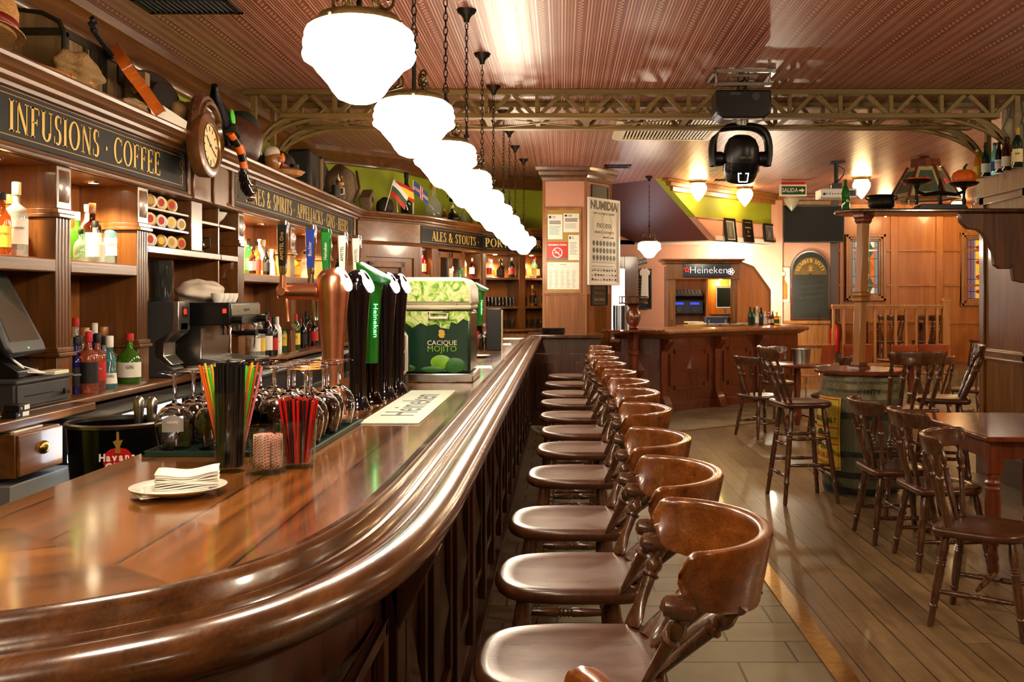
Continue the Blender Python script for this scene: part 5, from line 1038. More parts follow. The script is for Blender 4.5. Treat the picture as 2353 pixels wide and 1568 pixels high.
# moving head spotlight
mh = thing('moving_head_light', 'black moving head stage light hanging in front of the truss', 'stage light', (1.35, 7.6, CZ))
b = MB()
for x0, x1, y0, y1 in ((-.23, .23, -.27, -.245), (-.23, .23, .15, .175), (-.23, -.205, -.27, .175), (.205, .23, -.27, .175)): b.bx(x0, x1, y0, y1, -.03, -.005)
for s in (-.2, .2): b.cyl((s, -.2, -.12), (s, -.2, 0), .01, 8)
b.bx(-.21, .21, -.23, -.17, -.12, -.095); b.bx(-.10, .10, -.25, -.2, -.06, -.04); b.obj('mount', 'steel', mh, .002)
b = MB(); b.prism([(-.205, -.15), (.205, -.15), (.205, -.32), (.15, -.36), (-.15, -.36), (-.205, -.32)], -.12, .13, basis((0, -.1, 0), (1, 0, 0), (0, 0, 1))); b.obj('base', 'black', mh, .012)
b = MB(); b.cyl((.09, -.235, -.20), (.09, -.225, -.20), .03, 20); b.bx(-.1, -.02, -.236, -.22, -.19, -.17); b.obj('base_fittings', 'dark_grey', mh); 
b = MB(); b.add([(-.20, -.22, -.31), (.20, -.22, -.31), (.14, -.22, -.365), (-.14, -.22, -.365), (-.20, -.2, -.31), (.20, -.2, -.31), (.14, -.2, -.365), (-.14, -.2, -.365)], [(0, 1, 2, 3), (4, 7, 6, 5), (0, 4, 5, 1), (1, 5, 6, 2), (2, 6, 7, 3), (3, 7, 4, 0)]); b.obj('reflective_trim', 'steel', mh)
MB().cyl((0, -.1, -.40), (0, -.1, -.35), .06, 20).obj('swivel', 'steel', mh)
yk = [(-.20, -.70), (-.215, -.62), (-.21, -.50), (-.17, -.43), (-.10, -.40), (.10, -.40), (.17, -.43), (.21, -.50), (.215, -.62), (.20, -.70)]
b = MB(); b.grid(lambda u, v: (yk[int(round(u*9))][0]+.032*math.cos(v*2*PI)*(1 if abs(yk[int(round(u*9))][0]) > .15 else .2), -.1+.055*math.sin(v*2*PI), yk[int(round(u*9))][1]+.032*math.cos(v*2*PI)*(1 if abs(yk[int(round(u*9))][0]) < .19 else .0)), 10, 12, False, True); b.obj('yoke', 'black', mh, sub=1)
for s in (-1, 1): MB().lathe([(.03, 0), (.05, .005), (.055, .02), (.055, .06), (.04, .075)], seg=16, M=T(s*.13, -.1, -.645) @ rot('Y', s*PI/2)).obj('joint', 'black', mh)
b = MB(); b.M = T(0, -.12, -.64) @ rot('X', .35); b.lathe([(.0, .17), (.06, .165), (.10, .14), (.125, .09), (.135, .02), (.135, -.06), (.125, -.13), (.105, -.175), (.098, -.18), (.09, -.165), (0, -.165)], seg=28, sy=1.0); b.obj('head', 'black', mh, smooth=50)
b = MB(); b.M = T(0, -.12, -.64) @ rot('X', .35)
for k in range(7): b.tube([(.139*math.cos(a), .139*math.sin(a), -.02-k*.012) for a in [-PI*.95+PI*.9*q/12 for q in range(13)]], .003, 5)
b.obj('cooling_fins', 'black_gloss', mh)
b = MB(); b.M = T(0, -.12, -.64) @ rot('X', .35); b.grid(lambda u, v: (.1375*math.sin((u-.5)*.62), -.1375*math.cos((u-.5)*.62), -.155+.075*v-.012*math.sin(u*PI)), 8, 4); mat('led_white', (230, 240, 255), .3, emit=3., ec=(200, 225, 255)); lens = b.obj('light_panel', 'black_gloss', mh, smooth=0)
b = MB(); b.M = T(0, -.12, -.64) @ rot('X', .35)
f_ = lambda a, z: (.1395*math.sin(a), -.1395*math.cos(a), z)
for P in ([f_(-.28, -.09), f_(-.1, -.088)], [f_(.1, -.088), f_(.28, -.09)], [f_(-.27, -.085), f_(-.23, -.15)], [f_(.27, -.085), f_(.23, -.15)], [f_(-.23, -.152), f_(.23, -.152)]): b.tube(P, .0045, 5)
b.obj('glow_ring', 'led_white', lens); text('ROBIN 300', .026, T(0, -.12, -.64) @ rot('X', .35) @ basis((0, -.139, .03), (1, 0, 0), (0, 0, 1)), 'grey', mh)
b = MB()
for k in range(5): b.tube([(.04*math.sin(k*2+q), -.2-.04*math.sin(q*1.3+k), -.03-.035*q) for q in range(5)], .005, 6)
b.obj('cables', 'black', mh)
pj = thing('projector', 'white video projector on a black ceiling pole', 'projector', (3.42, 12.4, CZ))
b = MB(); b.cyl((0, 0, -.28), (0, 0, -.02), .028, 12); b.bx(-.09, .09, -.09, .09, -.02, 0); b.bx(-.06, .06, -.05, .05, -.34, -.27); b.tube([(.03, 0, -.05), (.1, -.02, -.1), (.09, 0, -.17), (.02, -.03, -.24), (-.06, -.05, -.3), (-.08, -.1, -.38)], .007, 6); b.tube([(0, -.03, -.26), (-.1, -.08, -.3), (-.11, -.15, -.4)], .006, 6); b.obj('pole', 'black', pj)
MB().bx(-.22, .22, -.15, .16, -.46, -.345).obj('body', 'white', pj, .015); b = MB()
for k in range(7): b.bx(-.16+k*.035, -.145+k*.035, -.152, -.15, -.42, -.405)
b.bx(-.2, -.17, -.152, -.15, -.43, -.40); b.bx(.12, .2, -.152, -.15, -.44, -.37); b.obj('sockets', 'black', pj, smooth=0)
mat('lantern_pane', (176, 160, 108), .3, var=.2, vs=20.); mat('lantern_green', (70, 84, 64), .3, var=.3, vs=30.)
# stained glass lantern
lt = thing('stained_lantern', 'six-sided stained glass ceiling lantern behind the scales', 'lantern', (4.38, 12.0, CZ), .25)
def hexp(r, z, k): a = PI/6+k*PI/3; return Vector((r*math.cos(a), r*math.sin(a), z))
b = MB(); b.lathe([(.14, -.14), (.2, -.12), (.19, -.03), (.1, -.02), (.06, 0)], seg=6); b.obj('cap', 'w_red', lt, smooth=0)
b = MB()
for k in range(6): bar_(b, hexp(.19, -.12, k), hexp(.40, -.50, k), .04, .02); bar_(b, hexp(.40, -.50, k), hexp(.40, -.50, k+1), .02, .03)
b.obj('frame', 'w_red', lt)
for k in range(6):
    p = [hexp(.185, -.125, k), hexp(.185, -.125, k+1), hexp(.39, -.495, k+1), hexp(.39, -.495, k)]; c_ = sum(p, Vector())/4
    o = MB().quad(*p).obj('pane', 'lantern_pane', lt, smooth=0)
    q = [c_+(v-c_)*.72 for v in p]; nn = (p[1]-p[0]).cross(p[3]-p[0]).normalized(); nn = nn if nn.dot(Vector((c_.x, c_.y, 0))) > 0 else -nn
    MB().quad(*[v+nn*.003 for v in q]).obj('inner_pane', 'lantern_green', o, smooth=0); MB().lathe([(.0, 0), (.05, .004), (.0, .008)], seg=10, M=T(c_+nn*.006) @ nn.to_track_quat('Z', 'Y').to_matrix().to_4x4()).obj('rose', 'st_red', o)
# ---------------------------------------------------------------- bottles
def gl(name, c, rough=.03, tr=.85): film(name, c, 1.5, .18) if tr else mat(name, c, .12, coat=.4)
for n, c in (('g_clear', (236, 242, 238)), ('g_amber', (224, 140, 60)), ('g_brown', (130, 66, 34)), ('g_green', (70, 160, 70)), ('g_dgreen', (50, 92, 50)), ('g_blue', (50, 60, 180)), ('g_aqua', (150, 205, 215)), ('g_pink', (238, 150, 120)), ('g_black', (14, 14, 16)), ('g_white', (232, 230, 226)), ('g_lime', (120, 205, 60)), ('g_yellow', (236, 196, 40)), ('g_red', (170, 30, 24))): gl(n, c, tr=.0 if n in ('g_black', 'g_white') else .85)
for n, c in (('l_white', (232, 228, 214)), ('l_cream', (226, 206, 150)), ('l_black', (18, 18, 18)), ('l_red', (186, 34, 26)), ('l_yellow', (226, 190, 60)), ('l_blue', (40, 70, 140)), ('l_gold', (190, 150, 60)), ('l_green', (40, 90, 50))): mat(n, c, .6)
BOT = {
 'whisky': ([(.0, 0), (.034, 0), (.037, .006), (.037, .165), (.034, .185), (.018, .215), (.013, .225), (.0125, .268), (.015, .27), (.015, .275)], (.04, .14), (.0155, .262, .30)),
 'wine':   ([(.0, 0), (.035, 0), (.0375, .006), (.0375, .185), (.030, .215), (.016, .24), (.0135, .25), (.0135, .295), (.015, .3)], (.04, .14), (.0148, .25, .305)),
 'gin':    ([(.0, 0), (.040, 0), (.042, .006), (.042, .175), (.038, .19), (.018, .205), (.014, .212), (.014, .255)], (.05, .15), (.017, .245, .295)),
 'squat':  ([(.0, 0), (.046, 0), (.052, .01), (.052, .10), (.042, .135), (.02, .16), (.015, .168), (.015, .205)], (.03, .10), (.019, .20, .235)),
 'cone':   ([(.0, 0), (.042, 0), (.043, .008), (.030, .17), (.019, .195), (.017, .21), (.017, .26)], (.03, .09), (.021, .235, .30)),
 'beer':   ([(.0, 0), (.029, 0), (.031, .006), (.031, .13), (.026, .155), (.014, .19), (.0125, .2), (.0125, .236)], (.03, .10), (.0145, .222, .240)),
}
PROTO = {}
def proto(kind):
    if kind not in PROTO:
        prof, lz, cp = BOT[kind]; r = max(p[0] for p in prof)
        def mesh(mb, n): o = mb.obj(n, 'white', smooth=50); me = o.data; bpy.data.objects.remove(o); return me
        rr = lambda z: next((a+(c-a)*(z-y0)/max(1e-6, y1-y0) for (a, y0), (c, y1) in zip(prof, prof[1:]) if y0 <= z <= y1), r)
        body = mesh(MB().lathe(prof+[(prof[-1][0]*.8, prof[-1][1]+.001)], seg=20), 'bottle')
        lab = mesh(MB().grid(lambda u, v: ((rr(lz[0]+(lz[1]-lz[0])*v)+.0008)*math.cos((u-.5)*2.6), (rr(lz[0]+(lz[1]-lz[0])*v)+.0008)*math.sin((u-.5)*2.6), lz[0]+(lz[1]-lz[0])*v), 14, 5), 'label')
        cap = mesh(MB().lathe([(cp[0]*.96, cp[1]), (cp[0], cp[1]+.004), (cp[0], cp[2]-.003), (cp[0]*.9, cp[2]), (0, cp[2])], seg=14), 'cap')
        PROTO[kind] = (body, lab, cap, cp[2], lz, rr)
    return PROTO[kind]
def child(name, me, m, par):
    o = bpy.data.objects.new(name, me); COL.objects.link(o); o.parent = par
    if me.materials: o.material_slots[0].link = 'OBJECT'; o.material_slots[0].material = MATS[m]
    return o
def bottle(kind, loc, h, g, l, c, label, group, word=None, wc='black', rz=None, cat='bottle'):
    body, lab, cap, H0, lz, rr = proto(kind); s = h/H0
    o = child('bottle', body, g, None); o.location = loc; o.scale = (s, s, s); o.rotation_euler = (0, 0, math.atan2(-loc[1], -loc[0]) if rz is None else rz)
    if l: child('label', lab, l, o)
    if c: child('cap', cap, c, o)
    if word and l:
        z = (lz[0]+lz[1])/2+.012; R = rr(z)+.0012; text(word, min(.024, .075/max(3, len(word))*1.25), basis((R, 0, z), (0, 1, 0), (0, 0, 1)), wc, o, sx=.8, ext=.0008)
    return tag(o, label, cat, group)
CN = {'g_clear': 'clear', 'g_amber': 'amber', 'g_brown': 'dark brown', 'g_green': 'green', 'g_dgreen': 'dark green', 'g_blue': 'deep blue', 'g_aqua': 'pale blue', 'g_pink': 'pink', 'g_black': 'black', 'g_white': 'white', 'g_lime': 'lime green', 'g_yellow': 'yellow', 'g_red': 'red'}
def row(place, group, z, X, items):
    """bottles standing on a shelf along the left cabinet: (px, depth shift, kind, height, glass, label, cap, word)"""
    for i, (px_, dx, kind, h, g, l, c, w) in enumerate(sorted(items, key=lambda q: q[0])):
        x = X+dx; Y = F*x/(px_-CX); lw = (' with %s label' % l[2:]) if l and ' ' not in CN[g] else ''
        bottle(kind, (x, Y, z), h, g, l, c, '%s bottle%s, %s from left %s' % (CN[g], lw, ORD[i], place), group, w, 'black' if l in ('l_white', 'l_cream', 'l_yellow', 'l_gold') else 'white')
row('on the upper shelf by the coffee sign', 'bottles on the upper shelf by the coffee sign', SZ, -2.34, [
 (6, .06, 'whisky', .26, 'g_amber', 'l_yellow', 'l_black', 'SCOTCH'), (22, -.02, 'squat', .27, 'g_amber', 'l_black', 'w_light', None), (38, .05, 'gin', .315, 'g_clear', 'l_white', 'l_cream', 'BOWMORE'), (97, .02, 'gin', .285, 'g_amber', 'l_cream', 'l_black', 'COMFORT')])
row('on the upper shelf beside the jars', 'bottles on the upper shelf beside the jars', SZ, -2.34, [
 (178, .02, 'gin', .24, 'g_lime', None, 'l_white', None), (186, .09, 'squat', .15, 'g_clear', None, 'l_black', None), (200, -.06, 'whisky', .30, 'g_clear', 'l_cream', 'l_cream', None), (212, .0, 'gin', .30, 'g_brown', 'l_white', 'w_light', None), (219, .09, 'squat', .2, 'g_clear', 'l_white', 'l_black', None), (236, -.08, 'squat', .26, 'g_amber', 'l_blue', 'l_black', None), (257, .0, 'gin', .275, 'g_aqua', 'l_white', 'l_red', 'LONDON'), (246, .10, 'squat', .16, 'g_clear', None, None, None), (296, .02, 'wine', .275, 'g_blue', 'l_gold', 'l_cream', None)])
row('on the counter beside the cash drawer', 'bottles on the counter beside the cash drawer', 1.07, -2.34, [
 (174, -.06, 'whisky', .34, 'g_clear', 'l_white', 'l_red', None), (175, .12, 'whisky', .26, 'g_blue', 'l_black', 'l_black', 'BULLDOG'), (182, .05, 'gin', .26, 'g_brown', 'l_black', 'l_black', None), (195, -.04, 'squat', .29, 'g_amber', 'l_white', 'w_light', '24'), (204, .17, 'gin', .285, 'g_pink', 'l_black', 'l_red', None), (203, .05, 'whisky', .28, 'g_red', 'l_white', 'l_white', None), (218, -.04, 'wine', .31, 'g_blue', 'l_white', 'l_white', None), (224, .13, 'gin', .27, 'g_pink', 'l_red', 'l_black', 'BEEFEATER'), (238, -.03, 'squat', .29, 'g_clear', 'l_white', 'w_light', None), (240, .10, 'gin', .25, 'g_clear', 'l_black', 'l_black', None), (252, .16, 'cone', .255, 'g_aqua', 'l_white', 'l_white', 'MARE'), (258, .0, 'squat', .25, 'g_clear', 'l_cream', 'w_light', None), (274, .03, 'squat', .24, 'g_dgreen', 'l_gold', 'w_light', None), (298, .12, 'squat', .255, 'g_lime', 'l_white', 'l_red', 'GIN'), (312, .0, 'squat', .24, 'g_dgreen', 'l_black', 'w_light', None)])
rr_ = random.Random(5)
row('on the upper shelf under the wines sign', 'bottles on the upper shelf under the wines sign', SZ, -2.34, [
 (572, .0, 'wine', .27, 'g_green', 'l_green', 'l_black', None), (580, .09, 'whisky', .2, 'g_brown', 'l_white', 'l_black', None), (590, .05, 'whisky', .25, 'g_amber', 'l_red', 'l_black', None), (596, -.05, 'wine', .29, 'g_clear', 'l_white', 'l_white', None), (604, .06, 'squat', .27, 'g_clear', 'l_white', 'l_cream', None), (612, .12, 'whisky', .2, 'g_black', 'l_black', 'l_black', None), (624, .0, 'cone', .22, 'g_clear', None, 'l_cream', None), (666, .0, 'squat', .26, 'g_red', 'l_white', 'l_white', None), (676, .05, 'squat', .22, 'g_yellow', 'l_yellow', 'l_green', None), (700, .0, 'whisky', .26, 'g_clear', 'l_white', 'l_black', None), (733, .0, 'squat', .25, 'g_white', 'l_cream', 'l_cream', None), (741, .06, 'whisky', .22, 'g_amber', 'l_cream', 'l_gold', None), (776, 0, 'wine', .24, 'g_dgreen', 'l_black', 'l_black', None), (800, 0, 'whisky', .26, 'g_amber', 'l_white', 'l_black', None)])
row('on the counter under the wines sign', 'bottles on the counter under the wines sign', 1.07, -2.34, [
 (578, .0, 'whisky', .29, 'g_clear', 'l_white', 'l_red', None), (586, .10, 'gin', .28, 'g_clear', 'l_white', 'l_white', None), (592, -.05, 'wine', .30, 'g_clear', 'l_red', 'l_red', None), (598, .10, 'whisky', .30, 'g_clear', 'l_yellow', 'l_red', None), (604, .02, 'wine', .31, 'g_dgreen', 'l_white', 'l_white', None), (614, .12, 'wine', .33, 'g_black', 'l_white', 'l_black', None), (622, -.02, 'wine', .28, 'g_red', 'l_red', 'l_red', None), (628, .14, 'wine', .29, 'g_black', 'l_red', 'l_black', None), (637, .12, 'wine', .29, 'g_white', 'l_white', 'l_white', 'MALIBU'), (636, -.06, 'wine', .3, 'g_clear', 'l_white', 'l_black', None),
 (652, .08, 'gin', .28, 'g_green', 'l_yellow', 'l_white', 'CUTTY'), (655, -.04, 'whisky', .34, 'g_brown', 'l_red', 'l_red', None), (664, .06, 'gin', .29, 'g_dgreen', 'l_cream', 'l_white', 'JB'), (672, -.04, 'wine', .31, 'g_green', 'l_red', 'l_red', None), (680, .08, 'wine', .30, 'g_green', 'l_yellow', 'l_red', 'J&B'), (690, .04, 'whisky', .25, 'g_brown', 'l_white', 'l_red', None), (697, .08, 'whisky', .26, 'g_black', 'l_black', 'l_black', None), (704, -.04, 'wine', .31, 'g_dgreen', 'l_cream', 'l_black', None), (712, .04, 'whisky', .27, 'g_brown', 'l_black', 'l_black', None), (722, .08, 'gin', .26, 'g_black', 'l_red', 'l_black', None), (735, .04, 'gin', .28, 'g_amber', 'l_yellow', 'l_black', None)])
GLS = ['g_clear', 'g_amber', 'g_brown', 'g_clear', 'g_amber', 'g_dgreen', 'g_clear', 'g_red']; LBS = ['l_white', 'l_cream', 'l_black', 'l_yellow', 'l_white', 'l_red']; CPS = ['l_black', 'l_white', 'l_red', 'l_gold']
def far_row(M, u0, u1, n, z, place, group, kinds=('whisky', 'gin', 'squat', 'wine'), w=-.16):
    for i in range(n):
        p = on(M, u0+(u1-u0)*i/max(1, n-1), w+(.06 if i % 2 else -.05), z); g = rr_.choice(GLS); k = rr_.choice(kinds)
        bottle(k, p, rr_.uniform(.24, .31), g, rr_.choice(LBS), rr_.choice(CPS), '%s bottle, %s from left %s' % (CN[g], ORD[i], place), group, rz=-1.5)
far_row(MCD, .16, .3, 2, 1.775, 'in the small lit niche of the far cabinet', 'bottles in the small lit niche', ('wine',))
far_row(MCD, 1.30, 1.68, 4, 1.775, 'on the far upper shelf before the corner', 'bottles of the far upper shelf before the corner'); far_row(MDE, .06, 1.1, 13, 1.775, 'on the far upper shelf past the corner', 'bottles of the far upper shelf past the corner')
far_row(MDE, .72, 1.1, 5, 1.39, 'on the far lower shelf by the pillar', 'bottles of the far lower shelf')
tm = []
# ---------------------------------------------------------------- glassware
def glass_mesh(prof, th=.0016, seg=28, inv=0.):
    inner = [(max(0, r-th), z) for r, z in prof[::-1] if r-th > 0]; P = prof+inner
    if inv: P = [(r, inv-z) for r, z in P][::-1]
    o = MB().lathe(P, seg=seg, caps=False).obj('g', 'glass', smooth=60); me = o.data; bpy.data.objects.remove(o); return me
BAL = [(0, 0), (.044, .0), (.045, .002), (.02, .006), (.006, .012), (.0048, .03), (.005, .075), (.008, .083), (.02, .088), (.036, .100), (.047, .118), (.051, .138), (.050, .158), (.045, .18), (.040, .2), (.0385, .207)]
BALi = [(.0385, .207), (.037, .207), (.0435, .18), (.0485, .158), (.0495, .138), (.0455, .118), (.0345, .102), (.018, .091), (0, .088)]
me_bal = MB(); me_bal.lathe([(r, .207-z) for r, z in BAL+BALi], seg=28, caps=False); o = me_bal.obj('g', 'glass', smooth=60); ME_BAL = o.data; bpy.data.objects.remove(o)
mt_ = thing('bar_mat', 'dark green rubber bar mat under the upside down balloon glasses', 'bar mat', (-.885, 2.98, TZ))
b = MB(); b.bx(-.22, .22, -.36, .36, .001, .006); b.bx(-.22, .22, -.36, -.352, .006, .013); b.bx(-.22, .22, .352, .36, .006, .013); b.bx(-.22, -.212, -.36, .36, .006, .013); b.bx(.212, .22, -.36, .36, .006, .013)
for k in range(28): b.bx(-.215, .215, -.345+k*.0255, -.338+k*.0255, .006, .012)
for k in range(16): b.bx(-.205+k*.0275, -.200+k*.0275, -.35, .35, .006, .011)
b.obj('mat', 'rubber_green', mt_, smooth=0)
q = 0
for r_ in range(6):
    for c_ in range(4):
        if r_ == 0 and c_ in (2, 3): continue
        if r_ == 1 and c_ == 2: continue
        o = child('balloon_glass', ME_BAL, 'glass', None); o.location = (-1.045+c_*.105+.012*(r_ % 2), 2.69+r_*.105, TZ+.0125); o.rotation_euler.z = q
        tag(o, 'upside down balloon glass on the mat, %s row from the front, %s from left' % (ORD[r_], ORD[c_]), 'glass', 'upside down balloon glasses on the green mat'); q += 1
        if r_ == 0 and c_ == 0:
            mat('decal', (150, 146, 140), .5); b = MB(); R = .0515; b.grid(lambda u, v: (R*math.cos((u-.5)*1.1), R*math.sin((u-.5)*1.1), .05+.045*v*(.75+.25*math.sin(u*PI))), 10, 6); dl = b.obj('decal', 'decal', o, smooth=180); dl.rotation_euler.z = -1.3
            text('Ballantine', .013, basis((R+.001, 0, .075), (0, -1, 0), (0, 0, -1)), 'white', dl, sx=.55)
def cup(name, label, loc, r0, r1, h, cat='glass', th=.003, base=.012, m='glass_thin', group=None):
    t = thing(name, label, cat, loc, 0, group); P = [(0, 0), (r0, 0), (r0, .004), (r1, h), (r1-th, h), (r0-th, base), (0, base)]
    MB().lathe(P, seg=32, caps=False).obj('glass', m, t, smooth=50); return t
def straws(center, z, n, rad, tilt, h, mats_, name, lab, group, rs=.003, rnd=None):
    for i in range(n):
        a = 2.399963*i; q = rad*math.sqrt((i+.5)/n); x, y = q*math.cos(a), q*math.sin(a); k = 1+tilt*(1 if not callable(tilt) else 1)
        p0 = Vector((x*.8, y*.8, 0)); p1 = Vector((x*(1+tilt), y*(1+tilt), h*(1-.02*(i % 3)))); d = p1-p0
        m = mats_[i % len(mats_)]; cn = {'black': 'black', 'red': 'red', 'lime': 'green', 'orange': 'orange', 'yellow': 'yellow', 'st_pink': 'pink'}[m]
        o = bpy.data.objects.new(name, STRAW); COL.objects.link(o); o.material_slots[0].link = 'OBJECT'; o.material_slots[0].material = MATS[m]
        o.location = Vector(center)+p0+Vector((0, 0, z)); o.rotation_euler = d.to_track_quat('Z', 'Y').to_euler(); o.scale = (rs/.003, rs/.003, d.length); tag(o, lab % cn, 'straw', group % cn)
mat('st_pink', (226, 130, 150), .5)
o = MB().lathe([(.003, 0), (.003, 1), (.0022, 1), (.0022, .0)], seg=8, caps=False).obj('s', 'black', smooth=60); STRAW = o.data; bpy.data.objects.remove(o)
gA = (-.800, 2.405, TZ); cup('tall_glass', 'tall clear glass packed with black drinking straws', gA, .036, .041, .192)
straws(gA, .013, 60, .034, .0, .250, ['black'], 'drinking_straw', '%s drinking straw packed in the tall glass', '%s straws in the tall glass', .0038)
gC = (-.840, 2.535, TZ); cup('tall_glass', 'tall clear glass of bright coloured straws behind the black ones', gC, .034, .039, .17)
straws(gC, .013, 34, .034, 1.4, .238, ['yellow', 'orange', 'lime', 'orange', 'yellow', 'st_pink'], 'drinking_straw', '%s drinking straw fanned out behind the black straws', '%s straws of the bright bunch')
gB = (-.703, 2.385, TZ); cup('tumbler', 'short clear tumbler filled with paper sugar sachets', gB, .041, .046, .112)
def sachet_mat():
    m, nt, b = nodes('sachet'); L = nt.links.new; tc = N(nt, 'ShaderNodeTexCoord'); mp = N(nt, 'ShaderNodeMapping'); mp.inputs['Rotation'].default_value = (.9, .6, .4); L(tc.outputs['Object'], mp.inputs[0])
    br = N(nt, 'ShaderNodeTexBrick'); L(mp.outputs[0], br.inputs[0]); br.inputs['Scale'].default_value = 60.; br.inputs['Mortar Size'].default_value = .03; br.inputs['Color1'].default_value = lin((168, 82, 66)); br.inputs['Color2'].default_value = lin((190, 104, 84)); br.inputs['Mortar'].default_value = lin((236, 214, 190)); L(br.outputs['Color'], b.inputs['Base Color']); b.inputs['Roughness'].default_value = .7
sachet_mat()
for i in range(16):
    a = i*2.4; r_ = .032 if i < 10 else .014
    o = MB().grid(lambda u, v: ((u-.5)*.022, .0035*math.sin(u*PI)*math.sin(v*PI), v*.078), 5, 5).add([], []).obj('sugar_sachet', 'sachet', smooth=180, solid=.0015); o.location = (gB[0]+r_*math.cos(a), gB[1]+r_*math.sin(a), TZ+.014); o.rotation_euler = (0, 0, a+PI/2); tag(o, 'red patterned paper sugar sachet standing in the short tumbler', 'sachet', 'sugar sachets in the tumbler')
gD = (-.652, 2.47, TZ); cup('tumbler', 'clear tumbler of red and black stirring straws', gD, .038, .046, .118)
straws(gD, .013, 34, .032, .55, .158, ['red', 'black', 'red'], 'stirring_straw', '%s stirring straw in the tumbler', '%s stirring straws in the tumbler', .0036)
pt = thing('saucer', 'white saucer near the bar corner under paper napkins', 'saucer', (-.815, 2.12, TZ)); MB().lathe([(0, .001), (.05, .001), (.055, .004), (.08, .012), (.097, .0185), (.099, .0205), (.096, .0215), (.078, .0155), (.055, .008), (0, .007)], seg=48, caps=False).obj('dish', 'porcelain', pt)
for i in range(12):
    x, y, r_ = -.795, 2.12, .30+.02*math.sin(i*2.1)
    if i < 3: x, y, r_ = -.835+.01*i, 2.105, .62-.1*i
    b = MB(); t0 = .0026; w_ = .062; o = b.grid(lambda u, v: ((u-.5)*2*w_, (v-.5)*2*w_*.78, .0025*math.sin(u*5+i)*math.sin(v*3+i*.3)+(.004*math.cos(u*PI*2) if i > 8 else 0)), 10, 8).obj('paper_napkin', 'napkin', smooth=180, solid=t0)
    o.location = (x, y, TZ+.010+i*.0036); o.rotation_euler = (0, -.03, r_); tag(o, 'white folded paper napkin in the pile on the saucer', 'napkin', 'paper napkins piled on the saucer')
# bar runner
rn = thing('bar_runner', 'white bar runner with large green lettering in front of the beer taps', 'bar runner', (-.572, 3.88, TZ)); MB().bx(-.1, .1, -.58, .58, .0005, .0045).obj('cloth', 'l_white' if False else 'runner_white', rn, .001) if 'runner_white' in MATS else None
mat('runner_white', (196, 206, 192), .4); MB().bx(-.1, .1, -.58, .58, .0005, .0045).obj('cloth', 'runner_white', rn, .001)
text('Heineken', .17, basis((0, 0, .0048), (0, 1, 0), (-1, 0, 0)), 'dark_grey', rn, sx=1.2, ext=.0003)
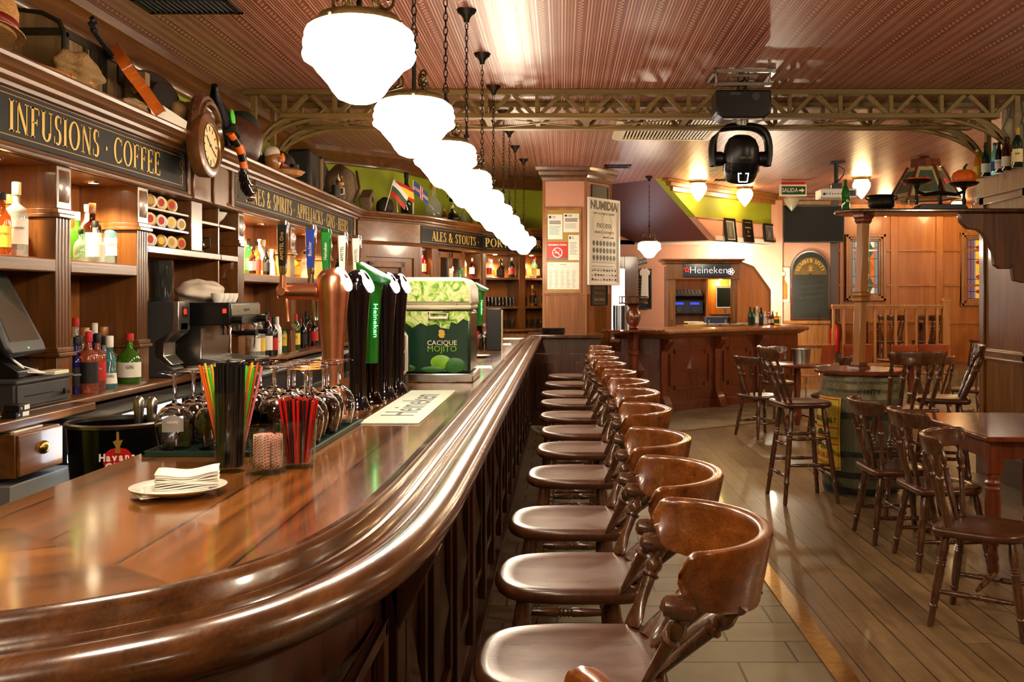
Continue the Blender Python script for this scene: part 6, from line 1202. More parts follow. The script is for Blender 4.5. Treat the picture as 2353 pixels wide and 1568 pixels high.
# ---------------------------------------------------------------- beer taps
TOWER = [(0, 0), (.056, 0), (.056, .006), (.047, .016), (.036, .05), (.032, .12), (.035, .24), (.044, .38), (.051, .46), (.053, .495), (.049, .525), (.036, .547), (.015, .558), (0, .56)]
def tap(label, x, y, body, hm, word, wcol, k=1., arm='chrome', green=False, hm2='chrome'):
    t = thing('beer_tap', label, 'beer tap', (x, y, TZ), 0, 'beer taps on the bar'); t.scale = (.94, .94, .94)
    if not green:
        MB().lathe([(r*k, z) for r, z in TOWER], seg=32).obj('column', body, t, smooth=60)
        nn = Vector((.86, -.12, .50)).normalized(); MB().lathe([(0, .010), (.030, .009), (.037, .002), (.038, -.01)], M=T(Vector((.0, 0, .492))+nn*.046*k) @ nn.to_track_quat('Z', 'Y').to_matrix().to_4x4(), seg=24, sy=1.35).obj('lit_badge', 'led', t, smooth=50)
    else:
        MB().lathe([(0, 0), (.058, 0), (.058, .006), (.047, .014), (.036, .05), (.032, .14), (.034, .17)], seg=32).obj('foot', 'dark_chrome', t)
        sec = [(-.036, .034, .17), (-.03, .036, .30), (-.036, .044, .44), (-.05, .058, .53)]
        b = MB(); P = []; b.grid(lambda u, v: (lambda s: ((s[0]+s[1])/2+(s[1]-s[0])/2*math.cos(v*2*PI), .033*math.sin(v*2*PI), s[2]))(sec[int(round(u*3))]), 4, 24, False, True); b.obj('column', 'tap_green', t, smooth=60)
        b = MB(); b.prism([(-.055, .60), (-.05, .52), (.055, .50), (.088, .505), (.088, .525)], -.04, .04, basis((0, 0, 0), (1, 0, 0), (0, 0, 1))); b.obj('head', 'tap_green', t, .012); b = MB(); b.prism([(-.04, .0), (.10, .0), (.10, .003), (-.04, .003)], -.03, .03, T(-.0, 0, .575) @ rot('Y', .47) @ basis((0, 0, 0), (1, 0, 0), (0, 0, 1))); b.obj('lit_badge', 'led', t)
        text('Heineken', .025, basis((.028, -.0335, .35), (0, 0, -1), (1, 0, 0)), 'led_green', t, sx=1.5, ext=.002)
    L_ = .20
    b = MB(); b.cyl((-.03, 0, .47), (-L_, 0, .47), .027*k, 20); b.cyl((-.055, 0, .47), (-.065, 0, .47), .031*k, 20); b.ball((-L_, 0, .47), (.012, .027*k, .027*k), 16); b.obj('arm', arm, t)
    b = MB(); b.cyl((-L_+.02, -.028*k, .46), (-L_+.02, -.028*k, .53), .012, 14); b.cyl((-L_+.02, -.02, .47), (-L_+.02, -.05*k, .47), .016, 14); b.turn((-L_+.025, 0, .45), (-L_+.035, -.01, .355), [(.016, 0), (.013, .5), (.0115, .55), (.0115, 1)], 14); b.obj('spout', 'copper' if body == 'copper' else 'chrome', t)
    hb = (-L_+.02, -.028*k, .53); b = MB(); b.M = T(*hb); pr = [(.010, .010, 0), (.013, .012, .012), (.014, .012, .03), (.018, .013, .08), (.022, .014, .14), (.023, .014, .19), (.020, .012, .205)]
    n = 20; b.grid(lambda u, v: (lambda s: (s[0]*math.copysign(abs(math.cos(v*2*PI))**.6, math.cos(v*2*PI)), s[1]*math.copysign(abs(math.sin(v*2*PI))**.6, math.sin(v*2*PI)), s[2]))(pr[int(round(u*6))]), 7, n, False, True); b.add([(pr[-1][0]*math.cos(v*2*PI/n), pr[-1][1]*math.sin(v*2*PI/n), .205) for v in range(n)], [tuple(range(n))]); h_ = b.obj('handle', hm2, t, smooth=60)
    b = MB(); b.M = T(*hb); b.prism([(-.012, .035), (.012, .035), (.0165, .19), (-.0165, .19)], .0135, .0155, basis((0, 0, 0), (1, 0, 0), (0, 0, 1))); b.obj('handle_inlay', hm, h_, smooth=0)
    text(word, .019, T(*hb) @ basis((0, -.0162, .11), (0, 0, 1), (-1, 0, 0)), wcol, h_, sx=1.0, ext=.0006)
    return t
mat('tap_green', (16, 92, 24), .22, coat=.5); mat('tap_black', (20, 18, 26), .08, .6, coat=.6)
tap('copper beer tap column with long copper arm', -.815, 3.55, 'copper', 'black', 'AMSTEL Oro', 'gold', 1.18, 'copper')
tap('black beer tap column with blue handle, next to the copper one', -.770, 3.76, 'tap_black', 'blue', 'Buckler', 'white')
tap('green beer tap column with lit vertical lettering', -.760, 3.96, 'tap_green', 'green', 'Heineken', 'white', green=True, hm2='g_green')
tap('black beer tap column with white and yellow handle right behind the green one', -.738, 4.16, 'tap_black', 'l_white', 'AMSTEL', 'black')
tap('black beer tap column last in the row, before the cooler', -.722, 4.36, 'tap_black', 'l_white', 'AMSTEL', 'black')
dup(bpy.data.objects['beer_tap.004'], loc=(-.80, 8.8, TZ), label='second set of taps behind the cooler: black column, nearer one'); dup(bpy.data.objects['beer_tap.002'], loc=(-.76, 9.2, TZ), label='second set of taps behind the cooler: green column')
# cooler with mojito print
def lime_mat():
    m, nt, b = nodes('lime_print'); L = nt.links.new; tc = N(nt, 'ShaderNodeTexCoord'); v = N(nt, 'ShaderNodeTexNoise', i_Scale=16., i_Detail=7., i_Distortion=2.2); L(tc.outputs['Object'], v.inputs['Vector'])
    L(ramp(nt, [(.32, lin((40, 120, 30))), (.45, lin((150, 196, 70))), (.58, lin((226, 232, 170))), (.7, lin((170, 206, 96)))], v.outputs[0]), b.inputs['Base Color']); b.inputs['Roughness'].default_value = .25
lime_mat(); mat('cooler_green', (18, 52, 34), .25, coat=.3); mat('ivory', (226, 218, 190), .35); mat('lime_fruit', (110, 170, 30), .4, var=.3, vs=20.); mat('lime_dark', (36, 96, 30), .4, var=.3, vs=20.)
cl = thing('ice_box', 'green and lime printed drinks cooler with ivory lid on the bar', 'cooler', (-.635, 5.12, TZ))
b = MB(); b.bx(-.20, .20, -.22, .22, .0, .045); b.obj('base', 'steel', cl, .006)
b = MB(); b.bx(-.185, .185, -.20, .2, .045, .355); b.obj('body', 'cooler_green', cl, .015)
b = MB(); b.bx(-.19, .19, -.208, .205, .36, .385); b.prism([(-.195, .385), (.195, .385), (.19, .47), (.165, .51), (.13, .52), (-.13, .52), (-.165, .515), (-.19, .49)], -.205, .205, basis((0, 0, 0), (1, 0, 0), (0, 0, 1))); b.obj('lid', 'ivory', cl, .012)
b = MB(); b.M = T(0, -.2085, 0) @ basis((0, 0, 0), (1, 0, 0), (0, 0, 1)); b.prism([(-.178, .40), (.178, .40), (.172, .47), (.155, .50), (-.155, .50), (-.172, .475)], -.004, .0065); b.obj('lid_print', 'lime_print', cl, smooth=0)
b = MB(); b.M = T(0, -.2015, 0) @ basis((0, 0, 0), (1, 0, 0), (0, 0, 1)); b.prism([(-.182, .352), (.182, .352), (.182, .30), (.15, .315), (.12, .29), (.09, .30), (.08, .265), (.04, .27), (.02, .29), (-.03, .28), (-.06, .295), (-.10, .27), (-.14, .30), (-.182, .31)], 0, .003); b.obj('ice_print', 'lime_print', cl, smooth=0)
b = MB(); b.bx(-.02, .08, -.225, -.2, .315, .325); b.bx(-.02, .08, -.225, -.2, .34, .348); b.bx(-.02, -.01, -.225, -.2, .315, .348); b.bx(.07, .08, -.225, -.2, .315, .348); b.obj('handle', 'ivory', cl, .003)
text('CACIQUE', .034, basis((.045, -.2025, .195), (1, 0, 0), (0, 0, 1)), 'ivory', cl); text('MOJITO', .042, basis((.045, -.2025, .165), (1, 0, 0), (0, 0, 1)), 'lime_fruit', cl)
b = MB(); b.M = basis((.045, -.2022, .238), (1, 0, 0), (0, 0, 1)); b.prism([(-.005, -.018), (.012, -.016), (.010, -.006), (.017, -.002), (.012, .006), (.013, .016), (.004, .022), (-.010, .024), (-.017, .016), (-.014, .006), (-.018, -.004), (-.012, -.014)], 0, .0015); b.obj('crest', 'gold', cl, smooth=0)
b = MB(); b.M = basis((0, -.2015, 0), (1, 0, 0), (0, 0, 1)); b.lathe([(0, .004), (.035, .003), (.045, 0)], (.04, .10, 0), 24, sx=1.15, sy=.8); b.obj('lime', 'lime_fruit', cl); b = MB(); b.M = basis((0, -.2025, 0), (1, 0, 0), (0, 0, 1)); b.lathe([(0, .004), (.035, .003), (.05, 0)], (.105, .085, 0), 24, sx=1.1, sy=.75); b.lathe([(0, .004), (.03, .003), (.04, 0)], (.0, .065, 0), 20, sx=1.5, sy=.4); b.lathe([(0, .004), (.02, .003), (.03, 0)], (-.13, .07, 0), 20, sx=1.5, sy=.6); b.obj('lime_leaf', 'lime_dark', cl)
for s in (-.17, .115): MB().cyl((s, -.212, .39), (s, -.207, .39), .005, 12).obj('screw', 'steel', cl)
cc = thing('napkin_dispenser', 'black napkin dispenser with white rounded edge beside the cooler', 'napkin dispenser', (-.80, 4.70, TZ)); b = MB(); b.prism([(-.10, 0), (.05, 0), (.075, .03), (.075, .19), (.05, .215), (-.10, .215)], -.06, .06, basis((0, 0, .05), (1, 0, 0), (0, 0, 1))); b.obj('body', 'black_gloss', cc, .01); b = MB(); b.tube([(-.10, -.062, .05), (.05, -.062, .05), (.078, -.062, .08), (.078, -.062, .24), (.05, -.062, .268), (-.10, -.062, .268)], .008, 8); b.obj('edge', 'white', cc); MB().bx(-.1, .07, -.05, .05, 0, .05).obj('foot', 'black', cc); text('Coca-Cola', .034, basis((.01, -.0615, .17), (1, 0, 0), (0, 0, 1)), 'white', cc, shear=.3)
# things on the bar behind the cooler
mn = thing('menu_stand', 'black upright drinks menu standing on the bar behind the cooler', 'menu', (-.535, 7.9, TZ)); MB().prism([(-.06, -.03), (.06, -.03), (.055, .04), (-.055, .04)], 0, .33).obj('holder', 'black', mn, .004); MB().bx(.062, .068, -.05, .06, 0, .32).obj('menu_page', 'cream', mn, smooth=0)
g2 = (-.655, 7.4, TZ); cup('tumbler', 'clear tumbler of red stirrers behind the cooler', g2, .04, .046, .11); straws(g2, .013, 20, .03, .6, .16, ['red', 'red', 'black'], 'stirring_straw', '%s stirring straw in the tumbler behind the cooler', '%s stirring straws behind the cooler', .004)
sp_ = thing('saucer', 'white saucer on the bar below the far menu stand', 'saucer', (-.60, 7.0, TZ)); MB().lathe([(0, .001), (.06, .001), (.1, .012), (.102, .015), (.06, .006), (0, .006)], seg=32, caps=False).obj('dish', 'porcelain', sp_)
for i, (x, y, w, h, r_) in enumerate(((-.50, 6.0, .16, .24, .1), (-.62, 5.78, .14, .2, -.1), (-.55, 8.9, .2, .3, .05), (-.50, 10.1, .2, .3, -.1))):
    o = MB().bx(-w/2, w/2, -h/2, h/2, 0, .001+.001*i).obj('paper_sheet', 'paper', smooth=0); o.location = (x, y, TZ+.0005); o.rotation_euler.z = r_; tag(o, 'white paper sheet lying on the bar, %s one counting from the cooler' % ORD[i], 'paper', 'paper sheets on the bar')
for i in range(10):
    o = child('balloon_glass', ME_BAL, 'glass', None); o.location = (-.80+.09*(i % 3), 8.0+.1*(i//3), TZ); tag(o, 'clear glass upside down behind the cooler, %s of its cluster' % ORD[i], 'glass', 'glasses clustered behind the cooler')
TUM = MB().lathe([(0, 0), (.033, 0), (.038, .11), (.036, .11), (.031, .008), (0, .008)], seg=18, caps=False).obj('t', 'glass', smooth=50); ME_TUM = TUM.data; bpy.data.objects.remove(TUM)
i = 0
for M, us, zs, w_ in ((MDE, [.04+k*.055 for k in range(11)], 1.39, (-.12, -.22)), (MDE, [.05+k*.09 for k in range(12)], 1.09, (-.1, -.2)), (MCD, [1.28+k*.06 for k in range(7)], 1.39, (-.12,))):
    for w in w_:
        for u in us:
            o = child('tumbler', ME_TUM, 'glass_thin', None); o.location = on(M, u, w, zs); o.scale = (1, 1, 1.15); tag(o, 'clear drinking glass stored in the far cabinet', 'glass', 'drinking glasses in the far cabinet'); i += 1
for k in range(4):
    o = MB().lathe([(.0, 0), (.13, 0), (.15, .012), (.15, .016), (.13, .006), (0, .006)], seg=28, caps=False).obj('serving_tray', 'black'); o.location = (-.10, 12.2, 1.0705+.0165*k); tag(o, 'round black tray stacked on the short counter by the pillar, %s from the bottom' % ORD[k], 'tray', 'black trays by the pillar')
# ---------------------------------------------------------------- back counter: till, coffee machine, jars
cd_ = thing('cash_drawer', 'dark grey metal cash drawer with key on the back counter', 'cash drawer', (-2.26, 4.05, 1.062)); b = MB(); b.bx(-.2, .15, -.215, .215, .008, .118); b.bx(-.21, .165, -.225, .225, .112, .125); b.obj('case', 'dark_grey', cd_, .004)
MB().bx(.15, .158, -.20, .20, .02, .105).obj('drawer_front', 'dark_grey', cd_, .003); MB().bx(.158, .1595, -.15, .08, .058, .062).obj('slot', 'black', cd_, smooth=0); b = MB(); b.cyl((.158, .14, .055), (.168, .14, .055), .014, 16); b.bx(.168, .19, .137, .143, .045, .06); b.obj('lock', 'chrome', cd_)
for s in (-.18, .18): MB().cyl((.08, s, 0), (.08, s, .01), .02, 12).obj('foot', 'black', cd_)
ps = thing('till_terminal', 'dark tilted touch screen till standing on the cash drawer', 'till', (-2.26, 4.03, 1.187)); ps.rotation_euler.z = .12
b = MB(); b.prism([(-.12, 0), (.10, 0), (.10, .03), (.02, .09), (-.04, .16), (-.09, .16)], -.10, .10, basis((0, 0, 0), (1, 0, 0), (0, 0, 1))); b.obj('base', 'black', ps, .006)
MS = T(.03, 0, .27) @ rot('Y', -.42)
b = MB(); b.M = MS; b.prism([(-.17, -.19), (.17, -.19), (.185, -.15), (.135, .17), (.12, .185), (-.12, .185), (-.135, .17), (-.185, -.15)], -.035, .0, basis((0, 0, 0), (0, 1, 0), (0, 0, 1))); b.obj('screen_housing', 'till_grey' if 'till_grey' in MATS else 'dark_grey', ps, .012)
mat('screen_glass', (58, 58, 48), .18, coat=.4, var=.2, vs=6.); b = MB(); b.M = MS; b.prism([(-.145, -.135), (.145, -.135), (.11, .15), (-.11, .15)], .0, .0015, basis((0, 0, 0), (0, 1, 0), (0, 0, 1))); b.obj('screen', 'screen_glass', ps, smooth=0); b = MB(); b.M = MS; b.cyl((0, .0, -.165), (.002, .0, -.165), .003, 8); b.obj('power_light', 'led_green', ps)
cbx = thing('cable_box', 'small cream cable box with white cord beside the till', 'cable box', (-2.14, 4.19, 1.187)); MB().bx(-.03, .04, -.06, .06, 0, .018).obj('box', 'ivory', cbx, .004); b = MB()
for k in range(3): b.tube([(-.0, -.06, .01), (-.02-.01*k, -.16, .02+.012*k), (-.06, -.23, .09), (-.07, -.25, .12)], .0035, 6)
b.obj('cord', 'white', cbx)
for k, (z, lab) in enumerate(((1.062, 'lower black and white packet on the ledge by the cash drawer'), (1.086, 'upper black and white packet on the ledge by the cash drawer'))):
    o = thing('cigarette_packet', lab, 'packet', (-2.04, 3.72+.01*k, z), .1*k, 'packets on the ledge'); MB().bx(-.027, .027, -.045, .045, 0, .023).obj('box', 'black', o, .001); MB().bx(.0272, .0278, .0, .044, .003, .02).obj('code', 'white', o, smooth=0); text('20', .012, basis((.0276, -.025, .011), (0, 1, 0), (0, 0, 1)), 'white', o)
dw = thing('drawer_unit', 'small oak drawer with brass shell handle under the till ledge', 'drawer', (-2.06, 3.74, .855)); b = MB(); b.bx(-.14, .09, -.15, .17, 0, .16); b.obj('body', 'w_cabh', dw, .003); MB().bx(.09, .105, -.145, .165, .005, .155).obj('front', 'w_cabh', dw, .004); MB().ball((.106, .02, .09), (.018, .035, .026), 14).obj('handle', 'brass', dw); MB().bx(-.1, .06, -.1, .1, .16, .165).obj('loose_paper', 'paper', dw, smooth=0)
wp = thing('side_panel', 'pale metal side panel below the small drawer', 'panel', (-2.04, 3.80, 0)); MB().bx(-.05, .06, -.22, .24, .02, .83).obj('panel', 'grey', wp, .004)
# ice bucket
bk = thing('ice_bucket', 'big black ice bucket with red rum emblem and steel rim', 'ice bucket', (-1.39, 3.12, .80)); MB().lathe([(.0, 0), (.125, 0), (.13, .01), (.146, .312), (.142, .312), (.128, .03), (0, .03)], seg=48, caps=False).obj('bucket', 'black_gloss', bk)
MB().lathe([(.146, .31), (.152, .313), (.153, .322), (.147, .327), (.140, .324), (.140, .312)], seg=48, caps=False).obj('rim', 'steel', bk)
af = math.atan2(-3.12, 1.39); R_ = .1385
def bk_on(u, z, o=.001): a = af+u; r = .13+.016*(z-.01)/.302+o; return (r*math.cos(a), r*math.sin(a), z)
b = MB(); b.grid(lambda u, v: bk_on(.29*math.sqrt(max(0, 1-(2*v-1)**2))*(u-.5)*2, 0.18+.08*v), 16, 14); em = b.obj('emblem', 'red', bk, smooth=180, fix=False)
for s_, z_, sz in (('Havana', .229, .031), ('Club', .201, .031)):
    for i, ch in enumerate(s_):
        u = (i-(len(s_)-1)/2)*.0168/R_; p = bk_on(u, z_, .0022); a = af+u; text(ch, sz, basis(p, (-math.sin(a), math.cos(a), 0), (0, 0, 1)), 'white', em, sx=.85, bold=.001)
b = MB(); b.M = T(*bk_on(0, .262, .002)) @ rot('Z', af+PI/2); b.M = b.M @ basis((0, 0, 0), (1, 0, 0), (0, 0, 1)); b.prism([(-.008, -.02), (.008, -.02), (.006, .0), (.014, .02), (.004, .018), (.003, .045), (-.004, .045), (-.004, .02), (-.014, .016), (-.006, 0)], 0, .001); b.obj('figure', 'gold_line', em, smooth=0)
for k, (dx, dy) in enumerate(((.035, .06), (.085, .04))):
    t = thing('ice_scoop', 'steel ice scoop handle standing in the bucket, %s one' % ('left', 'right')[k], 'ice scoop', (-1.39+dx, 3.12+dy, .835), group='scoops in the ice bucket'); b = MB(); ell(b, (0, 0, 0), (0, .015, .36), [(.03, .008, 0), (.03, .008, .5), (.010, .008, .62), (.013, .010, .75), (.018, .013, .9), (.018, .013, .95), (.010, .008, .99), (.002, .002, 1)], (1, 0, 0), 14); b.obj('scoop', 'steel', t)
wk = thing('ice_well', 'black work surface inside the bar carrying the ice bucket', 'work surface', (-1.40, 4.2, 0)); b = MB(); b.bx(-.18, .22, -1.6, 5.0, .76, .80); b.bx(-.16, .2, -1.55, 4.9, 0, .76); b.obj('unit', 'black', wk, .004)
# coffee machine and grinder
cf = thing('coffee_machine', 'steel espresso machine with black group handles on the back counter', 'coffee machine', (-2.10, 6.02, 1.07))
b = MB(); b.prism([(-.24, .02), (.16, .02), (.16, .07), (.02, .09), (.02, .26), (.14, .29), (.17, .40), (-.24, .40)], -.27, -.25, basis((0, 0, 0), (1, 0, 0), (0, 0, 1))); b.prism([(-.24, .02), (.16, .02), (.16, .07), (.02, .09), (.02, .26), (.14, .29), (.17, .40), (-.24, .40)], .25, .27, basis((0, 0, 0), (1, 0, 0), (0, 0, 1))); b.bx(-.24, .02, -.25, .25, .02, .40); b.obj('body', 'steel', cf, .004)
MB().bx(-.22, .26, -.26, .26, .0, .075).obj('drip_tray', 'dark_grey', cf, .008); b = MB(); b.bx(-.24, .19, -.285, .285, .28, .41); b.obj('head', 'black', cf, .006); MB().bx(.19, .197, -.27, .27, .335, .40).obj('control_panel', 'steel', cf, .002); text('espresso', .03, basis((.198, 0, .37), (0, 1, 0), (0, 0, 1)), 'dark_grey', cf)
for s in (-.14, .10): 
    b = MB(); b.cyl((.12, s, .22), (.12, s, .29), .035, 18); b.obj('group_head', 'chrome', cf); b = MB(); b.tube([(.14, s, .235), (.20, s-.02, .23), (.32, s-.06, .235)], [.012, .013, .017], 10); b.obj('filter_handle', 'black', cf)
for s in (-.235, .235): b = MB(); b.tube([(.12, s, .30), (.18, s, .26), (.17, s, .12)], .006, 8); b.obj('steam_pipe', 'chrome', cf); MB().cyl((.19, s, .31), (.25, s, .31), .022, 14).obj('knob', 'black', cf)
b = MB(); b.cyl((-.15, -.272, .16), (-.15, -.266, .16), .03, 20); b.obj('badge', 'chrome', cf); MB().bx(.15, .17, -.2905, -.285, .35, .375).obj('red_light', 'led_red' if 'led_red' in MATS else 'neon_red', cf)
gr = thing('coffee_grinder', 'coffee grinder with red display and clear bean hopper left of the espresso machine', 'coffee grinder', (-2.22, 5.52, 1.07)); b = MB(); b.prism([(-.12, 0), (.10, 0), (.10, .05), (.03, .10), (.03, .20), (.12, .26), (.13, .42), (-.12, .42)], -.08, .08, basis((0, 0, 0), (1, 0, 0), (0, 0, 1))); b.obj('body', 'dark_grey', gr, .008)
b = MB(); b.prism([(.13, .42), (.10, .42), (.09, .26), (.0, .2), (.0, .12), (.06, .07), (.10, .07), (.05, .12), (.05, .19), (.13, .26)], -.082, .082, basis((0, 0, 0), (1, 0, 0), (0, 0, 1))); b.obj('front', 'steel', gr, .004); MB().bx(.131, .134, -.03, .04, .33, .39).obj('display_frame', 'black', gr); text('01', .045, basis((.135, .005, .36), (0, 1, 0), (0, 0, 1)), 'neon_red', gr); MB().bx(.125, .13, -.05, .05, .24, .30).obj('keypad', 'black', gr, .002)
MB().lathe([(.055, .42), (.062, .44), (.066, .64), (.06, .645), (0, .645)], c=(0, 0, 0), seg=24).obj('hopper', 'smoke_glass' if 'smoke_glass' in MATS else 'g_black', gr)
def blob(c, r, seed, amp=.12, seg=20, fr_=2.2):
    rn_ = random.Random(seed); ph = [rn_.uniform(0, 6) for _ in range(6)]; b = MB(); h = seg//2; r = r if isinstance(r, tuple) else (r,)*3; vs = []; fs = []
    for j in range(h+1):
        for i in range(seg):
            a = 2*PI*i/seg; t = PI*j/h; x, y, z = math.sin(t)*math.cos(a), math.sin(t)*math.sin(a), -math.cos(t)
            k = 1+amp*(math.sin(fr_*x*2+ph[0])*math.sin(fr_*y*2.3+ph[1])+.6*math.sin(fr_*z*3+ph[2]+x*3)+.4*math.sin(5*a+ph[3])*math.sin(t)); vs.append((c[0]+x*r[0]*k, c[1]+y*r[1]*k, c[2]+max(-.92, z*k)*r[2]))
    fs = [(j*seg+i, j*seg+(i+1) % seg, (j+1)*seg+(i+1) % seg, (j+1)*seg+i) for j in range(h) for i in range(seg)]; return b.add(vs, fs)
o = blob((0, 0, .06), (.13, .22, .085), 3, .16, 28, 3.).obj('cloth', 'cloth', smooth=180, sub=1); o.location = (-2.18, 6.02, 1.478); tag(o, 'crumpled white cloth heaped on top of the espresso machine', 'cloth')
CUP = MB().lathe([(0, .0), (.022, 0), (.036, .03), (.038, .055), (.035, .055), (.032, .03), (0, .012)], seg=20, caps=False).obj('c', 'porcelain', smooth=60); ME_CUP = CUP.data; bpy.data.objects.remove(CUP)
for k in range(4): o = bpy.data.objects.new('coffee_cup', ME_CUP); COL.objects.link(o); o.location = (-2.0+.0*k, 5.79+.085*k, 1.4805); tag(o, 'white coffee cup on the espresso machine, %s from the left' % ORD[k], 'cup', 'cups on the espresso machine')
# jar lids in the pigeonholes, crockery next to them
LID = MB().lathe([(0, 0), (.031, 0), (.033, .004), (.033, .085), (.035, .088), (.035, .098), (.030, .101), (0, .100)], seg=22, M=rot('Y', PI/2)).obj('j', 'white', smooth=50); ME_JAR = LID.data; bpy.data.objects.remove(LID); LBL = MB().lathe([(0, .1012), (.022, .1012), (.022, .1016)], seg=18, M=rot('Y', PI/2), caps=False).obj('l', 'white', smooth=0); ME_LB = LBL.data; bpy.data.objects.remove(LBL)
JC = ['ivory', 'l_cream', 'l_white', 'gold_line', 'l_cream', 'ivory', 'l_white', 'l_gold']; JL = ['l_green', 'l_red', 'orange', 'l_yellow', 'l_white', 'l_gold', 'l_blue', 'l_red']
for r, (z, n) in enumerate(((2.001, 7), (1.901, 8), (1.79, 8))):
    for k in range(n):
        o = child('spice_jar', ME_JAR, JC[(k*3+r) % 8], None); o.rotation_euler.z = -.42; o.location = (-2.33+.02*(k % 2), 5.34+k*.074, z+.0355); child('lid_label', ME_LB, JL[(k*5+r*2) % 8], o)
        tag(o, 'jar with coloured lid lying in the pigeonholes, %s row, %s from the left' % (('top', 'middle', 'bottom')[r], ORD[k]), 'jar', 'jars lying in the pigeonholes')
for k, (y, lab) in enumerate(((6.16, 'left tall white cup on the small upper shelf'), (6.23, 'right tall white cup on the small upper shelf'))):
    o = MB().lathe([(.02, 0), (.034, .03), (.034, .10), (.03, .10)], seg=18).obj('tall_cup', 'porcelain', smooth=60); o.location = (-2.3, y, 1.985); tag(o, lab, 'cup')
o = MB().lathe([(0, 0), (.04, 0), (.09, .045), (.115, .085), (.11, .085), (.085, .05), (0, .008)], seg=30, caps=False).obj('bowl', 'porcelain', smooth=60); o.location = (-2.32, 6.56, 1.985); tag(o, 'white bowl on the small upper shelf above the espresso machine', 'bowl')
for k, (y, m, lab) in enumerate(((6.2, 'chrome', 'left dark metal pot on the shelf above the espresso machine'), (6.34, 'black', 'right dark metal pot on the shelf above the espresso machine'))):
    o = thing('metal_pot', lab, 'pot', (-2.33, y, 1.79)); MB().lathe([(0, 0), (.05, 0), (.06, .04), (.055, .09), (.035, .12), (.035, .13), (0, .135)], seg=20).obj('pot', 'dark_chrome' if k == 0 else 'black_gloss', o); MB().tube([(.05, .0, .1), (.09, 0, .1), (.09, 0, .04), (.055, 0, .03)], .005, 6).obj('handle', 'black', o)
o = MB().lathe([(.022, 0), (.006, .07), (.006, .075), (.026, .14), (.024, .14), (.005, .08), (.0, .075)], seg=18).obj('measure', 'chrome', smooth=60); o.location = (-2.26, 6.52, 1.79); tag(o, 'shiny hourglass spirit measure on the shelf above the espresso machine', 'measure')
# ---------------------------------------------------------------- clock
ck = thing('wall_clock', 'round wooden wall clock between the two long signs', 'clock', (-2.10, 5.75, 2.385)); ck.rotation_euler = (0, -.04, 0)
RX = rot('Y', PI/2)
MB().lathe([(.0, 0), (.235, 0), (.238, .02), (.225, .035), (.215, .05), (.195, .052), (.185, .065), (.165, .062), (.15, .04), (0, .04)], c=(0, .09, .085), seg=56, M=RX).obj('back_ring', 'w_edge', ck)
MB().lathe([(.0, .0), (.18, .0), (.187, .05), (.183, .07), (.15, .085), (.125, .08), (.122, .07), (0, .07)], seg=48, M=RX).obj('case', 'w_cabh', ck); dl = MB().lathe([(0, .072), (.122, .072)], seg=48, M=RX, caps=False).obj('dial', 'l_cream', ck, smooth=0)
b = MB(); b.M = RX
for k in range(12): a = k*PI/6; b.box((.098*math.cos(a), .098*math.sin(a), .0728), (.03, .007 if k % 3 else .013, .0008), a)
b.obj('numerals', 'l_black', dl, smooth=0); b = MB(); b.M = basis((0, 0, 0), (0, 1, 0), (0, 0, 1))
for ang, l, w_ in ((2.4, .075, .009), (-.55, .10, .007)): b.box((l/2*math.cos(ang), l/2*math.sin(ang), .075), (l, w_, .001), ang)
b.cyl((0, 0, .073), (0, 0, .078), .008, 12); b.obj('hands', 'l_black', dl, smooth=0); b = MB(); b.lathe([(.122, .070), (.128, .08), (.133, .086)], seg=48, M=RX, caps=False); b.obj('bezel', 'brass', ck)
# ---------------------------------------------------------------- collection on top of the back bar
TOP = 2.445
tk = thing('travel_trunk', 'old slatted wooden travel trunk on top of the back bar', 'trunk', (-2.51, 4.80, TOP)); PT = [(-.26, 0), (.26, 0), (.26, .26), (.24, .31), (.16, .35), (0, .37), (-.16, .35), (-.24, .31), (-.26, .26)]
b = MB(); b.prism(PT, -.30, .30, basis((0, 0, 0), (1, 0, 0), (0, 0, 1))); b.obj('box', 'w_old', tk, smooth=20)
mat('trunk_metal', (44, 38, 28), .6, .5, var=.4, vs=30., bmp=.3); b = MB()
for y in (-.302, .302): b.tube([(x*1.01, y, z*1.01) for x, z in PT], .012, 4, True); b.bx(-.27, .27, y-.004, y+.004, .25, .285)
for y in (-.1, .1): b.bx(.258, .268, y-.018, y+.018, 0, .27)
b.bx(.258, .270, -.3, .3, .245, .285); b.bx(.258, .272, -.055, .055, .17, .25); b.bx(.258, .27, .24, .31, .15, .3); b.bx(.258, .27, -.31, -.27, 0, .27); b.obj('metal_bands', 'trunk_metal', tk, .002)
b = MB()
for k in range(-7, 8): b.bx(.2595, .2605, k*.042-.001, k*.042+.001, 0, .25)
b.obj('board_seams', 'black_matt', tk, smooth=0); b = MB(); b.tube([(0, -.31, .16), (-.05, -.345, .15), (-.05, -.345, .10), (0, -.31, .09)], .009, 6); b.obj('handle', 'brown_leather', tk)
sh2 = thing('straw_hat', 'woven straw hat with dark red band at the left edge', 'hat', (-2.20, 3.80, TOP+.04)); MB().lathe([(.10, 0), (.105, .02), (.10, .10), (.085, .14), (.04, .155), (0, .155)], seg=32, M=rot('X', -.25) @ T(0, 0, .04)).obj('crown', 'straw', sh2); MB().lathe([(.106, 0), (.135, -.01), (.135, -.005), (.106, .006)], seg=32, M=rot('X', -.25) @ T(0, 0, .05), caps=False).obj('brim', 'straw', sh2); MB().lathe([(.1065, .015), (.104, .05)], seg=32, M=rot('X', -.25) @ T(0, 0, .045), caps=False).obj('band', 'dark_red', sh2, solid=.002)
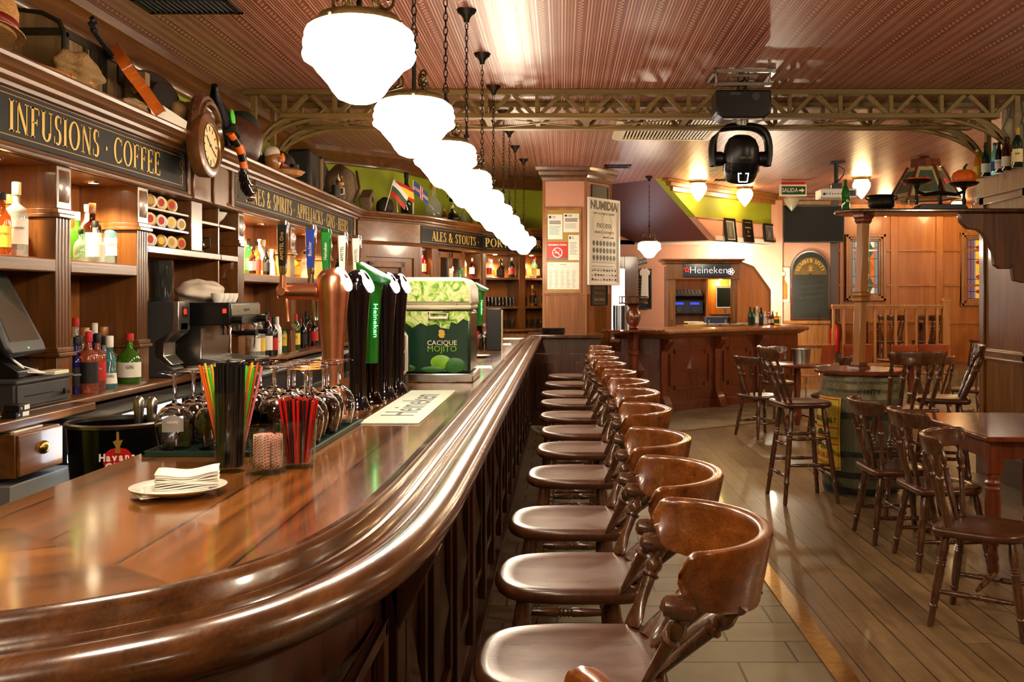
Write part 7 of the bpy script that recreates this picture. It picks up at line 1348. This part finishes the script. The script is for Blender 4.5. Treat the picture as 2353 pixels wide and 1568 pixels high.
fl = thing('wooden_flute', 'pale wooden flute lying on the edge below the straw hat', 'flute', (-2.12, 4.25, TOP+.016), 1.35); b = MB(); b.cyl((-.20, 0, 0), (.16, 0, 0), .015, 14); b.cyl((.02, 0, 0), (.05, 0, 0), .018, 14); b.obj('tube', 'w_light', fl)
def top_obj(o, loc, label, cat, R=(0, 0, 0)): o.location = loc; o.rotation_euler = R; return tag(o, label, cat)
top_obj(blob((0, 0, .06), (.075, .17, .075), 8, .2, 28, 2.6).obj('burlap_sack', 'burlap', smooth=180, sub=1), (-2.13, 4.38, TOP-.0), 'crumpled burlap sack in front of the trunk', 'sack')
top_obj(blob((0, 0, .025), (.04, .17, .03), 4, .3, 24, 4.).obj('driftwood', 'w_old', smooth=180, sub=1), (-2.13, 4.98, TOP-.005), 'weathered piece of driftwood lying in front of the trunk', 'wood')
top_obj(MB().bx(-.06, .06, -.03, .03, 0, .24).obj('wooden_board', 'w_old', bevel=.004), (-2.22, 5.20, TOP), 'upright weathered board between the trunk and the violin', 'board')
# violin: body outline in its own plane, seen from the ribs
vn = thing('violin', 'orange violin leaning on its side against the black hat', 'violin', (-2.13, 5.02, TOP+.15)); vn.scale = (1.15, 1.15, 1.15)
VO = [(0, -.18), (.05, -.178), (.088, -.155), (.098, -.12), (.088, -.08), (.060, -.05), (.055, -.015), (.062, .02), (.072, .05), (.076, .085), (.068, .13), (.045, .165), (0, .178)]; VO = [tuple(v) for v in catmull(VO, 3)]; VO = VO+[(-x, y) for x, y in VO[-2:0:-1]]
MV = basis((0, 0, 0), (1, 0, 0), (0, 0, 1))
mat('violin', (186, 92, 24), .15, coat=.8, var=.1, vs=5.); b = MB(); va, vd = Vector((.15, .80, -.50)).normalized(), Vector((-.39, .9, .19)); vz = Matrix.Rotation(.05, 3, va) @ vd.cross(va).normalized(); MV = basis((0, 0, 0), va.cross(vz), va); b.prism(VO, -.019, .019, MV); b.obj('ribs', 'violin', vn, smooth=40); b = MB(); b.prism([(x*1.03, y*1.015) for x, y in VO], .019, .024, MV); b.prism([(x*1.03, y*1.015) for x, y in VO], -.024, -.019, MV); b.obj('plates', 'violin', vn, smooth=40)
b = MB(); b.M = MV; b.box((0, -.25, .025), (.026, .16, .02)); b.lathe([(.018, -.01), (.018, .01)], (0, -.36, .0), 16); b.box((0, -.335, .018), (.02, .05, .02)); b.obj('neck', 'black', vn, .003); b = MB(); b.M = MV; b.box((0, .02, .035), (.045, .005, .02)); b.obj('bridge', 'w_light', vn)
ht = thing('leather_hat', 'wide black leather hat propped up behind the violin', 'hat', (-2.30, 5.62, TOP+.185)); ht.rotation_euler = (0, math.radians(80), -.45); MB().lathe([(.085, .0), (.165, -.012), (.175, -.004), (.17, .004), (.09, .012)], seg=40, caps=False, sx=.95, sy=1.1).obj('brim', 'felt', ht, solid=.004); MB().lathe([(.09, 0), (.088, .05), (.075, .09), (.04, .105), (0, .098)], seg=32, sx=.95, sy=1.15).obj('crown', 'felt', ht); MB().lathe([(.0915, .008), (.0905, .02)], seg=32, sx=.95, sy=1.15, caps=False).obj('band', 'brown_leather', ht, solid=.003)
top_obj(MB().prism([(-.14, 0), (.15, -.03), (.2, .05), (-.1, .11)], 0, .004).obj('paper_scrap', 'paper', smooth=0), (-2.13, 5.36, TOP+.02), 'crumpled white paper sheet below the violin', 'paper', (1.2, .1, 1.3))
top_obj(blob((0, 0, .11), (.12, .26, .115), 12, .14, 28).obj('burlap_sack', 'burlap', smooth=180, sub=1), (-2.22, 5.86, TOP), 'burlap sack lying behind the round clock', 'sack')
top_obj(blob((0, 0, .13), (.2, .25, .15), 13, .1, 24).obj('dark_sack', 'felt', smooth=180, sub=1), (-2.55, 5.8, TOP), 'dark felt bundle behind the burlap sack at the clock', 'bundle')
# hanging plush legs
wl = thing('plush_legs', 'plush legs with orange and black stripes and black boots hanging over the cornice', 'decoration', (-2.0, 5.92, 2.49)); wl.scale = (.88, .88, .88)
for s, (dx, dy, dz) in enumerate(((0, 0, 0), (.02, .03, -.05))):
    P = [Vector((0, .10, .02)), Vector((.02, .20+dy, -.05)), Vector((.03, .28+dy, -.15+dz*.5)), Vector((.03, .30+dy, -.24+dz))]; Q = catmull(P, 6)
    for k in range(0, 18, 3):
        b = MB(); b.tube([Q[j] for j in range(k, min(k+4, len(Q)))], .030-.0004*k, 12); b.obj('stripe', 'orange' if (k//3) % 2 == 0 else 'black', wl, smooth=60)
    e = Q[-1]; b = MB(); b.tube([e+Vector((0, -.01, .02)), e+Vector((0, -.0, -.04)), e+Vector((.01, .04, -.07)), e+Vector((.02, .14, -.055)), e+Vector((.02, .20, -.02))], [.034, .038, .036, .024, .004], 12); b.obj('boot', 'black_gloss', wl, smooth=60)
b = MB(); b.lathe([(.06, 0), (.045, .04), (.03, .09)], (0, .12, .0), 12, M=rot('X', -.6)); b.obj('green_trousers', 'sign_green', wl)
bl = thing('glitter_ornament', 'glittering silver ball hanging below the plush boots', 'ornament', (-1.985, 6.36, 2.15)); MB().ball((0, 0, 0), .03, 16).obj('ball', 'chrome', bl); MB().cyl((0, 0, .03), (0, 0, .10), .0015, 6).obj('thread', 'white', bl)
sc = thing('sequin_scarf', 'black glittering scarf with green felt petals beside the clock', 'scarf', (-2.06, 6.03, 2.44)); mat('sequin', (16, 16, 18), .12, .7, var=.8, vs=160., bmp=.8); b = MB(); b.tube([(0, -.12, .33), (-.02, -.06, .27), (0, .02, .18), (.02, .04, .08), (.02, .06, -.0)], [.02, .035, .045, .045, .03], 10); b.obj('scarf', 'sequin', sc)
mat('leaf_green', (70, 200, 40), .6)
for q, (y, z) in enumerate(((.06, .17), (.13, .03), (.16, .0))): b = MB(); b.ball((.05, y, z), (.012, .03, .055), 12, rot('X', .5)); b.obj('petal', 'leaf_green', sc)
gc = thing('peaked_cap', 'dark green peaked cap with small white emblem hanging beside the plush legs', 'cap', (-2.26, 7.05, TOP+.27)); gc.rotation_euler = (0, .5, .3); mat('cap_green', (18, 38, 28), .8); MB().lathe([(.115, -.06), (.12, 0), (.10, .07), (.05, .105), (0, .11)], seg=28, sy=1.2).obj('crown', 'cap_green', gc); b = MB(); b.grid(lambda u, v: ((.11+.10*v)*math.cos((u-.5)*1.9), (.13+.05*v)*math.sin((u-.5)*1.9), -.06-.05*v), 14, 5); b.obj('peak', 'cap_green', gc, solid=.006); mat('cap_white', (200, 205, 200), .7); b = MB(); b.M = T(.178, .02, -.086) @ rot('Y', .46); b.tube([(-.03, -.045, .0), (.03, -.045, 0), (.03, .045, 0), (-.03, .045, 0)], .003, 4, True); b.ball((0, .01, 0), (.012, .018, .002), 10); b.obj('emblem', 'cap_white', gc)
top_obj(blob((0, 0, .16), (.16, .20, .18), 21, .07, 24).obj('leather_bag', 'brown_leather', smooth=180, sub=1), (-2.26, 6.98, TOP), 'round brown leather bag under the green cap', 'bag')
pz = thing('carved_mask', 'small carved figure head with pale hair beside the leather bag', 'figure', (-2.12, 7.32, TOP)); MB().ball((0, 0, .08), (.06, .055, .085), 16).obj('face', 'w_light', pz); MB().ball((.045, -.02, .075), (.035, .016, .02), 10).obj('nose', 'w_light', pz); b = MB(); b.ball((-.01, 0, .13), (.062, .06, .05), 14); b.obj('hair', 'cloth', pz)
tv_ = thing('straw_nest', 'little straw nest with toy pieces on the cornice', 'nest', (-2.13, 7.62, TOP)); MB().lathe([(.0, 0), (.13, .0), (.16, .03), (.12, .05), (0, .03)], seg=24, wob=lambda a, z: 1+.06*math.sin(a*9)).obj('nest', 'straw', tv_); MB().bx(-.03, .03, -.12, .06, .05, .085).obj('red_toy', 'dark_red', tv_, .006); MB().ball((.0, -.02, .13), (.02, .035, .04), 12).obj('orange_toy', 'orange', tv_); MB().cyl((.05, .12, .04), (.056, .12, .10), .035, 16).obj('round_badge', 'iron', tv_)
gcap = thing('flat_cap', 'grey tweed flat cap behind the straw nest', 'cap', (-2.28, 7.95, TOP)); blob((0, 0, .12), (.16, .19, .12), 31, .05, 24).obj('crown', 'felt', gcap, smooth=180, sub=1)
top_obj(MB().bx(-.10, .10, -.26, .26, 0, .42).obj('black_case', 'black_leather', bevel=.03), (-2.38, 9.3, TOP), 'tall black leather case standing on the back bar', 'case', (0, -.05, .05))
top_obj(MB().prism([(-.2, 0), (.16, -.05), (.24, .14), (-.04, .26)], 0, .03).obj('grey_pennant', 'grey_cloth' if 'grey_cloth' in MATS else 'dark_grey', bevel=.004), (-2.42, 10.0, TOP+.22), 'grey felt pennant sticking up behind the black case', 'pennant', (PI/2, 0, PI/2))
top_obj(MB().lathe([(.0, 0), (.10, .0), (.02, .0), (.02, .30), (.0, .30)], seg=14).obj('walking_stick', 'w_old'), (-2.15, 8.9, TOP), 'wooden stick standing beside the black case', 'stick')
rk = thing('fur_rucksack', 'old hairy hide rucksack on the back bar', 'rucksack', (-2.3, 10.35, TOP)); blob((0, 0, .2), (.19, .30, .23), 41, .09, 26).obj('bag', 'canvas', rk, smooth=180, sub=1); MB().tube([(.17, -.1, .05), (.21, -.05, .2), (.17, .0, .38)], .014, 6).obj('strap', 'brown_leather', rk)
fg = thing('viking_doll', 'small wooden doll with helmet in front of the hide rucksack', 'doll', (-2.10, 9.45, TOP)); MB().lathe([(0, 0), (.05, 0), (.055, .06), (.035, .11), (0, .12)], seg=16).obj('body', 'brown_leather', fg); MB().ball((0, 0, .15), .038, 14).obj('head', 'w_light', fg); MB().lathe([(.042, .155), (.04, .175), (.02, .2), (0, .205)], seg=16).obj('helmet', 'brass', fg); b = MB()
for s in (-1, 1): b.tube([(0, s*.038, .175), (0, s*.07, .19), (0, s*.075, .23)], [.012, .01, .002], 8)
b.obj('horn', 'cream', fg)
mg = thing('green_mug', 'green and white mug beside the wooden doll', 'mug', (-2.10, 9.27, TOP)); MB().lathe([(0, 0), (.04, 0), (.042, .11), (.038, .11), (.036, .01), (0, .01)], seg=20, caps=False).obj('mug', 'sign_green', mg); MB().tube([(.04, .0, .09), (.075, 0, .085), (.075, 0, .03), (.04, 0, .025)], .006, 6).obj('handle', 'white', mg)
ra_ = thing('old_radio', 'tan portable radio leaning on the hide rucksack', 'radio', (-2.06, 10.55, TOP+.08)); ra_.rotation_euler = (.5, 0, 0); MB().bx(-.06, .06, -.11, .13, -.05, .09).obj('case', 'canvas', ra_, .015); MB().cyl((.06, 0, .02), (.064, 0, .02), .035, 18).obj('speaker', 'black', ra_)
def flag(x, y, z, cols, lab, hor, tilt):
    t = thing('small_flag', lab, 'flag', (x, y, z), 0, 'small flags on the back bar'); t.rotation_euler = (tilt, 0, -.9); t.scale = (1.2,)*3; MB().cyl((0, 0, 0), (0, 0, .30), .004, 8).obj('stick', 'white', t); n = len(cols)
    for k, c in enumerate(cols):
        if hor: f_ = lambda u, v, k=k: (.015*math.sin(u*5), .004+.19*u, .29-.13*(k+v)/n-.08*u)
        else: f_ = lambda u, v, k=k: (.015*math.sin(u*5), .004+.19*(k+u)/n, .29-.13*v-.08*(k+u)/n)
        MB().grid(f_, 6, 3).obj('stripe', c, t, smooth=180)
flag(-1.90, 10.72, TOP, ['white', 'l_green', 'red'], 'small flag with white, green and red stripes on the back bar', True, -.3)
flag(-1.80, 10.95, TOP, ['red', 'yellow', 'yellow', 'red'], 'small flag with red and yellow stripes on the back bar', True, .1)
fu = thing('small_flag', 'small blue, white and red cross flag on the back bar', 'flag', (-1.66, 11.15, TOP), 0, 'small flags on the back bar'); fu.rotation_euler = (0, 0, -.9); fu.scale = (1.2,)*3; MB().cyl((0, 0, 0), (0, 0, .32), .004, 8).obj('stick', 'white', fu); f_ = lambda u, v, e=0: (.012*math.sin(u*5)+e, .004+.16*u, .31-.12*v-.10*u); MB().grid(f_, 8, 6).obj('cloth', 'l_blue', fu, smooth=180)
for c_, w_, e in (('white', .2, .0015), ('red', .1, .003)):
    b = MB()
    for s in (1, -1): b.grid(lambda u, v: f_(u, .5-w_/2+w_*v, s*e), 8, 2); b.grid(lambda u, v: f_(.5-w_/2+w_*u, v, s*e), 2, 6)
    b.obj('cross', c_, fu, smooth=0)
top_obj(blob((0, 0, .07), (.1, .16, .1), 51, .06, 20).obj('dark_hat', 'felt', smooth=180, sub=1), (-1.95, 11.0, TOP), 'dark hat beside the small flags', 'hat')
for k, (px_, dz, kind, h, g, l, c, lab) in enumerate(((893, .0, 'squat', .2, 'g_amber', 'l_cream', 'l_gold', 'amber jar with gold lid beside the small flags'), (905, 0, 'squat', .19, 'g_clear', 'l_cream', 'w_light', 'clear jar with cream label beside the small flags'), (943, 0, 'whisky', .55, 'g_dgreen', None, 'l_black', 'tall dark green bottle against the green wall'), (1005, 0, 'squat', .48, 'g_clear', None, 'l_gold', 'big clear demijohn on the far cabinet'), (1030, 0, 'squat', .2, 'g_amber', 'l_white', 'l_gold', 'amber jar right of the big demijohn'), (1048, 0, 'squat', .26, 'g_brown', 'l_cream', 'l_yellow', 'brown jug on the far cabinet'), (1075, 0, 'squat', .22, 'g_clear', None, 'w_light', 'clear jar right of the brown jug on the far cabinet'), (1100, 0, 'gin', .24, 'g_brown', 'l_yellow', 'l_black', 'brown bottle on the far cabinet above the ports sign'))):
    Y = 11.2+.0105*(px_-893); bottle(kind, ((px_-CX)*Y/F-.06, Y+.08, TOP), h, g, l, c, lab, 'collection on top of the far cabinet')
lnt = thing('storm_lantern', 'old wire storm lantern beside the big demijohn', 'lantern', (-1.33, 12.3, TOP)); MB().lathe([(0, 0), (.07, 0), (.08, .05), (.05, .08), (.06, .1)], seg=20).obj('tank', 'iron', lnt); MB().lathe([(.06, .1), (.075, .16), (.05, .25)], seg=20, caps=False).obj('chimney', 'glass_thin', lnt); b = MB(); b.lathe([(.055, .25), (.06, .28), (.03, .33), (0, .34)], seg=20); b.tube([(.08*math.cos(a), 0, .3+.12*math.sin(a)) for a in [k*PI/10 for k in range(11)]], .004, 6); b.obj('cap', 'iron', lnt)
# ---------------------------------------------------------------- on the shelf over the barrel and on the pillar
SHZ = 2.19
bottle('beer', (2.22, 7.78, SHZ), .245, 'g_green', None, None, 'empty green glass bottle at the left end of the high shelf', None); bottle('beer', (3.24, 7.8, SHZ), .22, 'g_clear', None, None, 'clear glass bottle at the right end of the high shelf', None)
cu_ = thing('cauldron', 'black iron cauldron with ear handles on the high shelf', 'cauldron', (2.50, 7.78, SHZ)); MB().lathe([(0, 0), (.07, .0), (.098, .03), (.105, .06), (.095, .095), (.09, .10), (.102, .11), (.104, .118), (.095, .118), (.08, .1), (0, .09)], seg=32).obj('pot', 'iron', cu_)
for s in (-1, 1): MB().tube([(s*.094, 0, .108), (s*.12, 0, .112), (s*.125, 0, .095), (s*.098, 0, .08)], .006, 8).obj('handle', 'iron', cu_)
for k, x in enumerate((2.66, 2.72)): o = MB().lathe([(0, 0), (.022, 0), (.006, .012), (.006, .025), (.024, .04), (.027, .075), (.025, .075), (.022, .042), (0, .03)], seg=18, caps=False).obj('goblet', 'glass_thin', smooth=60); o.location = (x, 7.72, SHZ); tag(o, 'little clear goblet beside the cauldron, %s one' % ('left', 'right')[k], 'goblet', 'goblets on the high shelf')
sl_ = thing('balance_scales', 'old black iron balance scales with brass pans on the high shelf', 'scales', (2.96, 7.78, SHZ)); b = MB(); b.prism([(-.21, 0), (.19, 0), (.19, .02), (.17, .045), (-.17, .045), (-.19, .02)], -.07, .07, basis((0, 0, 0), (1, 0, 0), (0, 0, 1))); b.obj('base', 'black', sl_, .004)
b = MB(); b.lathe([(.02, .045), (.012, .07), (.012, .14), (.022, .16), (.016, .19), (.008, .23), (0, .25)], seg=14); b.obj('column', 'iron', sl_); b = MB(); b.tube([(-.19, 0, .15), (-.12, 0, .125), (0, 0, .14), (.12, 0, .125), (.19, 0, .15)], [.012, .014, .018, .014, .012], 8); b.obj('beam', 'iron', sl_)
for s, zz in ((-1, .205), (1, .185)):
    b = MB(); b.lathe([(.012, .045), (.018, .08), (.010, .11), (.014, .16), (.03, zz-.005)], (s*.185, 0, 0), 12); b.obj('pan_holder', 'iron', sl_); MB().lathe([(0, zz), (.06, zz), (.10, zz+.015), (.115, zz+.03), (.112, zz+.033), (.09, zz+.02), (0, zz+.006)], (s*.185, 0, 0), 32, caps=False).obj('pan', 'old_brass', sl_)
pk = thing('pumpkin', 'orange pumpkin lying in the right pan of the scales', 'pumpkin', (3.145, 7.78, SHZ+.192)); MB().lathe([(.0, .008), (.05, .0), (.09, .03), (.10, .065), (.085, .10), (.045, .125), (.0, .115)], seg=48, wob=lambda a, z: 1-.09*abs(math.sin(a*5))).obj('fruit', 'orange', pk); MB().tube([(0, 0, .11), (.008, 0, .15), (.025, 0, .17)], [.016, .011, .009], 8).obj('stem', 'sign_green', pk)
for k in range(5): o = MB().lathe([(0, 0), (.03, .004), (.04, .02), (.03, .038), (0, .036)], seg=20, wob=lambda a, z: 1-.1*abs(math.sin(a*3))).obj('gourd', 'orange'); a = k*2*PI/5; o.location = (2.775+.05*math.cos(a), 7.78+.05*math.sin(a), SHZ+.215); tag(o, 'small orange gourd heaped in the left pan of the scales', 'gourd', 'gourds in the left pan')
for k, (y, kind, h, g, l, c, w_) in enumerate(((8.52, 'beer', .25, 'g_yellow', 'l_yellow', 'l_cream', None), (8.44, 'beer', .30, 'g_green', 'l_white', 'l_black', 'ALE'), (8.36, 'beer', .26, 'g_dgreen', 'l_white', 'l_black', None), (8.27, 'beer', .27, 'g_aqua', 'l_blue', 'l_blue', None), (8.10, 'beer', .25, 'g_black', 'l_white', 'l_black', 'STOUT'), (8.03, 'beer', .28, 'g_brown', 'l_yellow', 'l_black', None), (7.97, 'beer', .27, 'g_brown', 'l_white', 'l_black', None), (7.88, 'wine', .30, 'g_brown', 'l_yellow', 'violet', None), (7.77, 'wine', .31, 'g_dgreen', 'l_cream', 'l_gold', 'BIERE'))):
    if 'violet' not in MATS: mat('violet', (96, 48, 130), .5)
    bottle(kind, (3.56+.04*(k % 2), y, 2.525), h, g, l, c, '%s beer bottle on top of the wooden pillar, %s from the left' % (CN[g], ORD[k]), 'beer bottles on top of the pillar', w_)
# ---------------------------------------------------------------- on the second bar
B2 = 1.105
def at2(px_, Y): return ((px_-CX)*Y/F, Y, B2)
for k, (px_, g, c, h) in enumerate(((1724, 'g_green', 'l_black', .27), (1733, 'g_green', 'l_black', .26), (1740, 'g_clear', 'l_white', .28), (1749, 'g_dgreen', 'l_black', .26))): bottle('wine', at2(px_, 14.5-.02*k), h, g, 'l_white' if k == 2 else 'l_black', c, '%s bottle on the second bar, %s of the row' % (CN[g], ORD[k]), 'bottles on the second bar')
for k, (px_, g, l, h) in enumerate(((1758, 'g_white', 'l_white', .2), (1767, 'g_pink', 'l_white', .19), (1775, 'g_black', 'l_cream', .21), (1785, 'g_yellow', 'l_green', .19))): bottle('squat' if k == 3 else 'beer', at2(px_, 14.75), h, g, l, 'l_white', '%s sauce bottle in the condiment tray, %s from the left' % (CN[g], ORD[k]), 'sauces in the condiment tray')
ty = thing('condiment_tray', 'wire tray of sauces on the second bar', 'tray', at2(1771, 14.75)); b = MB(); b.bx(-.13, .13, -.08, .08, .0005, .004); b.tube([(-.13, -.08, .12), (.13, -.08, .12), (.13, .08, .12), (-.13, .08, .12)], .004, 6, True); [b.cyl((sx*.13, sy*.08, 0), (sx*.13, sy*.08, .12), .004, 6) for sx in (-1, 1) for sy in (-1, 1)]; b.obj('rack', 'iron', ty)
bx_ = thing('metal_case', 'dark blue metal case on the second bar in front of the monitor', 'case', at2(1645, 14.3), .08); mat('case_blue', (28, 40, 78), .3); MB().bx(-.155, .155, -.08, .08, 0, .12).obj('body', 'case_blue', bx_, .004); MB().bx(-.16, .16, -.084, .084, .12, .13).obj('lid', 'steel', bx_, .003); b = MB(); b.bx(-.13, -.11, -.084, -.08, .04, .09); b.bx(.11, .13, -.084, -.08, .04, .09); b.obj('clasp', 'steel', bx_)
o = MB().box((0, 0, .011), (.30, .2, .02)).obj('folder', 'label_yellow', bevel=.003); o.location = at2(1598, 14.15); o.rotation_euler.z = .2; tag(o, 'yellow cardboard folder beside the blue metal case', 'folder')
for k, (dx, dy, z, w_, r_, lab) in enumerate(((.03, .02, .0225, .26, -.15, 'lower newspaper lying on the yellow folder'), (-.02, .03, .0435, .22, .3, 'upper newspaper lying on the yellow folder'))):
    o = MB().box((0, 0, .01), (w_, .19, .02)).obj('newspaper', 'paper', bevel=.003); p = at2(1598, 14.15); o.location = (p[0]+dx, p[1]+dy, p[2]+z); o.rotation_euler.z = r_; tag(o, lab, 'newspaper')
for k, px_ in enumerate((1640, 1662, 1690, 1706)): 
    for j in range(3 if k != 2 else 2):
        o = MB().lathe([(0, 0), (.04, 0), (.085, .012), (.085, .015), (.04, .005), (0, .005)], seg=24, caps=False).obj('plate', 'porcelain', smooth=60); p = at2(px_, 14.02+.1*k); o.location = (p[0], p[1], p[2]+.012*j+.0005); tag(o, 'small white plate on the second bar, %s pile from the left, %s from its bottom' % (ORD[k], ORD[j]), 'plate', 'white plates piled on the second bar')
for k in range(7):
    o = MB().bx(-.012, .012, -.1, .1, 0, .30).obj('menu_folder', ('black', 'grey', 'white')[k % 3], bevel=.002); o.location = (.66+.036*k, 12.85, 1.075 if k < 0 else 1.105); o.location = (.70+.036*k, 13.2, 1.105); tag(o, 'upright menu folder beside the round stand, %s from the left' % ORD[k], 'folder', 'menu folders beside the round stand')
o = MB().lathe([(0, 0), (.09, 0), (.11, .16), (.115, .17), (.105, .17), (.09, .02), (0, .02)], seg=24, caps=False).obj('steel_bucket', 'steel', smooth=60); o.location = (2.80, 11.62, .74); tag(o, 'shiny steel bucket on the round table behind the barrel post', 'bucket')
# ---------------------------------------------------------------- lights of the place and added fill
def lamp(kind, name, loc, energy, col=(1, .8, .56), rot_=(0, 0, 0), **k):
    d = bpy.data.lights.new(name, kind); d.energy = energy; d.color = col
    for a, v in k.items(): setattr(d, a, v)
    o = bpy.data.objects.new(name, d); COL.objects.link(o); o.location = loc; o.rotation_euler = rot_; return o
def spot_fix(x, y, z, e, i, col=(1, .80, .52), size=2.2):
    lamp('SPOT', 'shelf_spot', (x, y, z-.012), e, col, spot_size=size, spot_blend=.6, shadow_soft_size=.025)
SPOTS = [(-2.34, 3.75, 16), (-2.34, 4.10, 12), (-2.34, 4.62, 20), (-2.34, 4.98, 20), (-2.34, 7.2, 44), (-2.34, 7.8, 44), (-2.34, 8.5, 44), (-2.34, 9.1, 40), (-2.34, 9.8, 36)]
for i, (x, y, e) in enumerate(SPOTS):
    t = thing('shelf_downlight', 'round recessed downlight over the bottle shelf, %s from the near end' % ORD[i], 'downlight', (x, y, 2.085), 0, 'downlights in the back bar')
    b = MB(); b.lathe([(.03, 0), (.032, -.006), (.042, -.006), (.045, 0)], seg=20, caps=False); b.obj('ring', 'chrome', t); MB().lathe([(.0, -.002), (.03, -.002)], seg=20, caps=False).obj('bulb', 'spot_glow', t, smooth=0)
    spot_fix(x, y, 2.085, e*(3.2 if y < 6 else 5.0), i, (1, .80, .48))
for i, (M, u) in enumerate(((MCD, .22), (MCD, 1.38), (MDE, .28), (MDE, .85))):
    p = on(M, u, -.18, 2.083)
    t = thing('shelf_downlight', 'recessed downlight in the far cabinet, %s from the left' % ORD[i], 'downlight', p, 0, 'downlights in the far cabinet')
    MB().lathe([(.0, -.002), (.03, -.002)], seg=16, caps=False).obj('bulb', 'spot_glow', t, smooth=0); spot_fix(p.x, p.y, p.z, 80, i)
# unseen fill points added to brighten the room, no fixtures
for x, y, e in ((3.8, 2.6, 95), (6.2, 5.0, 110), (5.8, 9.0, 120), (3.0, -1.2, 18), (7.2, 12.5, 90)): lamp('POINT', 'fill_light', (x, y, 2.55), e*1.5, (1, .88, .62), shadow_soft_size=.22)
# light inside the right bay and behind the music cabinet
lamp('POINT', 'cabinet_lamp', (2.50, 15.62, 1.74), 12, (1, .80, .25), shadow_soft_size=.03)
lamp('POINT', 'alcove_light', (3.34, 15.75, 1.6), 60, (1, .90, .66), shadow_soft_size=.05)
lamp('POINT', 'alcove_light', (2.75, 15.98, 2.2), 45, (1, .88, .7), shadow_soft_size=.06)  # unseen point added to brighten the alcove wall, no fixture
lamp('AREA', 'daylight', (.86, 16.2, 1.5), 12, (.85, .93, 1), (PI/2, 0, 0), size=.3, size_y=.9, shape='RECTANGLE')
